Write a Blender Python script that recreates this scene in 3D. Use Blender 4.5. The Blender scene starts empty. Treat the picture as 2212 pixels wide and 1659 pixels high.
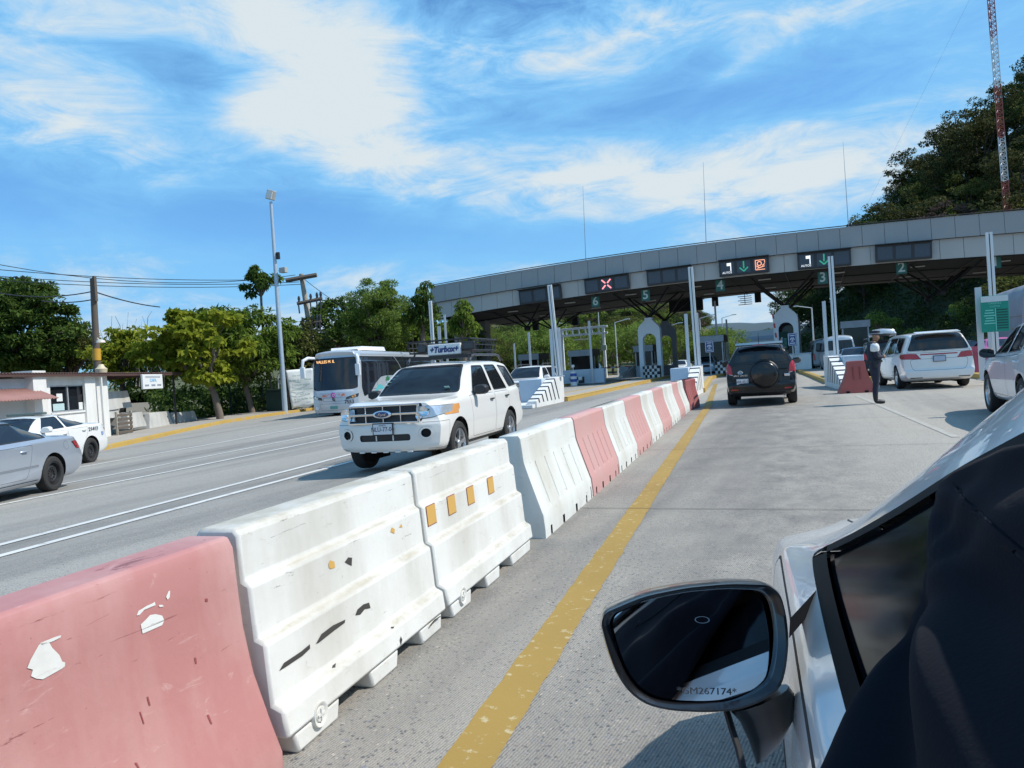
import bpy, bmesh, math, random
import numpy as np
from mathutils import Vector, Matrix, noise as mnoise
random.seed(7); rng = np.random.default_rng(11)
sc = bpy.context.scene
C = sc.collection
PI = math.pi
# ------------------------------------------------------------------ camera
F = 1650.; CX = 1106.; CY = 829.5; H = 1.33
YAW = math.radians(21.9); PIT = math.radians(-.92); ROL = math.radians(3.7)
FW = np.array([-math.sin(YAW)*math.cos(PIT), math.cos(YAW)*math.cos(PIT), math.sin(PIT)])
R0 = np.array([math.cos(YAW), math.sin(YAW), 0]); U0 = np.cross(R0, FW)
RT = R0*math.cos(ROL)-U0*math.sin(ROL); UP = U0*math.cos(ROL)+R0*math.sin(ROL)
ORG = np.array([0, 0, H])
cam = bpy.data.objects.new('camera', bpy.data.cameras.new('camera')); C.objects.link(cam)
mw = Matrix.Identity(4)
for i in range(3):
    mw[i][0] = RT[i]; mw[i][1] = UP[i]; mw[i][2] = -FW[i]; mw[i][3] = ORG[i]
cam.matrix_world = mw
cam.data.sensor_width = 36; cam.data.lens = 36*F/2212.; cam.data.clip_start = .05; cam.data.clip_end = 20000
sc.camera = cam
# ------------------------------------------------------------------ sun + sky
SUN = Vector((.80, .22, 0)); ELEV = math.radians(51)
SUN = Vector((SUN.normalized().x*math.cos(ELEV), SUN.normalized().y*math.cos(ELEV), math.sin(ELEV)))
sl = bpy.data.lights.new('sun', 'SUN'); sl.energy = 4.1; sl.angle = math.radians(.53); sl.color = (1, .95, .86)
so = bpy.data.objects.new('sun', sl); C.objects.link(so); so.rotation_euler = SUN.to_track_quat('Z', 'Y').to_euler()
so.location = (30, 10, 60)
sc.view_settings.view_transform = 'Standard'; sc.view_settings.look = 'None'
sc.view_settings.exposure = 0.18; sc.view_settings.gamma = 1
W = bpy.data.worlds.new('World'); sc.world = W; W.use_nodes = True
nt = W.node_tree; N = nt.nodes; L = nt.links
for n in list(N): N.remove(n)
def wn(t, **k):
    n = N.new(t)
    for a, v in k.items(): setattr(n, a, v)
    return n
def wmath(op, a, b=None, c=None, clamp=False):
    n = wn('ShaderNodeMath', operation=op, use_clamp=clamp)
    for i, v in enumerate((a, b, c)):
        if v is None: continue
        if hasattr(v, 'node'): L.new(v, n.inputs[i])
        else: n.inputs[i].default_value = v
    return n.outputs[0]
def wdot(v, vec):
    n = wn('ShaderNodeVectorMath', operation='DOT_PRODUCT'); L.new(v, n.inputs[0]); n.inputs[1].default_value = vec
    return n.outputs['Value']
sky = wn('ShaderNodeTexSky', sky_type='NISHITA'); sky.sun_disc = False
sky.sun_elevation = ELEV; sky.sun_rotation = math.atan2(SUN.x, SUN.y); sky.air_density = 1.0; sky.dust_density = .6; sky.ozone_density = 2.0
STR = .12
tc = wn('ShaderNodeTexCoord'); d = tc.outputs['Generated']
def pdir(x, y):
    v = FW+RT*(x-CX)/F-UP*(y-CY)/F
    return v/np.linalg.norm(v)
# clouds: soft banks fixed in the sky (direction, half-sizes, tilt, amount)
BL = [(640, 100, 170, 150, 0, .62), (740, 270, 140, 90, 20, .58), (980, 130, 260, 90, -5, .6), (900, 395, 230, 60, 10, .62),
      (1250, 400, 330, 75, 6, .72), (1680, 400, 300, 105, 5, .95), (60, 170, 220, 150, 0, .62), (350, 385, 110, 45, -15, .55),
      (170, 300, 140, 40, 15, .45), (650, 590, 420, 60, 0, .48), (1330, 90, 300, 75, -8, .7), (2000, 240, 330, 60, -6, .30),
      (1580, 150, 55, 12, -30, .4), (260, 20, 240, 50, 0, .5), (1750, 40, 300, 60, 5, .55), (1450, 570, 500, 50, 0, .22),
      (1600, 700, 700, 90, 0, .62), (100, 700, 800, 70, 0, .5), (560, 250, 60, 180, 10, .3),
      (430, 190, 90, 130, -10, -.35), (1480, 130, 120, 40, -15, -.5), (330, 110, 130, 60, 0, -.3), (150, 440, 420, 60, 5, -.4),
      (650, 470, 300, 50, 0, -.42), (1850, 110, 200, 60, -15, -.35), (1100, 250, 150, 40, -10, -.3), (1400, 250, 260, 50, 0, -.3), (1150, 520, 420, 45, -4, -.45)]
acc = None
for (x, y, sx, sy, tl, am) in BL:
    c = pdir(x, y); t = math.radians(tl)
    a1 = RT*math.cos(t)-UP*math.sin(t); a2 = RT*math.sin(t)+UP*math.cos(t)
    sxx, syy = sx/F, sy/F
    A = wmath('SUBTRACT', wdot(d, tuple(a1/sxx)), float(c@a1/sxx)); B = wmath('SUBTRACT', wdot(d, tuple(a2/syy)), float(c@a2/syy))
    q = wmath('MULTIPLY_ADD', A, A, wmath('MULTIPLY', B, B))
    g = wmath('MULTIPLY', wmath('POWER', 2.718, wmath('MULTIPLY', q, -.8)), am)
    acc = g if acc is None else wmath('ADD', acc, g)
def wnoise(scale, det, rough, stretch, rot, dist=0.):
    mp = wn('ShaderNodeMapping'); L.new(d, mp.inputs[0]); mp.inputs['Scale'].default_value = stretch; mp.inputs['Rotation'].default_value = rot
    nz = wn('ShaderNodeTexNoise'); L.new(mp.outputs[0], nz.inputs['Vector']); nz.inputs['Scale'].default_value = scale
    nz.inputs['Detail'].default_value = det; nz.inputs['Roughness'].default_value = rough; nz.inputs['Distortion'].default_value = dist
    return nz.outputs['Fac']
n1 = wnoise(3.0, 9, .6, (1, 1, 2.6), (0, .10, .38), .5); n2 = wnoise(8.0, 10, .68, (1, 1, 3.4), (.1, .25, .38), .8)
nn = wmath('MULTIPLY_ADD', wmath('SUBTRACT', n1, .5), 1.75, wmath('MULTIPLY', wmath('SUBTRACT', n2, .5), .95))
m = wmath('ADD', wmath('MULTIPLY', wmath('MULTIPLY', acc, wmath('MULTIPLY_ADD', wmath('ADD', n1, n2), 1.7, -.68)), .80), wmath('ADD', nn, .15))
def wramp(v, a, b):
    r = wn('ShaderNodeMapRange', interpolation_type='SMOOTHSTEP'); L.new(v, r.inputs[0]); r.inputs[1].default_value = a; r.inputs[2].default_value = b; return r.outputs[0]
def wmix(f, a, b):
    x_ = wn('ShaderNodeMix', data_type='RGBA'); L.new(f, x_.inputs[0]); L.new(a, x_.inputs[6])
    if hasattr(b, 'node'): L.new(b, x_.inputs[7])
    else: x_.inputs[7].default_value = tuple(b)+(1,)
    return x_.outputs[2]
tint = wn('ShaderNodeMix', data_type='RGBA', blend_type='MULTIPLY'); tint.inputs[0].default_value = 1
L.new(sky.outputs[0], tint.inputs[6]); tint.inputs[7].default_value = (.56, .96, 1.26, 1)
c1 = wmix(wramp(m, -.34, .60), tint.outputs[2], (1.75, 4.25, 7.0))
mxo = wmix(wramp(m, .32, 1.20), c1, (5.2, 5.85, 6.2))
bg = wn('ShaderNodeBackground'); L.new(mxo, bg.inputs[0]); bg.inputs[1].default_value = STR
wo = wn('ShaderNodeOutputWorld'); L.new(bg.outputs[0], wo.inputs[0])
# ------------------------------------------------------------------ ray helpers (photo point -> place in the world)
SL = .025
def gz(x, y=0.):
    f = float(np.interp(y, (12, 20, 30, 45, 62), (1.2, 1., .65, .35, .15)))
    return -SL*max(0., min(-3.-x, 22.))*f
def ray(x, y): return FW+RT*(x-CX)/F-UP*(y-CY)/F
def PY(x, y, Y): v = ray(x, y); return Vector(ORG+v*(Y/v[1]))
def PD(x, y, D): return Vector(ORG+ray(x, y)*D)
def PZ(x, y, z): v = ray(x, y); return Vector(ORG+v*((z-H)/v[2]))
def G(x, y, dz=0.):
    p = PZ(x, y, dz); z = 0
    for i in range(60): z = .5*z+.5*(gz(p[0], p[1])+dz); p = PZ(x, y, z)
    return p
# ------------------------------------------------------------------ object helpers
def tag(o, label=None, cat=None, group=None, kind=None):
    if label: o['label'] = label
    if cat: o['category'] = cat
    if group: o['group'] = group
    if kind: o['kind'] = kind
    return o
def thing(name, label, cat, loc=(0, 0, 0), rz=0., group=None):
    o = bpy.data.objects.new(name, None); C.objects.link(o); o.empty_display_size = .2
    o.location = loc; o.rotation_euler = (0, 0, rz)
    return tag(o, label, cat, group)
def copy_tree(o, parent=None):
    c = o.copy(); C.objects.link(c); c.parent = parent
    for ch in list(o.children): copy_tree(ch, c)
    return c
def link(name, me, mats, parent=None, smooth=None):
    o = bpy.data.objects.new(name, me); C.objects.link(o)
    for mt in (mats if isinstance(mats, (list, tuple)) else [mats]): me.materials.append(mt)
    if parent: o.parent = parent
    if smooth is not None:
        me.polygons.foreach_set('use_smooth', [True]*len(me.polygons))
        if smooth < 3: me.set_sharp_from_angle(angle=smooth)
    return o
def bevel(o, w=.01, seg=2, ang=.6):
    md = o.modifiers.new('bevel', 'BEVEL'); md.width = w; md.segments = seg; md.limit_method = 'ANGLE'; md.angle_limit = ang
    return o
class MB:
    def __init__(s): s.v = []; s.f = []; s.m = []
    def add(s, vs, fs, mi=0):
        b = len(s.v); s.v += [tuple(p) for p in vs]; s.f += [tuple(i+b for i in f) for f in fs]; s.m += [mi]*len(fs); return s
    def box(s, c, d, mi=0, rot=None):
        x, y, z = d[0]/2, d[1]/2, d[2]/2
        vs = [Vector(p) for p in ((-x, -y, -z), (x, -y, -z), (x, y, -z), (-x, y, -z), (-x, -y, z), (x, -y, z), (x, y, z), (-x, y, z))]
        if rot is not None: vs = [rot @ p for p in vs]
        vs = [p+Vector(c) for p in vs]
        return s.add(vs, [(3, 2, 1, 0), (4, 5, 6, 7), (0, 1, 5, 4), (1, 2, 6, 5), (2, 3, 7, 6), (3, 0, 4, 7)], mi)
    def span(s, a, b, mi=0):
        return s.box([(a[i]+b[i])/2 for i in range(3)], [abs(b[i]-a[i]) for i in range(3)], mi)
    def tube(s, p0, p1, r0, r1=None, n=10, mi=0, cap=True):
        r1 = r0 if r1 is None else r1; p0 = Vector(p0); p1 = Vector(p1); dd = (p1-p0)
        if dd.length < 1e-6: return s
        q = dd.to_track_quat('Z', 'Y'); vs = []
        for p, r in ((p0, r0), (p1, r1)):
            for k in range(n):
                t = 2*PI*k/n; vs.append(p+q @ Vector((r*math.cos(t), r*math.sin(t), 0)))
        fs = [(k, (k+1) % n, n+(k+1) % n, n+k) for k in range(n)]
        if cap: fs += [tuple(range(n-1, -1, -1)), tuple(range(n, 2*n))]
        return s.add(vs, fs, mi)
    def path(s, pts, r, n=8, mi=0):
        pts = [Vector(p) for p in pts]; rs = r if isinstance(r, (list, tuple)) else [r]*len(pts); vs = []
        for i, p in enumerate(pts):
            t = (pts[min(i+1, len(pts)-1)]-pts[max(i-1, 0)]); q = t.to_track_quat('Z', 'Y')
            for k in range(n):
                a = 2*PI*k/n; vs.append(p+q @ Vector((rs[i]*math.cos(a), rs[i]*math.sin(a), 0)))
        fs = [(i*n+k, i*n+(k+1) % n, (i+1)*n+(k+1) % n, (i+1)*n+k) for i in range(len(pts)-1) for k in range(n)]
        fs += [tuple(range(n-1, -1, -1)), tuple(range((len(pts)-1)*n, len(pts)*n))]
        return s.add(vs, fs, mi)
    def prism(s, poly, f0, f1, mi=0):
        """poly: 2D points; f0/f1 map a 2D point to 3D on the two end faces"""
        n = len(poly); a = [f0(p) for p in poly]; b = [f1(p) for p in poly]
        return s.add(a+b, [tuple(range(n-1, -1, -1)), tuple(range(n, 2*n))]+[(k, (k+1) % n, n+(k+1) % n, n+k) for k in range(n)], mi)
    def lathe(s, prof, c=(0, 0, 0), axis='Z', n=20, mi=0):
        vs = []
        for r, h in prof:
            for k in range(n):
                t = 2*PI*k/n; a, b = r*math.cos(t), r*math.sin(t)
                p = (a, b, h) if axis == 'Z' else ((h, a, b) if axis == 'X' else (a, h, -b))
                vs.append(Vector(p)+Vector(c))
        return s.add(vs, [(i*n+k, i*n+(k+1) % n, (i+1)*n+(k+1) % n, (i+1)*n+k) for i in range(len(prof)-1) for k in range(n)], mi)
    def grid(s, rows, mi=0, close=False):
        n = len(rows[0]); vs = [p for r in rows for p in r]; w = n if close else n-1
        return s.add(vs, [(i*n+k, i*n+(k+1) % n, (i+1)*n+(k+1) % n, (i+1)*n+k) for i in range(len(rows)-1) for k in range(w)], mi)
    def build(s, name, mats, parent=None, smooth=None, bev=None):
        me = bpy.data.meshes.new(name); me.from_pydata(s.v, [], s.f)
        o = link(name, me, mats, parent, smooth); me.polygons.foreach_set('material_index', s.m); me.update()
        bm = bmesh.new(); bm.from_mesh(me); bmesh.ops.recalc_face_normals(bm, faces=bm.faces); bm.to_mesh(me); bm.free()
        if bev: bevel(o, bev)
        return o
def text(name, s, size, origin, xd, yd, mt, parent=None, ext=.003, align='CENTER', sx=1., shear=0., bold=0.):
    cu = bpy.data.curves.new(name, 'FONT'); cu.body = s; cu.size = size; cu.extrude = ext; cu.align_x = align; cu.align_y = 'CENTER'; cu.shear = shear; cu.offset = bold
    cu.resolution_u = 3
    o = bpy.data.objects.new(name, cu); C.objects.link(o)
    me = bpy.data.meshes.new_from_object(o.evaluated_get(bpy.context.evaluated_depsgraph_get()))
    bpy.data.objects.remove(o); bpy.data.curves.remove(cu)
    xd = Vector(xd).normalized(); yd = Vector(yd).normalized(); zd = xd.cross(yd)
    mm = Matrix(((xd.x*sx, yd.x, zd.x, origin[0]), (xd.y*sx, yd.y, zd.y, origin[1]), (xd.z*sx, yd.z, zd.z, origin[2]), (0, 0, 0, 1)))
    me.transform(mm); me.materials.clear()
    return link(name, me, mt, parent)
# ------------------------------------------------------------------ materials
def nodes(name):
    m = bpy.data.materials.new(name); m.use_nodes = True; t = m.node_tree
    return m, t, t.nodes['Principled BSDF'], (lambda ty, **k: _mk(t, ty, k)), t.links
def _mk(t, ty, k):
    n = t.nodes.new(ty)
    for a, v in k.items(): setattr(n, a, v)
    return n
MC = {}
def M(name, col, rough=.5, metal=0., var=.12, scale=4., bump=0., coat=0., spec=.5, bs=None, alpha=1.):
    if name in MC: return MC[name]
    m, t, b, nd, L = nodes(name)
    b.inputs['Roughness'].default_value = rough; b.inputs['Metallic'].default_value = metal
    b.inputs['Coat Weight'].default_value = coat; b.inputs['Coat Roughness'].default_value = .03; b.inputs['Specular IOR Level'].default_value = spec
    tcn = nd('ShaderNodeTexCoord'); nz = nd('ShaderNodeTexNoise'); nz.inputs['Scale'].default_value = scale; nz.inputs['Detail'].default_value = 8; nz.inputs['Roughness'].default_value = .65
    L.new(tcn.outputs['Object'], nz.inputs['Vector'])
    mx = nd('ShaderNodeMix', data_type='RGBA'); L.new(nz.outputs['Fac'], mx.inputs[0])
    mx.inputs[6].default_value = tuple(c*(1-var) for c in col)+(1,); mx.inputs[7].default_value = tuple(min(1, c*(1+var)) for c in col)+(1,)
    L.new(mx.outputs[2], b.inputs['Base Color'])
    if bump:
        n2 = nd('ShaderNodeTexNoise'); n2.inputs['Scale'].default_value = bs or scale*8; n2.inputs['Detail'].default_value = 6
        L.new(tcn.outputs['Object'], n2.inputs['Vector'])
        bp = nd('ShaderNodeBump'); bp.inputs['Strength'].default_value = bump; bp.inputs['Distance'].default_value = .02
        L.new(n2.outputs['Fac'], bp.inputs['Height']); L.new(bp.outputs[0], b.inputs['Normal'])
    if alpha < 1: b.inputs['Alpha'].default_value = alpha
    MC[name] = m; return m
def EM(name, col, st):
    if name in MC: return MC[name]
    m, t, b, nd, L = nodes(name)
    b.inputs['Base Color'].default_value = tuple(c*.3 for c in col)+(1,); b.inputs['Emission Color'].default_value = tuple(col)+(1,); b.inputs['Emission Strength'].default_value = st
    MC[name] = m; return m
def worn(name, col, dirt, scuff, amt=.5, rough=.5, ledge=None):
    """moulded plastic: streaked grime, scuffs and scratches"""
    m, t, b, nd, L = nodes(name)
    tcn = nd('ShaderNodeTexCoord'); O = tcn.outputs['Object']
    def nz(sc_, det, stretch, ro=.6, dist=0.):
        mp = nd('ShaderNodeMapping'); L.new(O, mp.inputs[0]); mp.inputs['Scale'].default_value = stretch
        n = nd('ShaderNodeTexNoise'); n.inputs['Scale'].default_value = sc_; n.inputs['Detail'].default_value = det; n.inputs['Roughness'].default_value = ro; n.inputs['Distortion'].default_value = dist
        L.new(mp.outputs[0], n.inputs['Vector']); return n.outputs['Fac']
    def ramp(v, a, c):
        r = nd('ShaderNodeMapRange'); L.new(v, r.inputs[0]); r.inputs[1].default_value = a; r.inputs[2].default_value = c; return r.outputs[0]
    def mix(f, a, c):
        x = nd('ShaderNodeMix', data_type='RGBA'); L.new(f, x.inputs[0])
        if hasattr(a, 'node'): L.new(a, x.inputs[6])
        else: x.inputs[6].default_value = tuple(a)+(1,)
        x.inputs[7].default_value = tuple(c)+(1,); return x.outputs[2]
    def mul(f, k):
        x = nd('ShaderNodeMath', operation='MULTIPLY'); L.new(f, x.inputs[0])
        if hasattr(k, 'node'): L.new(k, x.inputs[1])
        else: x.inputs[1].default_value = k
        return x.outputs[0]
    c = mix(mul(ramp(nz(2.2, 6, (1, 1, .35)), .42, .75), .75*amt), col, dirt)
    c = mix(mul(ramp(nz(9, 10, (.6, .6, 2.0), .7, 1.2), .60, .72), .8*amt), c, dirt)
    c = mix(mul(ramp(nz(5, 12, (1, .5, 5), .72, .8), .635, .67), .85*amt), c, scuff)
    c = mix(mul(ramp(nz(60, 3, (1, 1, 1)), .70, .76), .6*amt), c, scuff)
    if ledge:      # dust settled on the upward-facing shelves
        g = nd('ShaderNodeNewGeometry'); sn = nd('ShaderNodeSeparateXYZ'); L.new(g.outputs['Normal'], sn.inputs[0]); c = mix(mul(ramp(sn.outputs[2], .35, .8), mul(ramp(nz(7, 8, (1, .5, 1), .7), .30, .62), .9)), c, ledge)
    L.new(c, b.inputs['Base Color']); b.inputs['Roughness'].default_value = rough
    bp = nd('ShaderNodeBump'); bp.inputs['Strength'].default_value = .25; bp.inputs['Distance'].default_value = .01
    L.new(nz(14, 8, (1, 1, 1)), bp.inputs['Height']); L.new(bp.outputs[0], b.inputs['Normal'])
    MC[name] = m; return m
def leafmat(name, c0, c1, tr=.35):
    m, t, b, nd, L = nodes(name)
    g = nd('ShaderNodeNewGeometry'); r = nd('ShaderNodeValToRGB'); L.new(g.outputs['Random Per Island'], r.inputs[0])
    r.color_ramp.elements[0].color = tuple(c0)+(1,); r.color_ramp.elements[1].color = tuple(c1)+(1,)
    L.new(r.outputs[0], b.inputs['Base Color']); b.inputs['Roughness'].default_value = .65; b.inputs['Specular IOR Level'].default_value = .12
    tl = nd('ShaderNodeBsdfTranslucent'); L.new(r.outputs[0], tl.inputs[0])
    mx = nd('ShaderNodeMixShader'); mx.inputs[0].default_value = tr
    L.new(b.outputs[0], mx.inputs[1]); L.new(tl.outputs[0], mx.inputs[2]); L.new(mx.outputs[0], t.nodes['Material Output'].inputs[0])
    MC[name] = m; return m
# ================================================================== SETTING
def road_mat(name, base, dark, right):
    m, t, b, nd, L = nodes(name)
    tcn = nd('ShaderNodeTexCoord'); O = tcn.outputs['Object']
    def mp(sc_, rot=0.):
        q = nd('ShaderNodeMapping'); L.new(O, q.inputs[0]); q.inputs['Scale'].default_value = sc_; q.inputs['Rotation'].default_value = (0, 0, rot); return q.outputs[0]
    def mpv(v):
        q = nd('ShaderNodeMapping'); L.new(v, q.inputs[0]); q.inputs['Scale'].default_value = (1, .8, 1); q.inputs['Rotation'].default_value = (0, 0, .5); return q.outputs[0]
    def nz(s, det, sc_=(1, 1, 1), ro=.6, rot=0.):
        n = nd('ShaderNodeTexNoise'); n.inputs['Scale'].default_value = s; n.inputs['Detail'].default_value = det; n.inputs['Roughness'].default_value = ro
        L.new(mp(sc_, rot), n.inputs['Vector']); return n.outputs['Fac']
    def rg(v, a, c, x0=0., x1=1.):
        r = nd('ShaderNodeMapRange'); L.new(v, r.inputs[0]); r.inputs[1].default_value = a; r.inputs[2].default_value = c; r.inputs[3].default_value = x0; r.inputs[4].default_value = x1; return r.outputs[0]
    def mth(op, a, c=0.):
        x = nd('ShaderNodeMath', operation=op)
        for i, v in enumerate((a, c)):
            if hasattr(v, 'node'): L.new(v, x.inputs[i])
            else: x.inputs[i].default_value = v
        return x.outputs[0]
    def mix(f, a, c):
        x = nd('ShaderNodeMix', data_type='RGBA'); L.new(f, x.inputs[0])
        if hasattr(a, 'node'): L.new(a, x.inputs[6])
        else: x.inputs[6].default_value = tuple(a)+(1,)
        if hasattr(c, 'node'): L.new(c, x.inputs[7])
        else: x.inputs[7].default_value = tuple(c)+(1,)
        return x.outputs[2]
    big = nz(.35, 6, (1, .35, 1), .6, -.08)
    c = mix(rg(big, .35, .65), base, tuple(v*.86 for v in base))
    # rubber and oil darkening along the wheel paths (runs with the lanes)
    w = mth('MULTIPLY', rg(nz(.55, 5, (1, .05, 1), .55, -.09 if right else -.17), .47, .66), rg(nz(3, 6, (1, .4, 1)), .25, .6, .5, 1.))
    c = mix(mth('MULTIPLY', w, .85), c, dark)
    if right:      # the heavily soiled lane centre
        sx = nd('ShaderNodeSeparateXYZ'); L.new(O, sx.inputs[0])
        lane = mth('ADD', mth('ADD', sx.outputs[0], mth('MULTIPLY', sx.outputs[1], .06)), -.15)
        lg = mth('POWER', 2.718, mth('MULTIPLY', mth('MULTIPLY', lane, lane), -.75))
        spot = rg(nz(2.6, 9, (1, .55, 1), .72), .40, .66)
        c = mix(mth('MULTIPLY', mth('MULTIPLY', lg, rg(spot, 0, 1, .35, 1.)), .85), c, dark)
    else:
        sx = nd('ShaderNodeSeparateXYZ'); L.new(O, sx.inputs[0])
    # exposed aggregate
    vo = nd('ShaderNodeTexVoronoi'); vo.inputs['Scale'].default_value = 62
    wv0 = nd('ShaderNodeTexNoise'); wv0.inputs['Scale'].default_value = 35; L.new(O, wv0.inputs['Vector']); wv1 = nd('ShaderNodeVectorMath', operation='SCALE'); L.new(wv0.outputs['Color'], wv1.inputs[0]); wv1.inputs['Scale'].default_value = .022
    wv2 = nd('ShaderNodeVectorMath', operation='ADD'); L.new(O, wv2.inputs[0]); L.new(wv1.outputs[0], wv2.inputs[1]); L.new(mpv(wv2.outputs[0]), vo.inputs['Vector'])
    vc = nd('ShaderNodeSeparateColor'); L.new(vo.outputs['Color'], vc.inputs[0])
    st = nd('ShaderNodeValToRGB'); L.new(vc.outputs[0], st.inputs[0])
    el = st.color_ramp.elements; el[0].color = (.05, .055, .065, 1); el[1].color = (.50, .42, .34, 1)
    for p, q in ((.35, (.11, .12, .14)), (.6, (.32, .25, .21)), (.8, (.20, .21, .25))): z = el.new(p); z.color = q+(1,)
    patch = rg(nz(1.3, 5, (1, .6, 1)), .38, .60)
    edge = rg(vo.outputs['Distance'], .20, .55, 1., 0.)
    c = mix(mth('MULTIPLY', mth('MULTIPLY', edge, rg(vc.outputs[1], .35, .45)), rg(patch, 0, 1, .45, 1.)), c, st.outputs[0])
    c = mix(mth('MULTIPLY', rg(nz(130, 3), .50, .66), .75), c, tuple(v*.45 for v in base))
    c = mix(mth('MULTIPLY', rg(nz(7, 8, (1, 2.2, 1), .7), .66, .70), .7), c, tuple(v*.4 for v in base))
    L.new(c, b.inputs['Base Color']); b.inputs['Roughness'].default_value = .82; b.inputs['Specular IOR Level'].default_value = .35
    wv = nd('ShaderNodeTexWave', wave_type='BANDS', bands_direction='X'); wv.inputs['Scale'].default_value = 26; wv.inputs['Distortion'].default_value = 1.2; wv.inputs['Detail'].default_value = 2; wv.inputs['Detail Scale'].default_value = 1.5
    L.new(mp((1, 1, 1), .12), wv.inputs['Vector'])
    hh = mth('ADD', mth('MULTIPLY', wv.outputs['Fac'], .5), mth('ADD', mth('MULTIPLY', nz(120, 4), .6), mth('MULTIPLY', edge, .4)))
    bp = nd('ShaderNodeBump'); bp.inputs['Strength'].default_value = .55; bp.inputs['Distance'].default_value = .006
    L.new(hh, bp.inputs['Height']); L.new(bp.outputs[0], b.inputs['Normal'])
    return m
MAT_R = road_mat('road_concrete_right', (.45, .41, .35), (.13, .125, .12), True)
MAT_L = road_mat('road_concrete_left', (.40, .38, .34), (.17, .165, .155), False)
EARTH = M('earth', (.20, .16, .11), .95, var=.35, scale=.6, bump=.4)
PAVE = M('pavement', (.36, .33, .29), .9, var=.22, scale=1.2, bump=.3)
def sheet(name, xs, ys, zf, mt, **k):
    mb = MB(); mb.grid([[(x, y, zf(x, y)) for x in xs] for y in ys])
    o = mb.build(name, mt, smooth=.5); tag(o, kind='structure', **k); return o
lin = lambda a, b, n: [a+(b-a)*i/(n-1) for i in range(n)]
def zt(x, y): return gz(x, y)
sheet('ground', [-3000, -1000, -300, -100, -60, -40, -32, -25, -15, -3, 5, 30, 100, 300, 1000, 3000], [-300, -60, -12, 10, 25, 40, 47, 55, 62, 80, 120, 200, 400, 1000, 4000], lambda x, y: gz(x, y)-.03, EARTH)
def ribbon(name, L_, R_, mt, dz, n=40, cols=6):
    """strip between two world polylines, lying on the tilted ground"""
    def at(P, t):
        k = t*(len(P)-1); i = min(int(k), len(P)-2); f = k-i
        return (P[i][0]*(1-f)+P[i+1][0]*f, P[i][1]*(1-f)+P[i+1][1]*f)
    rows = []
    for i in range(n):
        a = at(L_, i/(n-1)); c = at(R_, i/(n-1))
        row = []
        for k in range(cols):
            f = k/(cols-1); x = a[0]*(1-f)+c[0]*f; y = a[1]*(1-f)+c[1]*f; row.append((x, y, gz(x, y)+dz))
        rows.append(row)
    return MB().grid(rows).build(name, mt, smooth=.5)
# barrier line splits the two carriageways
BA = Vector((-1.62, 0, 0)); BD = Vector((-.0775, 1, 0)).normalized(); BN = Vector((BD.y, -BD.x, 0))
def bl(y): return BA.x+(y)*(BD.x/BD.y)
ys = [-14, 0, 10, 20, 30, 40, 50, 62, 80, 110, 160, 400]
mid = [(bl(min(y, 40))-.35, y) for y in ys]
KL = [(-10.5, -14), (-17.0, 3), (-20.4, 11.3), (-23.6, 19.5), (-26.2, 25.2), (-28.2, 30.5), (-29.0, 34.5), (-29.2, 39), (-29.2, 46), (-29, 62), (-28, 90), (-27, 400)]
tag(ribbon('road_left', KL, mid, MAT_L, 0., 90, 24), kind='structure')
tag(ribbon('road_right', mid, [(17, y) for y in ys], MAT_R, .002, 90, 8), kind='structure')
# pavement with kerb on the left
KO = [(x-9, y+2) for x, y in KL]
def kerb(name, P, side, w, h, mt, label=None, cat=None):
    mb = MB(); rows = []
    for i, (x, y) in enumerate(P):
        a = Vector(P[max(i-1, 0)]); c = Vector(P[min(i+1, len(P)-1)]); t = (c-a).normalized(); nrm = Vector((-t.y, t.x))*side
        z = gz(x, y)
        rows.append([(x, y, z-.02), (x+nrm.x*.015, y+nrm.y*.015, z+h-.015), (x+nrm.x*.03, y+nrm.y*.03, z+h), (x+nrm.x*w, y+nrm.y*w, z+h), (x+nrm.x*w, y+nrm.y*w, z-.02)])
    return mb.grid(rows).build(name, mt, smooth=.6)
def paint(name, col, under, lo=.52, hi=.6, rough=.6, sc_=3.):
    m, t, b, nd, L = nodes(name); tcn = nd('ShaderNodeTexCoord')
    n = nd('ShaderNodeTexNoise'); n.inputs['Scale'].default_value = sc_; n.inputs['Detail'].default_value = 12; n.inputs['Roughness'].default_value = .72; L.new(tcn.outputs['Object'], n.inputs['Vector'])
    r = nd('ShaderNodeMapRange'); L.new(n.outputs['Fac'], r.inputs[0]); r.inputs[1].default_value = lo; r.inputs[2].default_value = hi
    n3 = nd('ShaderNodeTexNoise'); n3.inputs['Scale'].default_value = .9; n3.inputs['Detail'].default_value = 5; L.new(tcn.outputs['Object'], n3.inputs['Vector'])
    mq = nd('ShaderNodeMix', data_type='RGBA'); L.new(n3.outputs['Fac'], mq.inputs[0]); mq.inputs[6].default_value = tuple(c*.75 for c in col)+(1,); mq.inputs[7].default_value = tuple(min(1, c*1.15) for c in col)+(1,)
    mx = nd('ShaderNodeMix', data_type='RGBA'); L.new(r.outputs[0], mx.inputs[0]); L.new(mq.outputs[2], mx.inputs[6]); mx.inputs[7].default_value = tuple(under)+(1,)
    L.new(mx.outputs[2], b.inputs['Base Color']); b.inputs['Roughness'].default_value = rough
    bp = nd('ShaderNodeBump'); bp.inputs['Strength'].default_value = .5; bp.inputs['Distance'].default_value = .004; L.new(n.outputs['Fac'], bp.inputs['Height']); L.new(bp.outputs[0], b.inputs['Normal'])
    MC[name] = m; return m
YEL = paint('kerb_yellow', (.50, .32, .07), (.36, .32, .26), .56, .64)
tag(kerb('kerb', KL, 1, .22, .15, YEL), kind='structure')
KI = []
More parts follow.
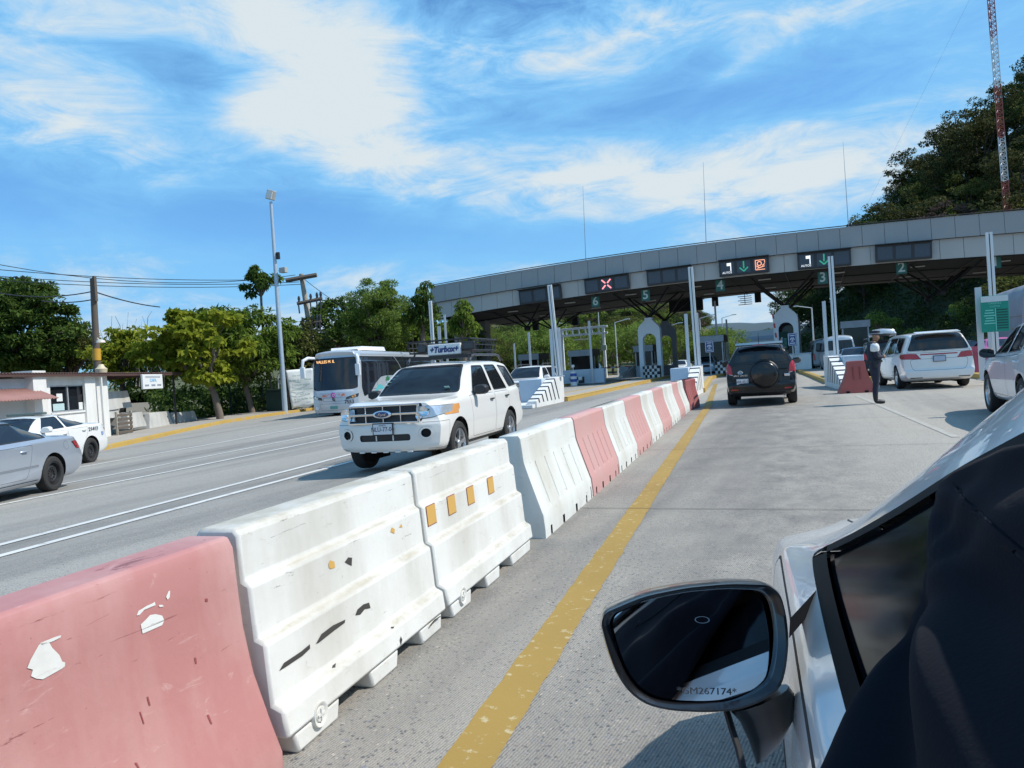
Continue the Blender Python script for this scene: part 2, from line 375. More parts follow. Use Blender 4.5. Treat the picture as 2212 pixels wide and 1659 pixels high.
for i, (x, y) in enumerate(KL):
    a = Vector(KL[max(i-1, 0)]); c = Vector(KL[min(i+1, len(KL)-1)]); t = (c-a).normalized(); KI.append((x-t.y*.22, y+t.x*.22))
tag(ribbon('pavement', [(x-3.2, y+1.2) for x, y in KI], KI, PAVE, .146, 60, 4), kind='structure')
# ---------------- markings
YLN = paint('lane_yellow', (.345, .22, .05), (.48, .40, .23), .575, .64, .8, 17.)
WLN = paint('lane_white', (.66, .65, .62), (.40, .39, .37), .55, .66, .7, 5.)
def line(name, a, b, w, mt, dz=.008, n=40, wob=0.):
    a = Vector(a[:2]); b = Vector(b[:2]); t = (b-a).normalized(); nn_ = Vector((-t.y, t.x))*w/2; rows = []
    for i in range(n):
        p = a.lerp(b, i/(n-1)); q = nn_*(1+random.uniform(-wob, wob))
        rows.append([(p.x+q.x, p.y+q.y, gz(p.x+q.x, p.y+q.y)+dz), (p.x-q.x, p.y-q.y, gz(p.x-q.x, p.y-q.y)+dz)])
    o = MB().grid(rows).build(name, mt); tag(o, kind='structure'); return o
def pline(name, p0, p1, w, mt, **k): return line(name, G(*p0), G(*p1), w, mt, **k)
yl = lambda x0, y0, x1, y1: (Vector(G(x0, y0))+Vector(G(x1, y1)))/2
a0 = yl(945, 1659, 1065, 1659); a1 = yl(1512, 880, 1545, 880)
t = (a1-a0).normalized()
line('yellow_line', a0-t*5, a1, .185, YLN, n=300, wob=.06)
line('yellow_line', a1, a1+Vector((-.11, 1, 0))*20, .20, YLN, n=60, wob=.06)
for p0, p1, w in (((0, 1202), (750, 1000), .14), ((0, 1178), (745, 985), .14), ((0, 1091), (742, 942), .14), ((0, 1071), (742, 928), .12), ((245, 997), (690, 917), .15)):
    A = G(*p0); B = G(*p1); tt = (B-A).normalized(); line('white_line', A-tt*12, B+tt*8, w, WLN, n=60)
line('white_line', G(2065, 945), G(1850, 855), .11, paint('lane_white_worn', (.47, .45, .41), (.38, .35, .30), .40, .56, .8, 6.), n=40)
line('yellow_line', G(1330, 838), G(1415, 826), .25, YLN, n=20)
JN = M('joint_seal', (.07, .065, .06), .9)
for jy in (6.87, 11.5, 16.1, 20.7, 25.3, 29.9):
    a = (bl(jy)-.1, jy); line('pavement_joint', a, (9.0, jy+.05), .012, JN, dz=.010 if jy != 1 else .01)
REG = {'t2': (1280, 780, .18083), 'z3': (1640, 780, .18987), 'z4': (1060, 600, .28933), 'z5': (1640, 600, .27119), 'z6': (2040, 600, .28937), 'l1': (0, 600, .38577),
       'z2': (620, 600, .3255), 'b6': (500, 640, .2772), 'b7': (760, 860, .1537), 'e3': (840, 860, .22904), 'r4': (1900, 0, .43393), 's5': (2400, 640, .2171), 'm8': (1480, 1440, .23508), 'o3': (1440, 1000, .55446), 'f1': (0, 1250, .40384), 'w5': (600, 1350, .36166), 'w2': (800, 900, .45208), 'k6': (0, 0, .58770)}
def Z(k, x, y):
    ox, oy, s = REG[k]; return ((ox+x*s)/1.15732, (oy+y*s)/1.15732)
# ================================================================== BARRIERS
PLW = worn('barrier_white_plastic', (.74, .73, .69), (.44, .40, .33), (.08, .075, .07), .9, .5, (.42, .37, .28))
PLW2 = worn('barrier_white_ribbed', (.70, .70, .66), (.46, .41, .32), (.20, .18, .15), .9)
PLR = worn('barrier_faded_red', (.46, .20, .185), (.58, .36, .33), (.26, .09, .085), 1.25)
PLR2 = worn('barrier_faded_pink', (.58, .31, .285), (.52, .38, .35), (.30, .10, .10), .6)
PLRD = worn('barrier_dark_red', (.36, .10, .10), (.40, .22, .2), (.12, .05, .05), .6)
ORG_R = M('orange_reflector', (.62, .36, .09), .35, var=.06)
BLK = M('black_rubber_mark', (.05, .045, .04), .8)
HW = .255
P_RED = [(0, .25), (.07, .25), (.19, .205), (.34, .155), (.5, .125), (.66, .112), (.78, .105), (.82, .085)]
P_STEP = [(.085, .245), (.188, .234), (.206, .192), (.424, .178), (.440, .142), (.630, .130), (.646, .102), (.808, .095), (.835, .075)]
P_RIB = [(0, .255), (.07, .255), (.19, .245), (.215, .235), (.40, .175), (.56, .125), (.61, .112), (.795, .095), (.82, .078)]
def lat(P, z):
    for (z0, a), (z1, b) in zip(P, P[1:]):
        if z <= z1: return a+(b-a)*max(0, (z-z0)/(z1-z0))
    return P[-1][1]
def face_hit(x, y, P):
    """where a sight line meets the lane-side face of the barrier row: (distance along, height)"""
    v = ray(x, y); z = .4
    for i in range(60):
        base = BA+BN*(-HW+lat(P, z)); nrm = np.array(BN); k = (np.array(base)-ORG)@nrm/(v@nrm); p = ORG+v*k; z = .6*z+.4*max(0, min(.82, p[2]))
    return (Vector(p)-BA).dot(BD), z
def bloc(t): p = BA+BD*t-BN*HW; return (p.x, p.y, 0)
BRZ = math.atan2(-BD.x, BD.y)     # local Y runs along the row, local X towards the lane
def patch(name, pts, P, t0, mt, parent, off=.002, label=None):
    mb = MB(); vs = []
    for (x, y) in pts:
        t, z = face_hit(x, y, P); t = max(t, t0+.012) if P is P_STEP else t; vs.append((lat(P, z)+off, t-t0, z))
    mb.add(vs, [tuple(range(len(vs)))]); o = mb.build(name, mt, parent)
    bm = bmesh.new(); bm.from_mesh(o.data); bmesh.ops.triangulate(bm, faces=bm.faces)
    for i in range(3): bmesh.ops.subdivide_edges(bm, edges=bm.edges, cuts=1)
    for v in bm.verts: v.co.x = lat(P, v.co.z)+off
    bm.to_mesh(o.data); bm.free()
    if label: o['label'] = label
    return o
def section(mb, P, t0, t1, n=2, z0=None):
    rows = []
    S = [(a, z) for z, a in P]; prof = S+[(-a, z) for a, z in S[::-1]]
    for i in range(n):
        t = t0+(t1-t0)*i/(n-1); rows.append([(a, t, z) for a, z in prof])
    mb.grid(rows, close=True)
    k = len(prof); b = len(mb.v)-n*k
    mb.f += [tuple(b+i for i in range(k-1, -1, -1)), tuple(b+(n-1)*k+i for i in range(k))]; mb.m += [0, 0]
def stepped(t0, L_, label):
    o = thing('plastic_barrier', label, 'barrier', bloc(t0), BRZ, 'plastic barriers between the lanes')
    mb = MB(); section(mb, P_STEP, .0, L_)
    for a, b in ((.05, .37), (.62, .90), (1.14, L_-.04)):
        mb.prism([(a, .085), (b, .085), (b-.02, 0), (a+.02, 0)], lambda p: (.235, p[0], p[1]), lambda p: (-.235, p[0], p[1]))
    # interlocking lip at the near end
    mb.span((-.05, -.07, .26), (.05, .0, .74))
    mb.build('body', PLW, o, smooth=.5, bev=.014)
    pl = MB(); pl.lathe([(.0, .012), (.026, .012), (.03, .006), (.036, .012), (.046, .014), (.05, 0)], (.234, .21, .085), 'X', 20)
    pl.span((.243, .187, .081), (.251, .233, .089)); pl.span((.243, .206, .062), (.251, .214, .108)); pl.build('drain_plug', PLW, o, smooth=.6)
    return o
def ribbed(t0, L_, mt, label, grp=True):
    mb = MB(); gr = [L_*(.16+.165*i) for i in range(5)]
    slots = [(L_*.10, .05), (L_*.33, .07), (L_*.60, .07), (L_*.84, .05), (L_*.965, .03)]
    cuts = {0., L_}
    for g in gr: cuts |= {g-.016, g-.006, g+.006, g+.016}
    for s, w in slots: cuts |= {s-w/2, s+w/2}
    ts = sorted(cuts); zr = [0, .02, .06, .075, .12, .19, .215, .235, .30, .36, .42, .48, .53, .56, .585, .61, .7, .795, .815, .82]
    for side in (1, -1):
        rows = []
        for t in ts:
            r = []
            for z in zr:
                a = lat(P_RIB, z)
                if .23 < z < .58 and any(abs(t-g) < .007 for g in gr): a -= .02
                r.append((side*a, t, z))
            rows.append(r)
        b = len(mb.v); n = len(zr); mb.v += [p for r in rows for p in r]
        for i in range(len(ts)-1):
            tm = (ts[i]+ts[i+1])/2; inslot = any(abs(tm-s) < w/2 for s, w in slots)
            for k in range(n-1):
                h = .12 if tm > L_*.94 else .075
                if inslot and zr[k+1] <= h+.001: continue
                q = (b+i*n+k, b+i*n+k+1, b+(i+1)*n+k+1, b+(i+1)*n+k); mb.f.append(q if side > 0 else q[::-1]); mb.m.append(0)
    mb.grid([[(-.078, 0, .82), (.078, 0, .82)], [(-.078, L_, .82), (.078, L_, .82)]])
    S = [(lat(P_RIB, z), z) for z in zr]
    for t in (0, L_): mb.add([(a, t, z) for a, z in S]+[(-a, t, z) for a, z in S[::-1]], [tuple(range(2*len(S)))])
    o = mb.build('plastic_barrier', mt, smooth=.45); o.location = bloc(t0); o.rotation_euler = (0, 0, BRZ)
    bm = bmesh.new(); bm.from_mesh(o.data); bmesh.ops.remove_doubles(bm, verts=bm.verts, dist=.0004); bm.to_mesh(o.data); bm.free(); bevel(o, .006, 2, .5)
    tag(o, label, 'barrier', 'plastic barriers between the lanes'); return o
# nearest, smooth red one
T0 = .0; o = thing('plastic_barrier', 'smooth faded red barrier with two white scars, nearest the camera', 'barrier', bloc(T0), BRZ, 'plastic barriers between the lanes')
mb = MB(); section(mb, P_RED, 0, 2.12, 30)
ob = mb.build('body', PLR, o, smooth=.7, bev=.012)
mb = MB(); mb.grid([[(sx*.085, t, .821) for sx in (1, -1)] for t in (0, 2.1)])
F1 = lambda pts: [Z('f1', *p) for p in pts]
patch('paint_scar', F1([(165, 1040), (185, 990), (235, 900), (250, 885), (300, 880), (320, 915), (345, 940), (365, 960), (382, 1000), (400, 1005), (398, 1030), (378, 1045), (262, 1110), (220, 1105), (188, 1090), (200, 1050)]), P_RED, T0, PLW, o, label='larger white scar on the red barrier')
patch('paint_scar', F1([(868, 770), (900, 740), (925, 712), (960, 706), (1000, 715), (1015, 745), (1000, 775), (880, 828)]), P_RED, T0, PLW, o, label='smaller oval white scar on the red barrier')
patch('paint_scar', F1([(842, 715), (855, 685), (885, 668), (905, 655), (940, 640), (955, 630), (960, 650), (925, 665), (890, 680), (860, 712)]), P_RED, T0, PLW, o)
patch('paint_scar', F1([(1025, 600), (1040, 565), (1050, 560), (1048, 600), (1035, 618)]), P_RED, T0, PLW, o)
patch('paint_scar', F1([(980, 650), (1000, 648), (1012, 658), (985, 664)]), P_RED, T0, PLW, o)
patch('paint_scar', F1([(245, 885), (330, 850), (375, 836), (372, 850), (330, 872), (255, 900)]), P_RED, T0, PLW, o)
DKR = M('red_gouge', (.30, .07, .07), .6)
for pts in ([(905, 1218), (915, 1216), (930, 1270), (920, 1272)], [(1200, 975), (1212, 975), (1216, 1012), (1206, 1012)], [(1278, 1330), (1290, 1328), (1312, 1385), (1302, 1386)], [(1268, 610), (1284, 610), (1284, 628), (1268, 628)], [(860, 1310), (868, 1310), (892, 1384), (884, 1384)], [(830, 1625), (845, 1625), (862, 1659), (850, 1659)]):
    patch('gouge', F1(pts), P_RED, T0, DKR, o)
# two stepped white ones
w1 = stepped(2.16, 1.46, 'white stepped barrier with black scuffs and torn sticker scraps, beside the red one')
W5 = lambda pts: [Z('w5', *p) for p in pts]; W2 = lambda pts: [Z('w2', *p) for p in pts]
for pts in ([(268, 905), (300, 850), (420, 770), (480, 720), (482, 750), (430, 800), (310, 880)], [(522, 718), (560, 650), (640, 590), (725, 550), (722, 572), (650, 625), (580, 680), (540, 712)], [(795, 520), (810, 480), (850, 445), (890, 432), (900, 470), (860, 478), (830, 515)], [(1310, 590), (1340, 550), (1385, 522), (1384, 530), (1345, 560), (1318, 594)], [(1102, 690), (1110, 665), (1120, 690), (1110, 730)], [(722, 152), (745, 120), (772, 122), (770, 178), (742, 165)], [(632, 885), (640, 855), (660, 850), (656, 880)], [(1040, 600), (1064, 598), (1060, 608), (1042, 608)]):
    patch('scuff_mark', W5(pts), P_STEP, 2.16, BLK, w1)
for pts in ([(95, 985), (130, 950), (205, 905), (215, 915), (150, 965)], [(120, 1040), (150, 1005), (190, 985), (215, 960), (222, 975), (170, 1030)], [(18, 590), (60, 560), (85, 575), (70, 610), (30, 625)], [(50, 800), (110, 765), (135, 780), (110, 815), (62, 830)]):
    patch('scuff_mark', W5(pts), P_STEP, 2.16, BLK, w1)
patch('sticker_scrap', W5([(610, 165), (620, 140), (650, 150), (655, 190), (625, 200), (612, 190)]), P_STEP, 2.16, ORG_R, w1, label='scrap of orange sticker')
patch('sticker_scrap', W2([(388, 950), (395, 925), (412, 935), (410, 960)]), P_STEP, 2.16, ORG_R, w1)
patch('sticker_scrap', W2([(436, 925), (448, 905), (455, 925)]), P_STEP, 2.16, ORG_R, w1)
w2 = stepped(3.66, 1.66, 'white stepped barrier carrying four orange reflector squares')
for t in (3.69, 3.99, 4.31, 4.70):
    for nm, g, of, mt in (('reflector_rim', .004, .0025, DKR), ('reflector', 0, .004, ORG_R)):
        MB().add([(lat(P_STEP, z)+of, y, z) for y, z in ((t-3.66-g, .518-g), (t-3.66+.115+g, .518-g), (t-3.66+.115+g, .622+g), (t-3.66-g, .622+g))], [(0, 1, 2, 3)]).build(nm, mt, w2)
RB = [(5.64, 1.86, PLW2, 'long white ribbed barrier with the cream base, next to the reflector barrier'), (7.55, 1.60, PLR2, 'faded pink ribbed barrier, nearest of the ribbed pink ones'), (9.18, 1.62, PLW2, 'white ribbed barrier between the two nearest pink ones'),
      (10.83, 1.6, PLR2, 'second faded pink ribbed barrier from the camera'), (12.46, 1.65, PLW2, 'white ribbed barrier between second and third pink ones'), (14.14, 1.6, PLR2, 'third faded pink ribbed barrier from the camera'),
      (15.77, 1.95, PLW2, 'white ribbed barrier between third and fourth pink ones'), (17.76, 1.3, PLR2, 'fourth faded pink ribbed barrier, narrowest to the eye'), (19.1, 1.4, PLW2, 'last white ribbed barrier of the row')]
for t0, L_, mt, lb in RB: ribbed(t0, L_, mt, lb)
o = ribbed(20.6, 1.5, PLRD, 'dark red battered barrier leaning at the far end of the row'); o.rotation_euler = (.0, .10, BRZ-.1)
# ================================================================== TOLL CANOPY
GREY_U = M('fascia_upper_panel', (.335, .325, .315), .5, .1, var=.06, scale=.8)
GREY_L = M('fascia_lower_panel', (.44, .425, .40), .55, .05, var=.08, scale=.8)  # lower panels toned paler than the upper: ground bounce put into the colour
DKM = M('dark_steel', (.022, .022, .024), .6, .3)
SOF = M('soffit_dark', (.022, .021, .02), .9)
WHM = M('white_painted', (.72, .73, .72), .55, var=.08, scale=1.5)
BLM = M('pale_blue_painted', (.76, .84, .90), .5, var=.06)
CON = M('concrete_grey', (.36, .35, .34), .85, var=.18, bump=.2)
FY = 57.
def fitz(pts, Y=FY):
    w = [PY(x, y, Y) for x, y in pts]; c = np.polyfit([p.x for p in w], [p.z for p in w], 2); return lambda x: float(np.polyval(c, x))
TOPZ = fitz([(946, 614.6), (1091, 591), (1216, 569.7), (1378, 543.5), (1469, 533.5), (1642, 510), (1904, 482), (2212, 453.7)])
MIDZ = fitz([(943, 652), (1126, 626), (1283, 602), (1416, 579.7), (1524, 567.6), (1633, 553.6), (1790, 542), (2039, 517.6), (2166, 504)])
BOTZ = fitz([(958, 686), (1048, 671), (1223, 644.7), (1378, 624.7), (1525, 604), (1672, 590), (1834, 574.7), (2039, 560.6), (2204, 549)])
XL = PY(931, 640, FY).x; XR = 22.; PITCH = 1.37; BY = 75.
can = thing('toll_canopy', 'long grey panelled toll plaza canopy over all the lanes', 'canopy', (0, FY, 0))
def fascia(name, za, zb_, y0, y1, mt, phase):
    mb = MB(); x = XL+phase
    xs = []
    while x < XR: xs.append((x, min(x+PITCH, XR))); x += PITCH
    for a, b in xs:
        g = .012
        A0, A1, B0, B1 = za(a)-g, za(b)-g, zb_(a)+g, zb_(b)+g
        mb.prism([(a+g, B0, y0), (b-g, B1, y0), (b-g, A1, y1), (a+g, A0, y1)], lambda p: (p[0], p[2], p[1]), lambda p: (p[0], p[2]+.05, p[1]))
    return mb.build(name, mt, can)
fascia('upper_fascia', TOPZ, MIDZ, -.16, -.02, GREY_U, 0.)
fascia('lower_fascia', MIDZ, BOTZ, 0., .06, GREY_L, .45)
mb = MB(); xs = lin(XL, XR, 40); dz = .05
for za, zb_ in ((TOPZ, BOTZ),):
    mb.grid([[(x, .2, za(x)-.08) for x in xs], [(x, .2, zb_(x)+.05) for x in xs]])
    mb.grid([[(x, BY-FY, za(x)-.08) for x in xs], [(x, BY-FY, zb_(x)+.3) for x in xs]])
    mb.grid([[(x, .05, za(x)-.05) for x in xs], [(x, BY-FY, za(x)-.05) for x in xs]])
    mb.add([(XL+.02, .1, za(XL)-.05), (XL+.02, BY-FY, za(XL)-.05), (XL+.02, BY-FY, zb_(XL)+.1), (XL+.02, .1, zb_(XL)+.1)], [(0, 1, 2, 3)])
mb.build('roof_shell', M('roof_sheet', (.25, .25, .26), .6), can)
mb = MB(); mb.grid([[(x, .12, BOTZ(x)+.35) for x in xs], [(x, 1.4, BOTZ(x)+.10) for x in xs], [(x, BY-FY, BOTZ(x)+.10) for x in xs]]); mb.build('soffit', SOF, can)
mb = MB()
for i in range(len(xs)-1): mb.tube((xs[i], -.1, TOPZ(xs[i])+.06), (xs[i+1], -.1, TOPZ(xs[i+1])+.06), .035, n=6)
mb.build('roof_edge_rail', DKM, can)
mb = MB()
for j in (0, 3, 6):
    y = .6+j*2.4
    for i in range(len(xs)-1):
        mb.tube((xs[i], y, BOTZ(xs[i])+.05), (xs[i+1], y, BOTZ(xs[i+1])+.05), .045, n=5, cap=False)
        xm = (xs[i]+xs[i+1])/2
        if j > 0: continue
        mb.tube((xs[i], y, BOTZ(xs[i])+.05), (xm, y+.6, BOTZ(xm)+.34), .03, n=4, cap=False); mb.tube((xm, y+.6, BOTZ(xm)+.34), (xs[i+1], y, BOTZ(xs[i+1])+.05), .03, n=4, cap=False)
for i in range(0, len(xs), 3): mb.tube((xs[i], .4, BOTZ(xs[i])+.05), (xs[i], BY-FY, BOTZ(xs[i])+.05), .035, n=4, cap=False)
mb.build('roof_truss', DKM, can)
mb = MB()
for x in lin(-24, 12, 8):
    for y in (4., 12.): MB().box((x, y, BOTZ(x)+.0), (.9, .2, .06)).build('soffit_light', M('lamp_cover', (.6, .6, .58), .4), can)
# support struts and end piers
def struts(x, y, z):
    m2 = MB()
    for sx in (-1, 1):
        for sy in (-1, 1):
            m2.tube((x, y+sy*.15, z), (x+sx*2.3, y+sy*2.6, BOTZ(x+sx*2.3)+.2), .075, n=8)
    m2.lathe([(.26, z-.25), (.28, z), (.2, z+.15), (.0, z+.15)], (x, y, 0), n=14)
    return m2
A5 = PY(1401, 700, 62.); A4 = PY(1697, 700, 62.)
for ax in (A5.x, A4.x, A5.x-10.6, A4.x+10.6):
    for dy in (5.2, 12.4): struts(ax, dy, 5.05).build('strut', DKM, can)
p = PY(1005, 690, 60)
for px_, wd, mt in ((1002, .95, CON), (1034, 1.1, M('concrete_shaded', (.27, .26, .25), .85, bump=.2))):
    pp = PY(px_, 690, 61.5 if px_ < 1010 else 66)
    MB().span((pp.x-wd*.8, pp.y-FY-.6, -.4), (pp.x+wd*.8, pp.y-FY+.6, BOTZ(pp.x)+.4)).build('end_pier', mt, can, bev=.03)
# arch portals standing on the islands
def arch(x, y, label, mt=BLM, wd=1.8, top=5.0):
    o = thing('arch_portal', label, 'portal', (x, y, gz(x, y)), 0, 'concrete arch portals on the islands')
    h = wd/2; ri = h-.36; sp = top-1.25
    out = [(-h, 0), (-h, top-.75), (-.27, top-.12), (-.27, top), (.27, top), (.27, top-.12), (h, top-.75), (h, 0)]
    inn = [(-ri, 0)]+[(-ri*math.cos(PI*k/16), sp-.55+ri*math.sin(PI*k/16)) for k in range(17)]+[(ri, 0)]
    mb = MB()
    # left jamb, right jamb and the head, split along the arch soffit
    n = len(inn); outp = []
    for (a, b) in inn:
        if b == 0: outp.append((math.copysign(h, a), 0)); continue
        t = math.atan2(b-(sp-.55), a)
        dx, dy = math.cos(t), math.sin(t); best = None
        for k in range(1, 7):
            (x0, y0), (x1, y1) = out[k], out[k+1]; ex, ey = x1-x0, y1-y0; den = dx*ey-dy*ex
            if abs(den) < 1e-9: continue
            px0, py0 = x0, y0-(sp-.55); u = (px0*ey-py0*ex)/den; w = (px0*dy-py0*dx)/den
            if u > 0 and -.001 <= w <= 1.001 and (best is None or u < best): best = u
        if best is None: best = h/abs(dx) if abs(dx) > .1 else 1.5
        outp.append((dx*best, sp-.55+dy*best))
    rows = []
    for (a, b), (c, d2) in zip(inn, outp): rows.append([(a, -.35, b), (c, -.35, d2), (c, .35, d2), (a, .35, b)])
    mb.grid(rows, close=True)
    mb.build('arch_body', mt, o, bev=.02)
    MB().span((-.3, -.32, top-.2), (.3, .32, top+.04)).build('cap', mt, o, bev=.02)
    MB().span((-ri-.02, -.2, 0), (ri+.02, .2, 1.05)).build('panel', mt, o)
    return o
arch(A5.x, 62.2, 'pale blue arch portal on the island between lanes 5 and 6, front one')
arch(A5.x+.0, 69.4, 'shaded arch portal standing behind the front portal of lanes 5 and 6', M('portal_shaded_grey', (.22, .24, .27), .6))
arch(A4.x, 62.2, 'pale blue arch portal right of the black car, front one')
arch(A4.x, 69.4, 'arch portal seen through the opening of the one right of the black car', M('portal_pale_grey', (.40, .45, .5), .6))
# lane signals and numbers
SCR = M('signal_screen', (.055, .065, .085), .25, var=.2); CASE = M('signal_case', (.03, .032, .036), .5)
PINK = EM('led_pink', (1, .28, .30), 1.5); WLED = EM('led_white', (.9, .95, 1), 1.); GLED = EM('led_green', (.03, .30, .20), .9); OLED = EM('led_orange', (1, .42, .25), 1.1)
def signal(px_, py_, w, cells, label):
    c = PY(px_, py_, FY-.25); sl_ = (BOTZ(c.x+1)-BOTZ(c.x-1))/2
    o = thing('lane_signal', label, 'lane signal', tuple(c), 0, 'lane signals on the canopy front'); o.rotation_euler = (0, -math.atan(sl_), 0)
    MB().box((0, 0, 0), (w, .28, 1.12)).build('case', CASE, o, bev=.02)
    MB().box((0, -.22, .58), (w+.06, .5, .04)).build('hood', CASE, o)
    cw = w/3
    for k in range(3):
        x = (k-1)*(cw*.98); MB().box((x, -.145, 0), (cw*.80, .02, .84)).build('screen', SCR, o)
        gl = cells[k]; m2 = MB(); s = cw*.33
        if gl == 'x':
            for sg in (1, -1):
                for q in (-.5, .5): m2.box((x+q*s*1.1, -.16, sg*q*s*1.1), (s*1.0, .01, s*.26), rot=Matrix.Rotation(-sg*PI/4, 3, 'Y'))
            m2.build('cross', PINK, o)
        elif gl == 'v':
            m2.box((x, -.16, .12), (.09, .01, .5)); m2.box((x-.14, -.16, -.2), (.4, .01, .09), rot=Matrix.Rotation(.75, 3, 'Y')); m2.box((x+.14, -.16, -.2), (.4, .01, .09), rot=Matrix.Rotation(-.75, 3, 'Y')); m2.build('arrow', GLED, o)
        elif gl == 'c':
            m2.box((x+.08, -.16, .24), (.24, .01, .2)); m2.box((x+.225, -.16, .06), (.06, .012, .58)); m2.build('symbol', WLED, o)
            text('caption', 'AUTOS', .2, (x-.04, -.155, -.33), (1, 0, 0), (0, 0, 1), WLED, o)
        elif gl == 'h':
            for a, b, c_, d_ in ((-.3, .32, .62, .05), (.0, -.34, .62, .05)): m2.box((x+a*.0, -.16, b), (c_, .01, d_))
            m2.box((x-.31, -.16, 0), (.05, .01, .66)); m2.box((x+.31, -.16, .2), (.05, .01, .2))
            m2.lathe([(.11, -.005), (.17, -.005), (.17, .005), (.11, .005), (.11, -.005)], (x-.05, -.16, .08), 'Y', 16)
            m2.box((x+.05, -.16, -.18), (.5, .01, .06), rot=Matrix.Rotation(-.25, 3, 'Y')); m2.box((x-.17, -.16, -.12), (.2, .01, .06), rot=Matrix.Rotation(.6, 3, 'Y')); m2.box((x+.22, -.16, -.02), (.2, .01, .06), rot=Matrix.Rotation(-.6, 3, 'Y')); m2.build('symbol', OLED, o)
    return o
sg = lambda k, x, y: Z(k, x, y)
for (k, x, y), w, cells, lb in ((('z4', 1005, 475), 3.5, '---', 'dark lane signal at the left end of the canopy, behind a pole'), (('z4', 1580, 382), 3.45, '-x-', 'lane signal showing a pink cross above lane 6'), (('z4', 2120, 310), 3.3, '---', 'dark lane signal between the pink cross and lane 4'),
                    (('z5', 810, 245), 3.4, 'cvh', 'lane signal with car, green arrow and orange hand symbol'), (('z5', 1548, 180), 3.4, 'cv-', 'lane signal with car symbol and green arrow above lane 3'), (('r4', 825, 1452), 3.35, '---', 'dark lane signal above lane 2')):
    signal(*sg(k, x, y), w, cells, lb)
NG = M('number_green', (.015, .09, .085), .5); NW = M('number_pale', (.50, .60, .58), .5)
for (k, x, y), nm in ((('z4', 1482, 533), '6'), (('z4', 1915, 478), '5'), (('z5', 592, 420), '4'), (('z5', 1537, 348), '3'), (('z6', 738, 240), '2'), (('z6', 1548, 188), '1')):
    c = PY(*sg(k, x, y), FY+.9)
    o = thing('lane_number_sign', f'dark green sign with white number {nm} under the canopy edge', 'number sign', tuple(c), 0, 'lane number signs')
    MB().box((0, 0, 0), (.66, .05, .84)).build('board', NG, o); MB().box((0, -.035, 0), (.60, .012, .78)).build('face', M('number_face', (.02, .13, .11), .5), o)
    text('digit', nm, .92, (0, -.045, .01), (1, 0, 0), (0, 0, 1), NW, o, .004, bold=.012)
    m2 = MB()
    for s in (-.25, .25): m2.tube((s, 0, .4), (s, 0, BOTZ(c.x)-c.z+.2), .012, n=5)
    m2.build('hanger', DKM, o)
# whip antennas on the roof
for (x0, y0), (x1, y1), lb in (((1259, 402), (1265, 562), 'thin whip antenna on the canopy roof, leftmost and shortest'), ((1519, 350), (1525, 528), 'thin whip antenna on the canopy roof, the middle one'), ((1821, 306), (1833, 492), 'thin whip antenna on the canopy roof, before the wooded hill')):
    b = PY(x1, y1, 62); a = PY(x0, y0, 62)
    mb = MB(); zb_ = TOPZ(b.x)-.1; mb.tube((b.x, 62, zb_), (b.x+(a.x-b.x)*.5, 62, (zb_+a.z)/2), .035, .022, n=6); mb.tube((b.x+(a.x-b.x)*.5, 62, (zb_+a.z)/2), (a.x, 62, a.z), .022, .01, n=6)
    o = mb.build('antenna', M('antenna_steel', (.30, .33, .36), .5, .5)); tag(o, lb, 'antenna', 'whip antennas on the canopy')
# ================================================================== VEHICLES
def pchip(xs, ys):
    xs = np.array(xs, float); ys = np.array(ys, float); h = np.diff(xs); dl = np.diff(ys)/h; n = len(xs); mm = np.zeros(n)
    mm[0] = dl[0]; mm[-1] = dl[-1]
    for i in range(1, n-1):
        if dl[i-1]*dl[i] > 0:
            w1_, w2_ = 2*h[i]+h[i-1], h[i]+2*h[i-1]; mm[i] = (w1_+w2_)/(w1_/dl[i-1]+w2_/dl[i])
    def f(q):
        q = np.clip(q, xs[0], xs[-1]); i = np.clip(np.searchsorted(xs, q)-1, 0, n-2); t = (q-xs[i])/h[i]
        return (ys[i]*(1+2*t)*(1-t)**2+mm[i]*h[i]*t*(1-t)**2+ys[i+1]*t*t*(3-2*t)+mm[i+1]*h[i]*t*t*(t-1))
    return f
def chaikin(P, k=.25):
    out = [P[0]]
    for i in range(len(P)-1):
        a, b = P[i], P[i+1]
        if i > 0: out.append(a*(1-k)+b*k)
        if i < len(P)-2: out.append(a*k+b*(1-k))
    out.append(P[-1]); return out
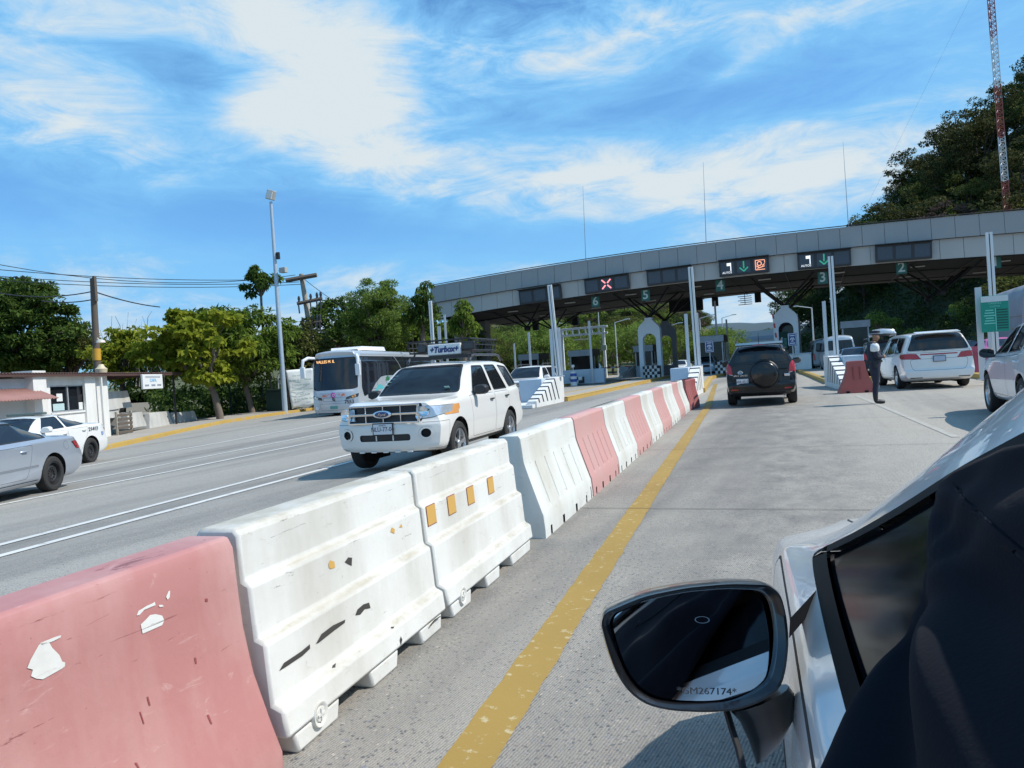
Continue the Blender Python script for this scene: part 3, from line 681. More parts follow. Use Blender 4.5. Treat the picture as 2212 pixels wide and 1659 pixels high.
def hull(P):
    L_, W_ = P['L'], P['W']; S = P['st']; s_ = [q[0] for q in S]
    zbelt, wb, zr, wr, zc = [pchip(s_, [q[i] for q in S]) for i in range(1, 6)]
    hw = W_/2; zb0 = P.get('zb', .2); zm = P.get('zm', .62); sill = P.get('sill', .05)
    lf, bowf, bowr, tpf, tpr = P.get('lf', .9), P.get('bowf', .22), P.get('bowr', .14), P.get('tpf', .06), P.get('tpr', .04)
    fz = P.get('front', [(.2, .10), (.35, .0), (.55, .0), (.7, .05), (1.2, .12)]); rz_ = P.get('rear', [(.2, .08), (.35, 0), (.6, 0), (.75, .06), (1.2, .08)])
    n = P.get('n', 60)
    ss = sorted(set([round(L_*(.5-.5*math.cos(PI*i/(n-1))*.35-.65*(.5-i/(n-1))), 4) for i in range(n)]))
    ss = [(q-ss[0])/(ss[-1]-ss[0])*L_ for q in ss]; rows = []
    for q in ss:
        zu = zb0+P.get('lift', .10)*(max(0, 1-q/.5)**2)*.6+P.get('lift', .10)*max(0, 1-(L_-q)/.6)**2
        zB, wB, zR, wR, zC = [float(f(q)) for f in (zbelt, wb, zr, wr, zc)]
        zM = min(zm, zB-.06)
        ctl = [(0, zu), (hw*.80, zu), (hw-sill, zu+.04), (hw-.012, zM-.12), (hw, zM+.04), (wB+.02, zB-.05), (wB, zB), (wB-.012, zB+.012), (wR+(wB-wR)*.12, zR-(zR-zB)*.06), (wR-.03, zR+.018), (wR*.5, zC-(zC-zR)*.18), (0, zC)]
        pts = [np.array(p, float) for p in ctl]; pts = chaikin(chaikin(pts, .25), .25)
        tf = max(0, 1-q/lf)**2*tpf+max(0, 1-(L_-q)/lf)**2*tpr
        row = []
        for x, z in pts:
            x *= 1-tf; u = min(1, abs(x)/hw)
            d_ = bowf*u**2.6*max(0, 1-q/lf)**1.6-bowr*u**2.6*max(0, 1-(L_-q)/lf)**1.6
            d_ += np.interp(z, [a for a, b in fz], [b for a, b in fz])*max(0, 1-q/.45)**2-np.interp(z, [a for a, b in rz_], [b for a, b in rz_])*max(0, 1-(L_-q)/.45)**2
            row.append((x, L_/2-(q+d_), z))
        rows.append(row)
    bm = bmesh.new(); nk = len(rows[0]); V = []
    for row in rows:
        r = [bm.verts.new((-x, y, z)) for x, y, z in row[::-1]]          # centre top ... left ... centre bottom
        l = [bm.verts.new((x, y, z)) for x, y, z in row[1:-1]]
        V.append(r+l)                                                       # closed ring: top, -side, bottom, +side
    m_ = len(V[0])
    for a, b in zip(V, V[1:]):
        for k in range(m_): bm.faces.new((a[k], a[(k+1) % m_], b[(k+1) % m_], b[k]))
    # end caps: rows across the car, bulged with the plan curve
    for ring, row, end in ((V[0], rows[0], 0), (V[-1], rows[-1], 1)):
        K = 14; prev = None
        for j in range(nk):
            x, y, z = row[j]
            lft = ring[nk-1-j]; rgt = ring[nk-1+j] if 0 < j < nk-1 else lft
            if lft is rgt: cur = [lft]*(K+1)
            else:
                cur = []
                for k in range(K+1):
                    f = k/K*2-1
                    if k == 0: cur.append(lft); continue
                    if k == K: cur.append(rgt); continue
                    xx = x*f; u0 = min(1, abs(x)/hw); u1 = min(1, abs(xx)/hw); bw = bowf if end == 0 else -bowr
                    cur.append(bm.verts.new((xx, y+bw*(u0**2.6-u1**2.6), z)))
            if prev:
                for k in range(K):
                    vs = []
                    for v in (prev[k], prev[k+1], cur[k+1], cur[k]):
                        if v not in vs: vs.append(v)
                    if len(vs) > 2:
                        try: bm.faces.new(vs)
                        except ValueError: pass
            prev = cur
    bmesh.ops.recalc_face_normals(bm, faces=bm.faces); bm.normal_update()
    return bm
AXI = {'x': (0, 1, 2), 'y': (1, 0, 2), 'z': (2, 0, 1)}
def inpoly(p, poly):
    x, y = p; c = False; j = len(poly)-1
    for i in range(len(poly)):
        (xi, yi), (xj, yj) = poly[i], poly[j]
        if (yi > y) != (yj > y) and x < (xj-xi)*(y-yi)/(yj-yi)+xi: c = not c
        j = i
    return c
def rounded(poly, r, n=3):
    out = []; N_ = len(poly)
    for i in range(N_):
        p0, p1, p2 = [Vector(poly[k % N_]) for k in (i-1, i, i+1)]
        a, b = (p0-p1), (p2-p1); rr = min(r, a.length*.45, b.length*.45); a = p1+a.normalized()*rr; b = p1+b.normalized()*rr
        for k in range(n+1):
            t = k/n; q = a*(1-t)**2+p1*2*t*(1-t)+b*t*t; out.append((q.x, q.y))
    return out
def inset(poly, d_):
    ar = sum(poly[i-1][0]*poly[i][1]-poly[i][0]*poly[i-1][1] for i in range(len(poly))); sg_ = 1 if ar > 0 else -1; out = []; N_ = len(poly)
    for i in range(N_):
        p0, p1, p2 = [Vector(poly[k % N_]) for k in (i-1, i, i+1)]
        a = (p1-p0).normalized(); b = (p2-p1).normalized(); na = Vector((-a.y, a.x))*sg_; nb = Vector((-b.y, b.x))*sg_
        q = (na+nb); q = q/max(.3, q.length_squared)*2 if q.length > 1e-6 else na
        out.append((p1.x+q.x*d_, p1.y+q.y*d_))
    return out
def cut(bm, poly, ax, sg_, lim=.15):
    a, i, j = AXI[ax]; x0 = min(p[0] for p in poly)-.01; x1 = max(p[0] for p in poly)+.01; y0 = min(p[1] for p in poly)-.01; y1 = max(p[1] for p in poly)+.01
    S = []
    for f in bm.faces:
        if f.normal[a]*sg_ < lim: continue
        if ax != 'z' and f.verts[0].co[a]*sg_ < (.45 if ax == 'x' else .25): continue
        us = [v.co[i] for v in f.verts]; ws = [v.co[j] for v in f.verts]
        if max(us) < x0 or min(us) > x1 or max(ws) < y0 or min(ws) > y1: continue
        S.append(f)
    for k in range(len(poly)):
        p, q = Vector(poly[k-1]), Vector(poly[k]); t = q-p
        if t.length < 1e-5: continue
        co = [0, 0, 0]; co[i], co[j] = p; no = [0, 0, 0]; no[i], no[j] = -t.y, t.x
        g = set(S)
        for f in S: g.update(f.verts); g.update(f.edges)
        r = bmesh.ops.bisect_plane(bm, geom=list(g), dist=1e-5, plane_co=co, plane_no=Vector(no).normalized())
        S = [e for e in r['geom'] if isinstance(e, bmesh.types.BMFace)]
    out = []
    for f in S:
        c = f.calc_center_median()
        if inpoly((c[i], c[j]), poly): out.append(f)
    return out
def take(bm, faces, name, mt, parent, off=0., smooth=.7, thick=0.):
    if not faces: return None
    vm = {}; vs = []; fs = []
    for f in faces:
        for v in f.verts:
            if v not in vm: vm[v] = len(vs); vs.append(v.co+v.normal*off)
        fs.append([vm[v] for v in f.verts])
    bmesh.ops.delete(bm, geom=faces, context='FACES')
    me = bpy.data.meshes.new(name); me.from_pydata(vs, [], fs); o = link(name, me, mt, parent, smooth)
    if thick:
        md = o.modifiers.new('thick', 'SOLIDIFY'); md.thickness = thick; md.offset = -1
    return o
GLS = M('tinted_glass', (.012, .014, .018), .03, spec=.6, var=0.); TRM = M('black_trim', (.02, .02, .022), .5, var=.1); TYR = M('tyre_rubber', (.028, .027, .026), .85, var=.25, scale=14)
ALY = M('alloy', (.62, .63, .64), .28, .9, var=.06); CHR = M('chrome', (.80, .82, .85), .08, 1., var=.0); HLG = M('headlight_glass', (.55, .60, .66), .06, .45, var=.35, scale=22); RED = M('tail_red', (.42, .015, .025), .12, coat=.6, var=.15)
AMB = M('amber_lens', (.75, .34, .10), .15, coat=.5); DKI = M('dark_interior', (.010, .010, .011), .9); PLT = M('plate_white', (.68, .68, .70), .4); PTX = M('plate_ink', (.03, .03, .05), .6); WHL = M('white_lens', (.75, .75, .78), .1, coat=.4, var=.1)
SEAM = M('panel_gap', (.03, .03, .03), .8)
WC = {}
def wheel(parent, x, y, r, w, kind='alloy', side=1, key=None):
    k = (r, w, kind)
    if k not in WC:
        mb = MB(); mb.lathe([(r*.66, -w*.42), (r*.72, -w*.5), (r*.90, -w*.5), (r*.97, -w*.42), (r, -w*.28), (r, w*.28), (r*.97, w*.42), (r*.90, w*.5), (r*.72, w*.5), (r*.66, w*.42), (r*.66, -w*.42)], axis='X', n=36)
        tm = mb.build('t', TYR, smooth=.6); td = tm.data; bpy.data.objects.remove(tm)
        mb = MB(); R_ = r*.675; mb.lathe([(R_, w*.44), (R_*.94, w*.46), (R_*.90, w*.34), (R_*.88, -w*.2)], axis='X', n=36, mi=0)
        mb.lathe([(R_*.90, w*.0), (0.001, w*.0)], axis='X', n=24, mi=1)
        ns = {'alloy': 5, 'six': 6, 'steel': 0, 'bus': 0}[kind]
        for q in range(ns):
            t = 2*PI*q/ns+.3; c, s2 = math.cos(t), math.sin(t); ps = []
            for rr, wd, xx in ((.14, .13, .36), (.55, .10, .42), (.93, .15, .40)): ps.append([(w*xx, R_*(rr*c-wd*s2), R_*(rr*s2+wd*c)), (w*xx, R_*(rr*c+wd*s2), R_*(rr*s2-wd*c))])
            b = [[(p[0]-w*.16, p[1], p[2]) for p in r2] for r2 in ps]
            for (p, q2, b1, b2) in zip(ps, ps[1:], b, b[1:]):
                mb.grid([[b1[0], p[0], p[1], b1[1]], [b2[0], q2[0], q2[1], b2[1]]])
        if ns: mb.lathe([(R_*.26, w*.2), (R_*.26, w*.36), (R_*.2, w*.42), (.001, w*.43)], axis='X', n=16)
        else:
            mb.lathe([(R_*.9, w*.16), (R_*.6, w*.30), (R_*.3, w*.12), (.001, w*.14)], axis='X', n=24)
            for q in range(10): t = 2*PI*q/10; mb.lathe([(R_*.07, w*.18), (R_*.07, w*.3), (.001, w*.3)], (0, R_*.42*math.cos(t), R_*.42*math.sin(t)), 'X', 6)
        mt0 = {'alloy': ALY, 'six': ALY, 'steel': M('steel_wheel', (.05, .05, .052), .45, .5), 'bus': M('bus_wheel', (.4, .4, .42), .4, .6)}[kind]
        rm = mb.build('r', [mt0, DKI], smooth=.6); rd = rm.data; bpy.data.objects.remove(rm); WC[k] = (td, rd)
    td, rd = WC[k]; o = bpy.data.objects.new('wheel', td); C.objects.link(o); o.parent = parent; o.location = (x, y, r)
    o.rotation_euler = (random.uniform(0, 2), 0, 0 if side > 0 else PI)
    q = bpy.data.objects.new('rim', rd); C.objects.link(q); q.parent = o
    return o
def car(name, label, cat, P, paint, loc, rz, extra=None, group=None, wheel_kind='alloy', low=False):
    x, y = loc; root = thing(name, label, cat, (x, y, gz(x, y)+.006), rz, group)
    L_, W_ = P['L'], P['W']; hw = W_/2; bm = hull(P); Y = lambda s: L_/2-s
    mapS = lambda poly: [(Y(s), z) for s, z in poly]
    R_ = P.get('wr', .34); ax_f, ax_r = P['axles']; zb = P.get('zb', .2)
    # wheel openings
    for s in (ax_f, ax_r):
        ra = R_+P.get('gap', .055); poly = [(Y(s)+ra*math.cos(t), R_+.01+ra*math.sin(t)) for t in [PI*k/14 for k in range(15)]]+[(Y(s)-ra, .0), (Y(s)+ra, .0)]
        if P.get('arch'):
            for sg_ in (1, -1):
                r2 = ra+P['arch']; pl = [(Y(s)+r2*math.cos(t), R_+.01+r2*math.sin(t)) for t in [PI*k/14 for k in range(15)]]+[(Y(s)-r2, .0), (Y(s)+r2, .0)]
                fc = cut(bm, pl, 'x', sg_, .3)
                for f in fc: f.material_index = 1
        for sg_ in (1, -1):
            f = cut(bm, poly, 'x', sg_, .2)
            bmesh.ops.delete(bm, geom=[q for q in f if abs(q.calc_center_median().x) > hw-.35], context='FACES')
    mats = [paint, P.get('trimmat', TRM), SEAM, DKI, GLS]
    def part(nm, poly, ax, sg_, mt, off=0., gap=0., r=.0, lim=.15, lab=None, thick=0., rim=0):
        pl = rounded(poly, r) if r else poly
        if gap:
            f0 = cut(bm, pl, ax, sg_, lim)
            f1 = set(cut(bm, inset(pl, gap), ax, sg_, lim))
            pl2 = inset(pl, gap)
            a, i, j = AXI[ax]
            band = []
            for f in bm.faces:
                if f.normal[a]*sg_ < lim or f in f1 or (ax != 'z' and f.verts[0].co[a]*sg_ < .25): continue
                c = f.calc_center_median()
                if inpoly((c[i], c[j]), pl): band.append(f)
            for f in band: f.material_index = rim or 2
            fs = list(f1)
        else: fs = cut(bm, pl, ax, sg_, lim)
        o = take(bm, fs, nm, mt, root, off, thick=thick)
        if o and lab: o['label'] = lab
        return o
    ctx = dict(root=root, bm=bm, part=part, Y=Y, S=mapS, L=L_, W=W_, hw=hw, paint=paint)
    wg = .022
    for poly in P.get('wins', []):
        for sg_ in (1, -1): part('side_window', mapS(poly), 'x', sg_, P.get('glsm', GLS), -.008, wg, .05, .2, rim=1)
    if 'ws' in P: w0, z0, w1_, z1 = P['ws']; part('windshield', [(-w0, z0), (w0, z0), (w1_, z1), (-w1_, z1)], 'y', 1, P.get('wsm', GLS), -.006, .03, .06, .2, rim=1)
    if 'rw' in P: w0, z0, w1_, z1 = P['rw']; part('rear_window', [(-w0, z0), (w0, z0), (w1_, z1), (-w1_, z1)], 'y', -1, GLS, -.006, .025, .08, .12, rim=1)
    if 'hl' in P:
        for sg_ in (1, -1): part('headlight', [(sg_*a, b) for a, b in P['hl']], 'y', 1, HLG, .004, .008, .03, .08)
    if 'tl' in P:
        for sg_ in (1, -1): part('tail_light', [(sg_*a, b) for a, b in P['tl']], 'y', -1, RED, .006, .006, .02, .06)
    if 'tls' in P:
        for sg_ in (1, -1): part('tail_light', mapS(P['tls']), 'x', sg_, RED, .005, .0, .02, .6)
    if 'grille' in P: part('grille', P['grille'], 'y', 1, TRM, -.02, .015, .04, .3)
    if 'lowgrille' in P: part('lower_grille', P['lowgrille'], 'y', 1, TRM, -.02, 0, .04, .3)
    if extra: extra(ctx)
    for poly in P.get('doors', []):
        for sg_ in (1, -1): part('door', mapS(poly), 'x', sg_, paint, .0, .007, .06, .2)
    for seam in P.get('hood', []): part('hood', [(a, Y(s)) for a, s in seam], 'z', 1, paint, 0., .008, .08, .35)
    if 'gate' in P: part('tailgate', P['gate'], 'y', -1, paint, 0., .008, .08, .1)
    # remaining shell
    me = bpy.data.meshes.new('body'); bm.to_mesh(me); bm.free(); link('body', me, mats, root, .75)
    mb = MB()
    for s in (ax_f, ax_r):
        for sg_ in (1, -1):
            n = 14; ra = R_+.07; xo, xi = sg_*(hw-.012), sg_*(hw-.34)
            mb.grid([[(xx, Y(s)+ra*math.cos(PI*k/n), R_+ra*math.sin(PI*k/n)) for k in range(n+1)] for xx in (xo-sg_*.03, xi)])
            mb.add([(xi, Y(s)+ra*math.cos(PI*k/n), R_+ra*math.sin(PI*k/n)) for k in range(n+1)]+[(xi, Y(s)-ra, .15), (xi, Y(s)+ra, .15)], [tuple(range(n+3))])
    mb.span((-hw+.3, -L_/2+.5, zb-.02), (hw-.3, L_/2-.5, zb+.25)); mb.build('underbody', DKI, root)
    for s in (ax_f, ax_r):
        for sg_ in (1, -1): wheel(root, sg_*(hw-P.get('wx', .125)), Y(s), R_, P.get('ww', .225), wheel_kind, sg_)
    if 'mir' in P:
        ms, mz, mp = P['mir']
        for sg_ in (1, -1):
            m2 = MB(); pr = [(.0, -.075), (.06, -.09), (.17, -.085), (.235, -.05), (.235, .045), (.18, .085), (.05, .08), (.0, .05)]
            xi = hw-.06
            m2.prism(pr, lambda p: (sg_*(xi+.03+p[0]), Y(ms)-.06, mz+p[1]), lambda p: (sg_*(xi+.03+p[0]*.93), Y(ms)+.07, mz+p[1]*.8))
            m2.span((sg_*(xi-.06), Y(ms)-.03, mz-.075), (sg_*(xi+.06), Y(ms)+.03, mz-.035)); o = m2.build('side_mirror', mp or paint, root, .7, bev=.025)
            MB().prism(inset(pr, .014), lambda p: (sg_*(xi+.03+p[0]), Y(ms)-.063, mz+p[1]), lambda p: (sg_*(xi+.03+p[0]), Y(ms)-.061, mz+p[1])).build('mirror_glass', GLS, o)
    for hs, hz_, hm in P.get('handles', []):
        for sg_ in (1, -1):
            m2 = MB(); xx = hw+P.get('hx', -.012); m2.path([(sg_*(xx), Y(hs)+.09, hz_), (sg_*(xx+.03), Y(hs)+.06, hz_+.004), (sg_*(xx+.034), Y(hs)-.05, hz_+.006), (sg_*(xx), Y(hs)-.08, hz_)], .014, 8); m2.build('door_handle', hm or paint, root, 1.)
    if 'rails' in P:
        s0, s1, zrl, xr_ = P['rails']
        for sg_ in (1, -1):
            m2 = MB(); pts = [(sg_*xr_, Y(s0), zrl-.09), (sg_*xr_, Y(s0+.12), zrl)]+[(sg_*xr_, Y(s0+(s1-s0)*k/6), zrl+.01) for k in range(1, 6)]+[(sg_*xr_, Y(s1-.12), zrl-.005), (sg_*xr_, Y(s1), zrl-.10)]
            m2.path(pts, .022, 8); m2.build('roof_rail', P.get('railm', TRM), root, 1.)
    return root
def plate(root, x, y, z, front, s, sub=None, w=.31, h=.155, mt=None):
    sg_ = 1 if front else -1
    o = MB().box((x, y, z), (w, .012, h)).build('number_plate', mt or PLT, root, bev=.004)
    if s: text('plate_text', s, h*.62, (x, y+sg_*.0075, z-h*.02), (-sg_, 0, 0), (0, 0, 1), PTX, o, .001, sx=.86)
    if sub:
        text('plate_text', sub, h*.2, (x, y+sg_*.0075, z+h*.37), (-sg_, 0, 0), (0, 0, 1), PTX, o, .001)
    MB().box((x, y-sg_*.008, z), (w+.03, .01, h+.03)).build('plate_frame', TRM, o)
    return o
def stations(L_, W_, hood, belt, roof, cowl, rf, rr, tail, wb=None, wroof=None, nose_w=.8):
    """hood=(nose z, rear z); belt=(front z, rear z); cowl, roof-front, roof-rear, tail=(s, z) points"""
    hw = W_/2; wb = wb or hw-.03; wt = wroof or hw-.24
    st = [(0, hood[0]-.10, wb*.90, hood[0]-.02, wb*.80, hood[0]), (cowl*.35, hood[0]-.02, wb*.97, hood[0]+(hood[1]-hood[0])*.5-.01, wb*.84, hood[0]+(hood[1]-hood[0])*.58),
          (cowl*.8, hood[1]-.07, wb, hood[1]-.03, wb*.86, hood[1]-.005), (cowl, belt[0]-.01, wb, hood[1]+.005, wb*.85, hood[1]+.025),
          ((cowl+rf)/2, belt[0]+.01, wb, (hood[1]+roof)/2-.02, (wb*.85+wt)/2+.01, (hood[1]+roof)/2+.045), (rf, belt[0]+.02, wb, roof-.10, wt, roof-.035), (rf+.5, (belt[0]*2+belt[1])/3, wb, roof-.065, wt, roof-.003)]
    st += [((rf+rr)/2+.3, (belt[0]+belt[1])/2, wb, roof-.06, wt, roof), (rr, belt[1], wb-.01, roof-.10, wt-.02, roof-.035)]
    return st+tail
PW = M('car_paint_white', (.78, .78, .76), .25, var=.02, coat=.8); PB = M('car_paint_black', (.004, .004, .005), .22, var=.1, coat=.5, spec=.35); PS = M('car_paint_silver', (.48, .52, .58), .30, .55, var=.03, coat=.7)
PPW = M('car_paint_pearl', (.70, .73, .76), .25, var=.03, coat=.8); PCRM = M('car_paint_warm_white', (.77, .745, .70), .25, var=.02, coat=.7); PNV = M('car_paint_navy', (.02, .03, .07), .2, coat=1.); PPK = M('car_paint_pink', (.62, .10, .28), .3, coat=.6); PSV = M('car_paint_van_silver', (.55, .58, .61), .3, .4, coat=.5); PBL = M('car_paint_slate_blue', (.16, .24, .36), .3, .3, coat=.7)
# ---------------------------------------------------------------- white SUV with roof rack
def esc_extra(c):
    root, part, Y, S, hw = c['root'], c['part'], c['Y'], c['S'], c['hw']; yf = c['L']/2
    for sg_ in (1, -1):
        o = part('corner_lamp', [(sg_*.86, .84), (sg_*1., .84), (sg_*1., .985), (sg_*.86, .985)], 'y', 1, AMB, .004, 0, 0, .02); part('corner_lamp', S([(.12, .86), (.40, .90), (.38, .985), (.10, .98)]), 'x', sg_, AMB, .004, 0, .02, .1)
        o = part('fog_lamp', [(sg_*.655+.072*math.cos(t), .60+.066*math.sin(t)) for t in [2*PI*k/16 for k in range(16)]], 'y', 1, DKI, -.03, 0, 0, .05)
        part('fog_recess', [(sg_*.66+.115*math.cos(t), .60+.10*math.sin(t)) for t in [2*PI*k/20 for k in range(20)]], 'y', 1, c['paint'], .012, .004, 0, .05)
        part('tail_light', S([(4.16, .84), (4.40, .84), (4.42, 1.22), (4.24, 1.22)]), 'x', sg_, RED, .004, 0, .03, .6)
        part('rocker_trim', S([(1.36, .20), (3.10, .20), (3.10, .36), (1.36, .36)]), 'x', sg_, TRM, .012, 0, .02, .05)
        part('bumper_cover', S([(-.1, .36), (.46, .36), (.46, .76), (-.1, .76)]), 'x', sg_, c['paint'], 0, .006, 0, .3)
    y0 = yf+.002
    g = MB()
    for z in (1.035, .905, .775): g.box((0, y0-.02, z), (1.16, .04, .026 if z != .905 else .034))
    for x in (-.585, .585): g.box((x*.985, y0-.03, .905), (.03, .04, .29))
    for x in (-.29, 0, .29): g.box((x, y0-.03, .905), (.018, .03, .26))
    go = g.build('grille_bars', CHR, root, bev=.006)
    m2 = MB(); m2.lathe([(.0, .012), (.70, .012), (.86, .016), (1., 0)], (0, 0, 0), 'Y', 28); o = m2.build('badge', CHR, go, 1.); o.scale = (.155, 1, .062); o.location = (0, y0+.012, .905)
    m2 = MB(); m2.lathe([(.0, .012), (.92, .012), (1., 0)], (0, 0, 0), 'Y', 28); o = m2.build('badge_face', M('badge_navy', (.01, .03, .12), .2, coat=1.), go, 1.); o.scale = (.118, .6, .044); o.location = (0, y0+.024, .905)
    text('badge_script', 'Ford', .065, (0, y0+.034, .903), (-1, 0, 0), (0, 0, 1), CHR, go, .001, shear=.3)
    for x in (-.14, .14): MB().box((x*1.0, y0-.035, .555), (.02, .02, .1)).build('lower_grille_post', c['paint'], root)
    plate(root, 0, y0+.02, .685, True, 'NLU-77-04', 'JALISCO')
    for sg_ in (1, -1):
        for x, z, r_ in ((.66, .925, .075), (.58, .86, .045)):
            MB().lathe([(.001, .0), (r_*.6, .002), (r_*.9, .016), (r_, .02), (r_*1.05, .0)], (sg_*x, yf-.075 if r_ > .05 else yf-.03, z), 'Y', 18).build('lamp_reflector', CHR, root, 1.)
    # wipers, mirror, steering wheel seen through the windscreen are dark; washer jets
    MB().path([(.62, Y(1.20), 1.115), (.20, Y(1.27), 1.135), (-.06, Y(1.29), 1.14)], .009, 6).build('wiper', TRM, root); MB().path([(.05, Y(1.20), 1.12), (-.3, Y(1.26), 1.14), (-.6, Y(1.25), 1.13)], .009, 6).build('wiper', TRM, root)
    for i in range(5): MB().box((-.40+.2*i, yf-.04, .335), (.085, .03, .022)).build('bumper_slot', c['paint'], root, bev=.006)
    st_ = MB()
    for k in range(4): st_.box((.60-.02*k, 0, 0), (.001, .001, .001))
    # toll tag, stickers on the glass
    for (x, z, w, h, col) in ((-.50, 1.24, .085, .05, M('sticker_mint', (.45, .75, .68), .5)), (.585, 1.47, .09, .022, M('sticker_sky', (.35, .62, .80), .5)), (.615, 1.42, .08, .022, M('sticker_sky', (.35, .62, .80), .5)), (.645, 1.37, .07, .022, M('sticker_mint', (.45, .75, .68), .5)), (.665, 1.32, .06, .02, M('sticker_mint', (.45, .75, .68), .5))):
        f = (z-1.14)/(1.60-1.14); y = Y(1.25+.75*f)+.030
        MB().box((x, y+.012, z), (w, .004, h), rot=Matrix.Rotation(math.radians(-58), 3, 'X')).build('windscreen_sticker', col, root)
ESC = dict(n=90, L=4.44, W=1.81, axles=(.86, 3.48), wr=.355, zb=.30, zm=.70, lf=.75, bowf=.20, bowr=.10, tpf=.045, tpr=.03, gap=.06, lift=.06,
    st=stations(4.44, 1.81, (1.05, 1.12), (1.06, 1.10), 1.69, 1.25, 2.02, 4.02, [(4.32, 1.10, .86, 1.34, .70, 1.40), (4.44, 1.04, .84, 1.04, .74, 1.10)], wroof=.655),
    front=[(.28, .10), (.40, .02), (.6, 0), (.74, .0), (.78, .035), (1.05, .06)], rear=[(.28, .08), (.4, 0), (.62, 0), (.7, .07), (1.1, .09)],
    wins=[[(1.62, 1.115), (2.60, 1.115), (2.60, 1.58), (2.10, 1.58)], [(2.70, 1.115), (3.46, 1.12), (3.28, 1.585), (2.70, 1.585)], [(3.60, 1.14), (4.16, 1.17), (4.00, 1.54), (3.44, 1.58)]],
    ws=(.74, 1.145, .59, 1.615), rw=(.62, 1.15, .56, 1.56), hl=[(.50, .80), (.76, .82), (.90, .87), (.90, .99), (.51, 1.005)], grille=[(-.60, .77), (.60, .77), (.60, 1.05), (-.60, 1.05)], lowgrille=[(-.42, .50), (.42, .50), (.42, .60), (-.42, .60)],
    doors=[[(1.50, .40), (2.62, .40), (2.64, 1.085), (1.42, 1.085)], [(2.66, .40), (3.10, .40), (3.42, .80), (3.46, 1.09), (2.66, 1.085)]], mir=(1.68, 1.165, TRM), handles=[(2.45, .97, TRM), (3.30, .99, TRM)], hx=-.016, rails=(2.25, 3.95, 1.76, .60), railm=M('rail_dark_grey', (.06, .065, .08), .4))
esc = car('white_suv', 'white sport utility vehicle with advertising board and basket on its roof', 'car', ESC, PCRM, (-6.26, 12.10), 3.215, esc_extra)
rk = thing('roof_rack', 'black roof basket with white lettered board on the nearest white SUV', 'roof rack'); rk.location = esc.location; rk.rotation_euler = esc.rotation_euler
bz = 1.86; m2 = MB(); y0, y1 = 2.22-2.30, 2.22-3.75; xw = .56
for z, gx in ((bz, 0.), (bz+.20, .04)):
    pts = [(-xw-gx, y1, z), (-xw-gx, y0, z-.0), (xw+gx, y0, z), (xw+gx, y1, z), (-xw-gx, y1, z)]
    for a, b in zip(pts, pts[1:]): m2.tube(a, b, .016, n=6)
m2.tube((-xw-.02, y0, bz+.1), (-xw-.02, y1, bz+.1), .01, n=6); m2.tube((xw+.02, y0, bz+.1), (xw+.02, y1, bz+.1), .01, n=6)
for y in lin(y0, y1, 9):
    for sx in (-1, 1): m2.path([(sx*xw*.9, y, bz), (sx*(xw+.0), y, bz+.02), (sx*(xw+.04), y, bz+.20)], .009, 6)
    m2.tube((-xw, y, bz), (xw, y, bz), .009, n=6)
for x in lin(-xw, xw, 7):
    for y in (y0, y1): m2.tube((x, y, bz), (x*1.05, y, bz+.2), .009, n=6)
m2.build('basket', TRM, rk, 1.)
for sx in (-1, 1):
    for y in (y0-.2, y1+.2): MB().tube((sx*.60, y, 1.74), (sx*.55, y, bz), .018, n=6).build('rack_foot', TRM, rk)
m2 = MB(); yb = y0+.16
m2.prism([(yb, 1.775), (yb+.05, 1.80), (yb+.04, 1.985), (yb-.03, 1.985)], lambda p: (-.50, p[0], p[1]), lambda p: (.12, p[0], p[1])); bo = m2.build('sign_board', WHM, rk, bev=.012)
text('lettering', '+Turbox+', .145, (-.19, yb+.052, 1.885), (-1, 0, 0), (0, 0, 1), M('lettering_navy', (.02, .04, .16), .5), bo, .002, sx=.88, shear=.25, bold=.006)
m2 = MB(); m2.box((-.1, yb-.01, 1.75), (1.1, .16, .06)); m2.build('board_bracket', TRM, rk)
for x, w in ((-.64, .22), (.24, .18)):
    o = MB().box((x, yb-.02, 1.925), (w, .08, .15)).build('light_box', TRM, rk, bev=.02); MB().box((x, yb+.025, 1.925), (w-.05, .01, .10)).build('lens', M('lamp_dark_lens', (.05, .05, .055), .15), o)
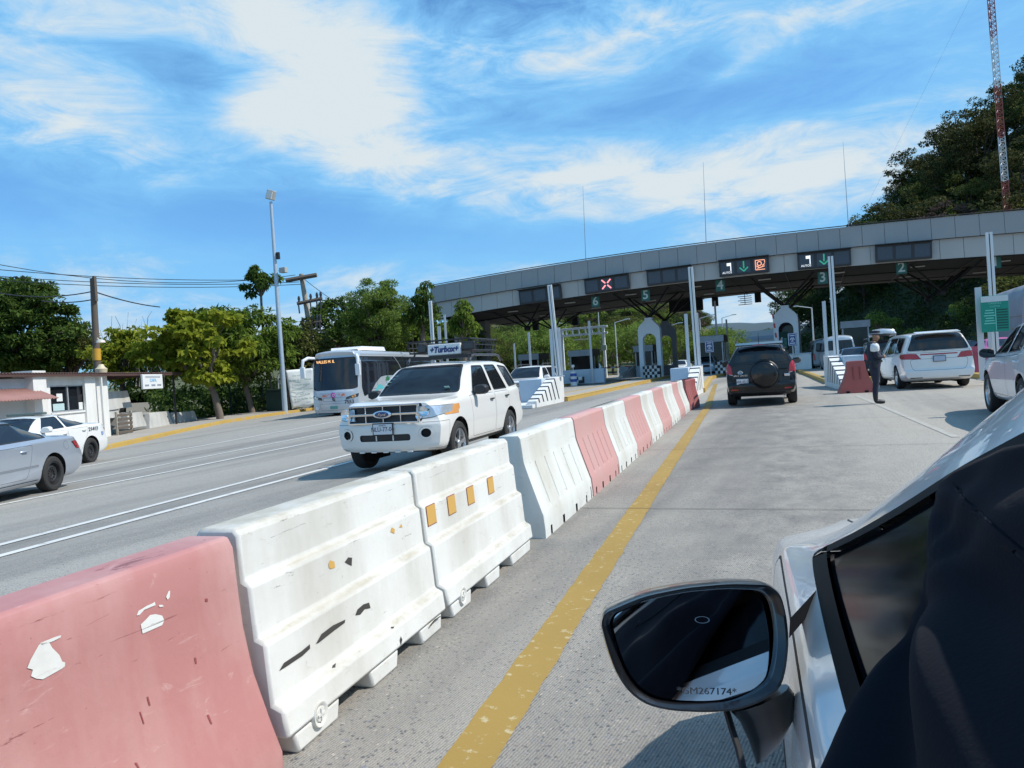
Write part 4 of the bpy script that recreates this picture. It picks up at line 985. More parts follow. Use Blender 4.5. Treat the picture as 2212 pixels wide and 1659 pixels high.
# ---------------------------------------------------------------- black SUV ahead, spare wheel on the gate
def rav_extra(c):
    root, part, Y, S, hw = c['root'], c['part'], c['Y'], c['S'], c['hw']; yb = -c['L']/2
    m2 = MB(); m2.lathe([(.001, -.19), (.26, -.19), (.31, -.165), (.345, -.11), (.355, -.02), (.34, .05)], (.10, yb-.01, .83), 'Y', 40); m2.build('spare_wheel_cover', PB, root, .8)
    m2 = MB(); m2.lathe([(.355, -.05), (.385, -.03), (.385, .04), (.35, .06)], (.10, yb-.01, .83), 'Y', 40); m2.build('cover_ring', TRM, root, 1.)
    plate(root, -.46, yb+.012, .66, False, 'NBR-45-09', None, .30, .15)
    m2 = MB(); m2.lathe([(.042, -.006), (.052, -.010), (.060, 0)], (0, 0, 0), 'Y', 20); m2.lathe([(.015, -.004), (.024, -.010), (.03, 0)], (0, 0, .004), 'Y', 16); m2.lathe([(.03, -.004), (.036, -.009), (.042, 0)], (0, 0, .028), 'Y', 16); o = m2.build('badge', CHR, root, 1.); o.location = (-.50, yb+.025, .90); o.scale = (1.2, 1, .85)
    text('model_script', 'RAV4  LIMITED', .055, (-.50, yb+.02, .82), (1, 0, 0), (0, 0, 1), CHR, root, .003)
    for sg_ in (1, -1):
        part('reflector', [(sg_*.58, .43), (sg_*.76, .43), (sg_*.76, .465), (sg_*.58, .465)], 'y', -1, RED, .004, 0, 0, .05)
        part('reversing_lamp', [(sg_*.70, .83), (sg_*.80, .86), (sg_*.82, .92), (sg_*.72, .90)], 'y', -1, WHL, .009, 0, .01, .02)
        part('tail_light', S([(4.14, .86), (4.42, .86), (4.42, 1.12), (4.20, 1.12)]), 'x', sg_, RED, .004, 0, .03, .6)
    part('bumper_step', [(-.72, .47), (.72, .47), (.72, .60), (-.72, .60)], 'y', -1, PB, .03, 0, .04, .1)
    part('lower_bumper', [(-.74, .24), (.74, .24), (.74, .40), (-.74, .40)], 'y', -1, TRM, .006, 0, .05, .05)
    MB().span((-.12, yb-.05, .955), (.72, yb+.02, .975)).build('gate_handle', PB, root, bev=.008)
    MB().box((.66, yb-.02, .79), (.14, .03, .07)).build('handle_glint', CHR, root, bev=.012)
    m2 = MB(); m2.prism([(yb+.02, 1.60), (yb+.34, 1.66), (yb+.34, 1.69), (yb+.0, 1.625)], lambda p: (-.60, p[0], p[1]), lambda p: (.60, p[0], p[1])); o = m2.build('spoiler', PB, root, bev=.02); MB().box((0, yb+.0, 1.612), (.32, .02, .018)).build('high_brake_light', RED, o)
    MB().path([(.0, yb+.30, 1.68), (.0, yb+.25, 1.72), (0, yb+.1, 1.92)], .006, 6).build('aerial', TRM, root)
    MB().path([(.0, yb+.06, 1.22), (.12, yb+.03, 1.215), (.34, yb+.02, 1.24)], .009, 6).build('wiper', TRM, root)
    m2 = MB(); m2.lathe([(.03, -.04), (.034, -.04), (.034, .1)], (.58, yb+.08, .27), 'Y', 12); m2.build('exhaust', CHR, root, 1.)
RAV = dict(n=80, L=4.42, W=1.815, axles=(.88, 3.44), wr=.355, ww=.235, zb=.26, zm=.66, bowf=.3, bowr=.12, tpf=.08, tpr=.05, lf=.8,
    st=stations(4.42, 1.815, (.98, 1.08), (1.04, 1.10), 1.66, 1.15, 2.10, 3.95, [(4.28, 1.12, .87, 1.42, .66, 1.50), (4.42, 1.05, .85, 1.06, .77, 1.12)], wroof=.62),
    rear=[(.26, .04), (.40, .0), (.58, -.02), (.64, .05), (1.1, .085), (1.3, .10)],
    wins=[[(1.5, 1.09), (2.52, 1.09), (2.52, 1.55), (2.1, 1.55)], [(2.6, 1.09), (3.4, 1.11), (3.36, 1.55), (2.6, 1.555)], [(3.5, 1.13), (4.06, 1.17), (3.9, 1.50), (3.46, 1.55)]],
    ws=(.74, 1.11, .54, 1.58), rw=(.70, 1.15, .56, 1.60), hl=[(.5, .72), (.82, .8), (.84, .95), (.55, .92)], tl=[(.70, .84), (.80, .86), (.90, .95), (.92, 1.14), (.80, 1.16), (.73, 1.06)], gate=[(-.72, .64), (.72, .64), (.72, 1.11), (-.72, 1.11)], grille=[(-.45, .7), (.45, .7), (.45, .9), (-.45, .9)],
    doors=[[(1.4, .42), (2.54, .42), (2.54, 1.07), (1.4, 1.07)], [(2.58, .42), (3.1, .42), (3.4, .85), (3.44, 1.08), (2.58, 1.07)]], mir=(1.72, 1.13, PB), handles=[(2.4, .96, None), (3.28, .98, None)], rails=(2.15, 4.0, 1.745, .60), railm=PB)
car('black_suv', 'black sport utility vehicle with covered spare wheel, waiting right ahead', 'car', RAV, PB, (-1.55, 23.29), .055, rav_extra)
# ---------------------------------------------------------------- white minivan
def ody_extra(c):
    root, part, Y, S, hw = c['root'], c['part'], c['Y'], c['S'], c['hw']; yb = -c['L']/2
    part('tail_band', [(-.50, 1.02), (.50, 1.02), (.50, 1.055), (-.50, 1.055)], 'y', -1, RED, .006, 0, 0, .05)
    for sg_ in (1, -1):
        part('reversing_lamp', [(sg_*.50, .92), (sg_*.68, .93), (sg_*.66, .965), (sg_*.52, .98)], 'y', -1, WHL, .009, 0, .01, .02)
        part('tail_light', S([(4.62, .93), (5.10, .93), (5.10, 1.08), (4.75, 1.08)]), 'x', sg_, RED, .004, 0, .03, .6)
        part('bumper_reflector', [(sg_*.48, .335), (sg_*.80, .335), (sg_*.80, .36), (sg_*.48, .36)], 'y', -1, TRM, .004, 0, 0, .05)
    plate(root, .0, yb+.03, .90, False, None, None, .31, .15, M('plate_blue_grey', (.40, .46, .56), .5, var=.3, scale=30))
    m2 = MB()
    for x in (-.035, .035): m2.box((x, yb+.10, 1.14), (.014, .01, .075))
    m2.box((0, yb+.10, 1.14), (.07, .01, .014)); m2.build('badge', CHR, root)
    part('gate_lower', [(-.72, .56), (.72, .56), (.80, .91), (-.80, .91)], 'y', -1, c['paint'], -.0, .008, .12, .1)
    m2 = MB(); m2.prism([(yb+.05, 1.655), (yb+.36, 1.70), (yb+.36, 1.735), (yb+.03, 1.68)], lambda p: (-.60, p[0], p[1]), lambda p: (.60, p[0], p[1])); m2.build('spoiler', c['paint'], root, bev=.025)
    MB().path([(.0, yb+.08, 1.17), (-.2, yb+.06, 1.175), (-.42, yb+.07, 1.165)], .012, 6).build('wiper', TRM, root)
ODY = dict(n=80, L=5.15, W=2.0, axles=(.98, 3.98), wr=.345, ww=.24, zb=.22, zm=.66, bowf=.3, bowr=.13, tpr=.05,
    st=stations(5.15, 2.0, (.86, 1.05), (1.0, 1.10), 1.735, .95, 2.0, 4.6, [(4.98, 1.16, .94, 1.50, .74, 1.58), (5.15, 1.10, .92, 1.12, .84, 1.18)], wroof=.74),
    rear=[(.22, .08), (.36, .0), (.55, .0), (.62, .05), (1.1, .09), (1.3, .1)],
    wins=[[(1.45, 1.05), (2.35, 1.05), (2.35, 1.58), (2.0, 1.57)], [(2.43, 1.05), (3.55, 1.10), (3.55, 1.60), (2.43, 1.60)], [(3.63, 1.08), (4.66, 1.12), (4.50, 1.57), (3.63, 1.60)]],
    ws=(.82, 1.08, .62, 1.64), rw=(.84, 1.16, .64, 1.66), tl=[(.47, .90), (.97, .92), (.99, 1.08), (.80, 1.085), (.60, 1.07)], hl=[(.5, .68), (.9, .74), (.9, .86), (.55, .82)], gate=[(-.86, 1.09), (.86, 1.09), (.84, 1.15), (-.84, 1.15)],
    doors=[[(1.4, .4), (2.36, .4), (2.36, 1.02), (1.4, 1.02)], [(2.4, .4), (3.55, .4), (3.62, 1.03), (2.4, 1.03)]], mir=(1.75, 1.10, None), handles=[(2.25, .92, None)])
car('white_minivan', 'white minivan seen from behind with a full-width red tail band', 'car', ODY, PCRM, (3.10, 28.4), .10, ody_extra, wheel_kind='alloy')
# ---------------------------------------------------------------- white SUV at the right edge
RS = dict(L=4.62, W=1.88, axles=(.95, 3.63), wr=.365, ww=.235, zb=.25, zm=.68, bowf=.34, bowr=.15, tpf=.10,
    st=stations(4.62, 1.88, (.92, 1.06), (1.03, 1.13), 1.65, 1.2, 2.15, 3.7, [(4.35, 1.16, .89, 1.36, .66, 1.42), (4.62, 1.06, .86, 1.06, .78, 1.12)], wroof=.63),
    wins=[[(1.55, 1.08), (2.58, 1.10), (2.58, 1.55), (2.16, 1.53)], [(2.66, 1.10), (3.55, 1.14), (3.40, 1.54), (2.66, 1.555)], [(3.62, 1.16), (4.05, 1.2), (3.86, 1.44), (3.50, 1.53)]],
    ws=(.76, 1.09, .55, 1.57), rw=(.72, 1.18, .58, 1.55), hl=[(.52, .70), (.88, .78), (.9, .92), (.55, .86)], tl=[(.6, .9), (.9, .92), (.9, 1.08), (.66, 1.06)], grille=[(-.45, .62), (.45, .62), (.45, .86), (-.45, .86)],
    doors=[[(1.42, .38), (2.58, .38), (2.60, 1.05), (1.42, 1.03)], [(2.62, .38), (3.2, .38), (3.52, .84), (3.56, 1.09), (2.62, 1.06)]], mir=(1.62, 1.11, TRM), handles=[(2.45, .94, None), (3.35, .97, None)])
car('white_suv', 'pearl white sport utility vehicle with black door mirror at the right edge', 'car', RS, PPW, (3.82, 15.2), -.01, None, wheel_kind='alloy')
# ---------------------------------------------------------------- silver coupe and white car at the left edge
SV = dict(L=4.80, W=1.78, axles=(.95, 3.62), wr=.32, ww=.215, zb=.19, zm=.56, bowf=.3, bowr=.20, tpf=.08, tpr=.08,
    st=stations(4.80, 1.78, (.70, .90), (.90, .95), 1.36, 1.35, 2.2, 3.05, [(3.85, .96, .84, .99, .70, 1.03), (4.5, .93, .82, .95, .70, .975), (4.80, .86, .78, .88, .68, .90)], wroof=.55),
    rear=[(.19, .16), (.32, .03), (.5, 0), (.62, .0), (.8, .05), (1.0, .10)],
    wins=[[(1.75, .955), (3.55, .985), (3.62, 1.06), (3.25, 1.25), (2.85, 1.315), (2.25, 1.30)]], ws=(.72, .94, .50, 1.30), rw=(.66, 1.04, .50, 1.30), tl=[(.42, .70), (.84, .70), (.84, .86), (.46, .86)], tls=[(4.52, .70), (4.80, .71), (4.80, .86), (4.62, .87)], hl=[(.45, .56), (.8, .6), (.8, .70), (.5, .68)],
    doors=[[(1.55, .32), (2.85, .32), (3.05, .90), (1.45, .88)]], mir=(1.75, .98, None), handles=[(2.78, .80, None)])
def sv_extra(c):
    c['part']('side_moulding', c['S']([(1.4, .50), (3.15, .50), (3.15, .535), (1.4, .535)]), 'x', -1, M('moulding_grey', (.20, .22, .25), .4), .006, 0, 0, .2)
    c['part']('fuel_cap', [(c['Y'](4.05)+.085*math.cos(t), .80+.085*math.sin(t)) for t in [2*PI*k/16 for k in range(16)]], 'x', -1, c['paint'], 0, .005, 0, .2)
    for sg_ in (1, -1): c['part']('side_skirt', c['S']([(1.36, .17), (3.2, .17), (3.2, .27), (1.36, .27)]), 'x', sg_, c['paint'], .02, 0, .02, .05)
car('silver_car', 'silver two-door car with dark steel wheels, leaving the frame at left', 'car', SV, PS, (-13.41, 8.34), 3.522, sv_extra, wheel_kind='steel')
CH = dict(L=5.05, W=1.9, axles=(1.0, 4.03), wr=.355, ww=.235, zb=.2, zm=.62, bowf=.26, bowr=.16, tpf=.07, tpr=.05,
    st=stations(5.05, 1.9, (.84, 1.0), (1.0, 1.06), 1.47, 1.5, 2.35, 3.2, [(4.25, 1.08, .90, 1.12, .72, 1.17), (4.75, 1.07, .88, 1.09, .76, 1.115), (5.05, 1.02, .86, 1.03, .76, 1.05)], wroof=.60),
    wins=[[(1.95, 1.06), (2.95, 1.08), (2.95, 1.40), (2.4, 1.39)], [(3.02, 1.08), (3.95, 1.12), (3.65, 1.30), (3.25, 1.39), (3.02, 1.40)]], ws=(.76, 1.05, .54, 1.41), rw=(.68, 1.18, .52, 1.42), tl=[(.3, .82), (.86, .82), (.86, .96), (.3, .96)], hl=[(.5, .66), (.88, .68), (.88, .80), (.5, .80)],
    doors=[[(1.75, .36), (2.96, .36), (2.98, 1.02), (1.75, 1.0)], [(3.0, .36), (3.5, .36), (3.85, .8), (3.95, 1.04), (3.0, 1.03)]], mir=(1.95, 1.09, None), handles=[(2.85, .92, None), (3.72, .96, None)])
def ch_extra(c):
    text('fleet_number', '21413', .15, (-.945, c['Y'](4.16)+.0, .955), (0, -1, 0), (0, 0, 1), PTX, c['root'], .004, sx=1.25)
    MB().box((-.93, c['Y'](4.62), .80), (.012, .09, .10)).build('decal', M('decal_blue', (.25, .32, .5), .5, var=.4, scale=30), c['root'])
    m2 = MB(); m2.box((0, c['Y'](2.75), 1.50), (1.0, .20, .075)); o = m2.build('light_bar', M('beacon_bar_grey', (.10, .13, .12), .3), c['root'], bev=.03)
o = car('white_car', 'white fleet car with black wheels and number 21413 on its flank', 'car', CH, PW, (-19.43, 13.76), 3.50, ch_extra, wheel_kind='steel')
# ---------------------------------------------------------------- white crossover behind the nearest white SUV
JR = dict(L=4.88, W=1.85, axles=(.92, 3.81), wr=.36, zb=.24, zm=.66, bowf=.3, bowr=.14, tpf=.07,
    st=stations(4.88, 1.85, (.98, 1.10), (1.06, 1.10), 1.69, 1.2, 2.1, 4.3, [(4.7, 1.12, .88, 1.40, .68, 1.46), (4.88, 1.04, .86, 1.06, .78, 1.12)], wroof=.65),
    wins=[[(1.55, 1.10), (2.55, 1.10), (2.55, 1.57), (2.1, 1.57)], [(2.63, 1.10), (3.6, 1.12), (3.6, 1.575), (2.63, 1.575)], [(3.68, 1.12), (4.4, 1.16), (4.2, 1.54), (3.68, 1.57)]],
    ws=(.78, 1.13, .60, 1.61), rw=(.66, 1.15, .56, 1.56), hl=[(.46, .80), (.88, .86), (.9, 1.0), (.50, .96)], grille=[(-.42, .78), (.42, .78), (.46, .96), (-.46, .96)], lowgrille=[(-.55, .42), (.55, .42), (.52, .54), (-.52, .54)],
    doors=[[(1.45, .4), (2.56, .4), (2.58, 1.06), (1.42, 1.06)], [(2.6, .4), (3.3, .4), (3.6, .9), (3.62, 1.07), (2.6, 1.06)]], mir=(1.66, 1.15, PW), handles=[(2.42, .96, None), (3.45, .98, None)], rails=(2.3, 4.2, 1.75, .60))
def jr_extra(c):
    y0 = c['L']/2
    for z in (.83, .91): MB().box((0, y0-.03, z), (.86, .03, .022)).build('grille_bar', CHR, c['root'])
    MB().box((0, y0+.02, .33), (1.3, .06, .10)).build('lower_lip', TRM, c['root'], bev=.02)
car('white_crossover', 'white crossover behind the nearest white SUV, beside the striped block', 'car', JR, PW, (-12.44, 33.4), 3.172, jr_extra)
# ---------------------------------------------------------------- the queue on the right and the far lanes
DS = dict(RAV); DS = {k: v for k, v in RAV.items()}; DS.update(n=50, W=1.86, zb=.24, rails=(2.1, 4.0, 1.74, .62))
def ds_extra(c):
    for sg_ in (1, -1): c['part']('rear_lamp', [(sg_*.60, .42), (sg_*.72, .42), (sg_*.72, .48), (sg_*.60, .48)], 'y', -1, WHL, .004, 0, 0, .05)
o = car('black_suv', 'black sport utility vehicle in the queue, left of the white minivan', 'car', DS, PB, (2.55, 37.2), .03, ds_extra)
m2 = MB(); m2.grid([[(x, y, z) for x, z in zip([-.42, -.44, -.36, 0, .36, .44, .42], [1.80, 1.92, 2.06+dz_, 2.10+dz_, 2.06+dz_, 1.92, 1.80])] for y, dz_ in ((-2.0, -.18), (-1.9, .0), (-1.0, .05), (.0, -.02), (.3, -.2))]); ob = m2.build('cargo_box', M('cargo_box_silver', (.60, .66, .72), .25, coat=.6), smooth=1.); ob.location = o.location; ob.rotation_euler = o.rotation_euler; bevel(ob, .01); ob.data.polygons.foreach_set('use_smooth', [True]*len(ob.data.polygons))
md = ob.modifiers.new('thick', 'SOLIDIFY'); md.thickness = .02
tag(ob, 'silver cargo box on the roof of the queueing black SUV', 'cargo box')
SD = dict(n=44, L=4.65, W=1.78, axles=(.9, 3.55), wr=.32, zb=.19, zm=.56, bowf=.26, bowr=.18, tpf=.07, tpr=.06,
    st=stations(4.65, 1.78, (.74, .94), (.95, .98), 1.45, 1.25, 2.1, 3.2, [(3.95, .99, .85, 1.02, .70, 1.07), (4.4, .97, .83, 1.0, .72, 1.03), (4.65, .92, .80, .94, .70, .96)], wroof=.56),
    wins=[[(1.7, .98), (2.5, .99), (2.5, 1.36), (2.15, 1.34)], [(2.57, .99), (3.5, 1.02), (3.2, 1.33), (2.57, 1.36)]], ws=(.74, .98, .52, 1.39), rw=(.66, 1.06, .5, 1.38), tl=[(.48, .72), (.84, .72), (.84, .90), (.52, .90)], hl=[(.45, .60), (.82, .64), (.82, .76), (.5, .74)], grille=[(-.38, .52), (.38, .52), (.40, .70), (-.40, .70)],
    doors=[[(1.5, .34), (2.52, .34), (2.52, .94), (1.5, .92)], [(2.56, .34), (3.2, .34), (3.5, .8), (3.5, .95), (2.56, .94)]], mir=(1.72, 1.02, None), handles=[(2.4, .84, None)])
def low_plate(c): plate(c['root'], 0, -c['L']/2+.02, .75, False, None)
car('dark_blue_car', 'dark blue sedan half hidden behind the striped block right of the black SUV', 'car', SD, PNV, (1.55, 38.2), .03, low_plate)
car('pink_taxi', 'pink taxi behind the green notice board', 'car', SD, PPK, (7.15, 38.5), .05, low_plate)
car('pink_taxi', 'dark-roofed car ahead of the pink taxi, half hidden', 'car', SD, PNV, (6.9, 45.5), .05, low_plate)
VN = dict(n=44, L=5.4, W=1.9, axles=(1.0, 4.1), wr=.35, zb=.26, zm=.8, bowf=.2, bowr=.08, tpf=.06, tpr=.03, sill=.04,
    st=[(0, .95, .84, 1.08, .70, 1.12), (.4, 1.15, .90, 1.24, .76, 1.30), (.9, 1.2, .92, 1.75, .76, 1.85), (1.3, 1.22, .92, 2.10, .72, 2.20), (1.8, 1.25, .92, 2.16, .70, 2.27), (4.8, 1.25, .92, 2.16, .70, 2.27), (5.3, 1.24, .91, 2.05, .72, 2.15), (5.4, 1.2, .90, 1.80, .78, 1.90)],
    rear=[(.26, .03), (.5, 0), (.7, .03), (2.0, .06)], wins=[[(1.3, 1.30), (2.1, 1.30), (2.1, 1.85), (1.55, 1.85)], [(2.2, 1.30), (3.6, 1.30), (3.6, 1.85), (2.2, 1.85)], [(3.7, 1.30), (5.1, 1.30), (5.05, 1.85), (3.7, 1.85)]],
    ws=(.78, 1.32, .62, 2.05), rw=(.72, 1.35, .66, 1.95), tl=[(.74, .75), (.88, .75), (.87, 1.2), (.76, 1.2)], hl=[(.5, .7), (.82, .72), (.82, .92), (.5, .92)], doors=[[(1.2, .45), (2.14, .45), (2.14, 1.26), (1.2, 1.26)], [(2.18, .45), (3.3, .45), (3.3, 1.26), (2.18, 1.26)]], mir=(1.15, 1.4, TRM))
car('passenger_van', 'silver white high-roof van queueing right of the black SUV', 'van', VN, PSV, (1.15, 53.0), .05, low_plate, 'high-roof vans in the queue')
car('passenger_van', 'grey high-roof van ahead of the silver white one', 'van', VN, M('car_paint_van_grey', (.20, .22, .24), .3, .3, coat=.5), (.35, 60.5), .09, low_plate, 'high-roof vans in the queue')
# far lanes, coming towards the camera
p = G(1464, 800); car('white_car', 'small white car far left of the pickup, beyond the toll island', 'car', SD, PW, (-12.6, 76), PI, None)
PK = {k: v for k, v in RAV.items()}; PK.update(rails=None, n=44); PK.pop('rails')
car('blue_grey_suv', 'blue grey sport utility vehicle nosing out from behind the zebra-striped wedge', 'car', PK, PBL, (-19.4, 68.0), PI+.1, None)
car('pale_truck', 'pale blue pickup between the two pale posts left of the black SUV', 'car', PK, M('car_paint_pale_blue', (.36, .44, .52), .3, coat=.6), (-8.6, 64.5), PI+.05, None)
# ---------------------------------------------------------------- coach
bus = thing('coach_bus', 'silver and black coach with number 7553 on its front', 'bus', (-23.28, 37.76, -.43), 3.31)
BSV = M('coach_silver', (.50, .54, .58), .3, .35, var=.03, coat=.6); BGL = M('coach_glass', (.014, .016, .022), .04, var=0., spec=.6)
BP = dict(L=12.4, W=2.55, zb=.30, zm=.9, n=110, lf=.9, bowf=.30, bowr=.12, tpf=.05, tpr=.02, sill=.03, lift=.0,
    st=[(0, 2.6, 1.24, 3.08, 1.02, 3.12), (.25, 2.75, 1.25, 3.22, 1.02, 3.30), (.7, 2.8, 1.26, 3.30, 1.04, 3.40), (2, 2.8, 1.26, 3.30, 1.05, 3.42), (11.8, 2.8, 1.26, 3.30, 1.05, 3.40), (12.4, 2.7, 1.25, 3.2, 1.05, 3.3)],
    front=[(.3, .06), (.6, 0), (1.1, .02), (1.4, .06), (3.0, .34), (3.4, .5)], rear=[(.3, 0), (3, .1)])
bm = hull(BP); Yb = lambda s: 6.2-s
def bpart(nm, poly, ax, sg_, mt, off=.0, gap=0., r=0., lim=.15, parent=bus):
    pl = rounded(poly, r) if r else poly
    if gap:
        f1 = set(cut(bm, inset(pl, gap), ax, sg_, lim)) if False else None
        cut(bm, pl, ax, sg_, lim); f1 = set(cut(bm, inset(pl, gap), ax, sg_, lim)); a, i, j = AXI[ax]
        for f in bm.faces:
            if f.normal[a]*sg_ < lim or f in f1: continue
            c = f.calc_center_median()
            if inpoly((c[i], c[j]), pl): f.material_index = 1
        fs = list(f1)
    else: fs = cut(bm, pl, ax, sg_, lim)
    return take(bm, fs, nm, mt, parent, off)
for s in (2.75, 9.3):
    for sg_ in (1, -1):
        f = cut(bm, [(Yb(s)+.62*math.cos(t), .50+.62*math.sin(t)) for t in [PI*k/14 for k in range(15)]]+[(Yb(s)-.62, .2), (Yb(s)+.62, .2)], 'x', sg_, .2); bmesh.ops.delete(bm, geom=f, context='FACES')
bpart('windshield', [(-1.19, 1.48), (-.95, 1.42), (.95, 1.42), (1.19, 1.48), (1.16, 3.02), (-1.16, 3.02)], 'y', 1, BGL, -.004, .02, .08, .1)
bpart('sign_band', [(-1.02, 1.30), (1.02, 1.30), (1.0, 1.41), (-1.0, 1.41)], 'y', 1, M('coach_pale_panel', (.62, .66, .72), .3, coat=.5), .003, 0, .03, .1)
for sg_ in (1, -1):
    bpart('side_window', [(Yb(.62), 1.45), (Yb(.75), 3.05), (Yb(11.9), 3.05), (Yb(11.9), 2.0), (Yb(3.9), 2.0), (Yb(3.2), 1.95), (Yb(2.4), 1.62), (Yb(1.7), 1.16), (Yb(.85), 1.0)], 'x', sg_, BGL, .002, 0, .12, .2)
    bpart('headlight', [(sg_*.62, .92), (sg_*1.20, 1.03), (sg_*1.22, 1.20), (sg_*.66, 1.05)], 'y', 1, M('lamp_black', (.02, .02, .022), .2, coat=1.), .004, 0, .03, .02)
    MB().lathe([(.0, .02), (.08, .02), (.1, 0)], (sg_*.95, 6.2-.11, .55), 'Y', 16).build('fog_lamp', WHL, bus, 1.)
    for x, z in ((.78, 1.0), (.93, 1.03), (1.05, 1.08)): MB().lathe([(.0, .02), (.055, .02), (.07, 0)], (sg_*x, 6.2-.075-(x-.5)*.2, z), 'Y', 14).build('lamp', WHL if x < .9 or sg_ > 0 else AMB, bus, 1.)
bpart('lower_panel', [(-.72, .42), (.72, .42), (.80, .76), (-.80, .76)], 'y', 1, BSV, .0, .012, .06, .1)
bpart('radiator_panel', [(-.62, .86), (.56, .86), (.60, 1.06), (-.66, 1.06)], 'y', 1, BSV, .0, .014, .06, .1)
me = bpy.data.meshes.new('body'); bm.to_mesh(me); bm.free(); link('body', me, [BSV, TRM, SEAM], bus, .6)
m2 = MB(); m2.span((-1.1, -5.9, .25), (1.1, 5.7, .7)); m2.build('underbody', DKI, bus)
m2 = MB(); rows = []
for y, w, h in ((4.6, .80, .02), (4.3, .92, .17), (1.2, .92, .19), (.9, .80, .02)): rows.append([(-w, y, 3.36), (-w+.08, y, 3.40+h), (w-.08, y, 3.40+h), (w, y, 3.36)])
m2.grid(rows); m2.build('roof_unit', M('coach_white', (.70, .72, .74), .4), bus, .7)
for s in (2.75, 9.3):
    for sg_ in (1, -1): wheel(bus, sg_*1.10, Yb(s), .50, .30, 'bus', sg_)
ORX = M('lettering_orange', (.80, .17, .08), .5); PKX = M('emblem_magenta', (.62, .06, .42), .5)
yb = 6.2-.05
def onfront(x, z): return 6.2-float(np.interp(z, [.6, 1.1, 1.4, 3.], [0, .02, .06, .34]))-.30*(abs(x)/1.275)**2.6+.012
text('operator_name', 'AUT', .17, (.40, onfront(.5, 1.16), 1.155), (-1, 0, .0), (0, 0, 1), ORX, bus, .004, sx=1.35, shear=.25, bold=.006)
text('operator_name', 'TUR', .17, (-.36, onfront(.5, 1.16), 1.155), (-1, 0, .0), (0, 0, 1), ORX, bus, .004, sx=1.35, shear=.25, bold=.006)
MB().lathe([(.0, .012), (.125, .012), (.13, 0)], (.02, onfront(0, 1.16)-.005, 1.17), 'Y', 24).build('emblem', PKX, bus, 1.)
MB().lathe([(.045, .017), (.07, .017), (.07, .01)], (.0, onfront(0, 1.16)-.002, 1.17), 'Y', 20).build('emblem_ring', WHM, bus, 1.)
text('fleet_number', '7553', .24, (-.80, onfront(.8, .82)+.035, .80), (-1, -.22, 0), (0, 0, 1), PTX, bus, .004, bold=.006)
text('destination', 'VALLES M. IL', .20, (.45, onfront(.5, 2.86)+.02, 2.84), (-1, .02, -.0), (0, -.18, 1), EM('led_amber', (1, .55, .22), 1.6), bus, .003, sx=.9)
MB().box((0, onfront(0, .6)+.0, .56), (.40, .015, .15)).build('number_plate', M('plate_teal', (.10, .30, .28), .5), bus)
m2 = MB(); m2.box((.0, onfront(0, .96)+.004, .965), (.03, .012, .26), rot=Matrix.Rotation(.7, 3, 'Y')); m2.lathe([(.05, .0), (.065, .01), (.075, 0)], (0, onfront(0, .96), .965), 'Y', 18); m2.build('maker_badge', DKM, bus, 1.)
for i, x in enumerate((.45, .35, .25)): MB().box((x, 6.2-.40, 3.19), (.07, .03, .025)).build('marker_lamp', M('marker_pink', (.75, .28, .25), .3), bus)
# hanging mirrors
for sg_ in (1, -1):
    m2 = MB(); m2.path([(sg_*1.08, 5.75, 3.05), (sg_*1.30, 6.05, 3.08), (sg_*1.45, 6.3, 2.95), (sg_*1.47, 6.36, 2.62)], [.07, .085, .09, .07], 10); m2.box((sg_*1.46, 6.36, 2.36), (.24, .14, .56)); o = m2.build('hanging_mirror', M('coach_white', (.70, .72, .74), .4), bus, .9, bev=.03)
# side graphics: dolphin and palm
xs_ = -1.283
m2 = MB(); pts = []
for k in range(15):
    t = k/14; y = Yb(2.05+1.9*t); z = .90+.55*math.sin(PI*min(1, t*1.02))**.8; w = .03+.15*math.sin(PI*min(1, t*1.05)); pts.append((y, z, w))
m2.grid([[(xs_, y, z-w*.7), (xs_, y, z+w*.6)] for y, z, w in pts]); m2.build('dolphin_graphic', M('graphic_teal', (.08, .42, .45), .4), bus)
m2 = MB()
for a in (.2, .7, 1.25, 1.8, 2.4, 2.9):
    c, s2 = math.cos(a), math.sin(a); p0 = (xs_, Yb(4.15), 1.72); L_ = .42
    m2.add([p0, (xs_, p0[1]+c*L_*.5-s2*.09, p0[2]+s2*L_*.5+c*.09), (xs_, p0[1]+c*L_, p0[2]+s2*L_*.9-.05), (xs_, p0[1]+c*L_*.5+s2*.05, p0[2]+s2*L_*.5-c*.05)], [(0, 1, 2, 3)])
m2.build('palm_graphic', M('graphic_green', (.03, .16, .07), .4), bus)
for s in (2.65, 3.9, 5.2, 6.5, 7.8): MB().box((xs_+.003, Yb(s), 1.15 if s > 2.7 else 1.2), (.004, .014, 1.5)).build('panel_joint', SEAM, bus)
for z in (.85, 1.35): MB().box((xs_+.003, Yb(6.2), z), (.004, 8.8, .012)).build('panel_joint', SEAM, bus)
text('fleet_number', '7553', .16, (xs_, Yb(3.15), .62), (0, -1, 0), (0, 0, 1), PTX, bus, .003)
MB().box((-1.27, Yb(6.5), 3.12), (.03, 11.6, .07)).build('gutter', BSV, bus)
# pale curve line over the glass
MB().path([(-1.288, Yb(5.2), 3.04), (-1.292, Yb(5.8), 2.7), (-1.292, Yb(6.3), 2.3), (-1.29, Yb(6.7), 2.02)], .02, 6).build('window_stripe', BSV, bus)
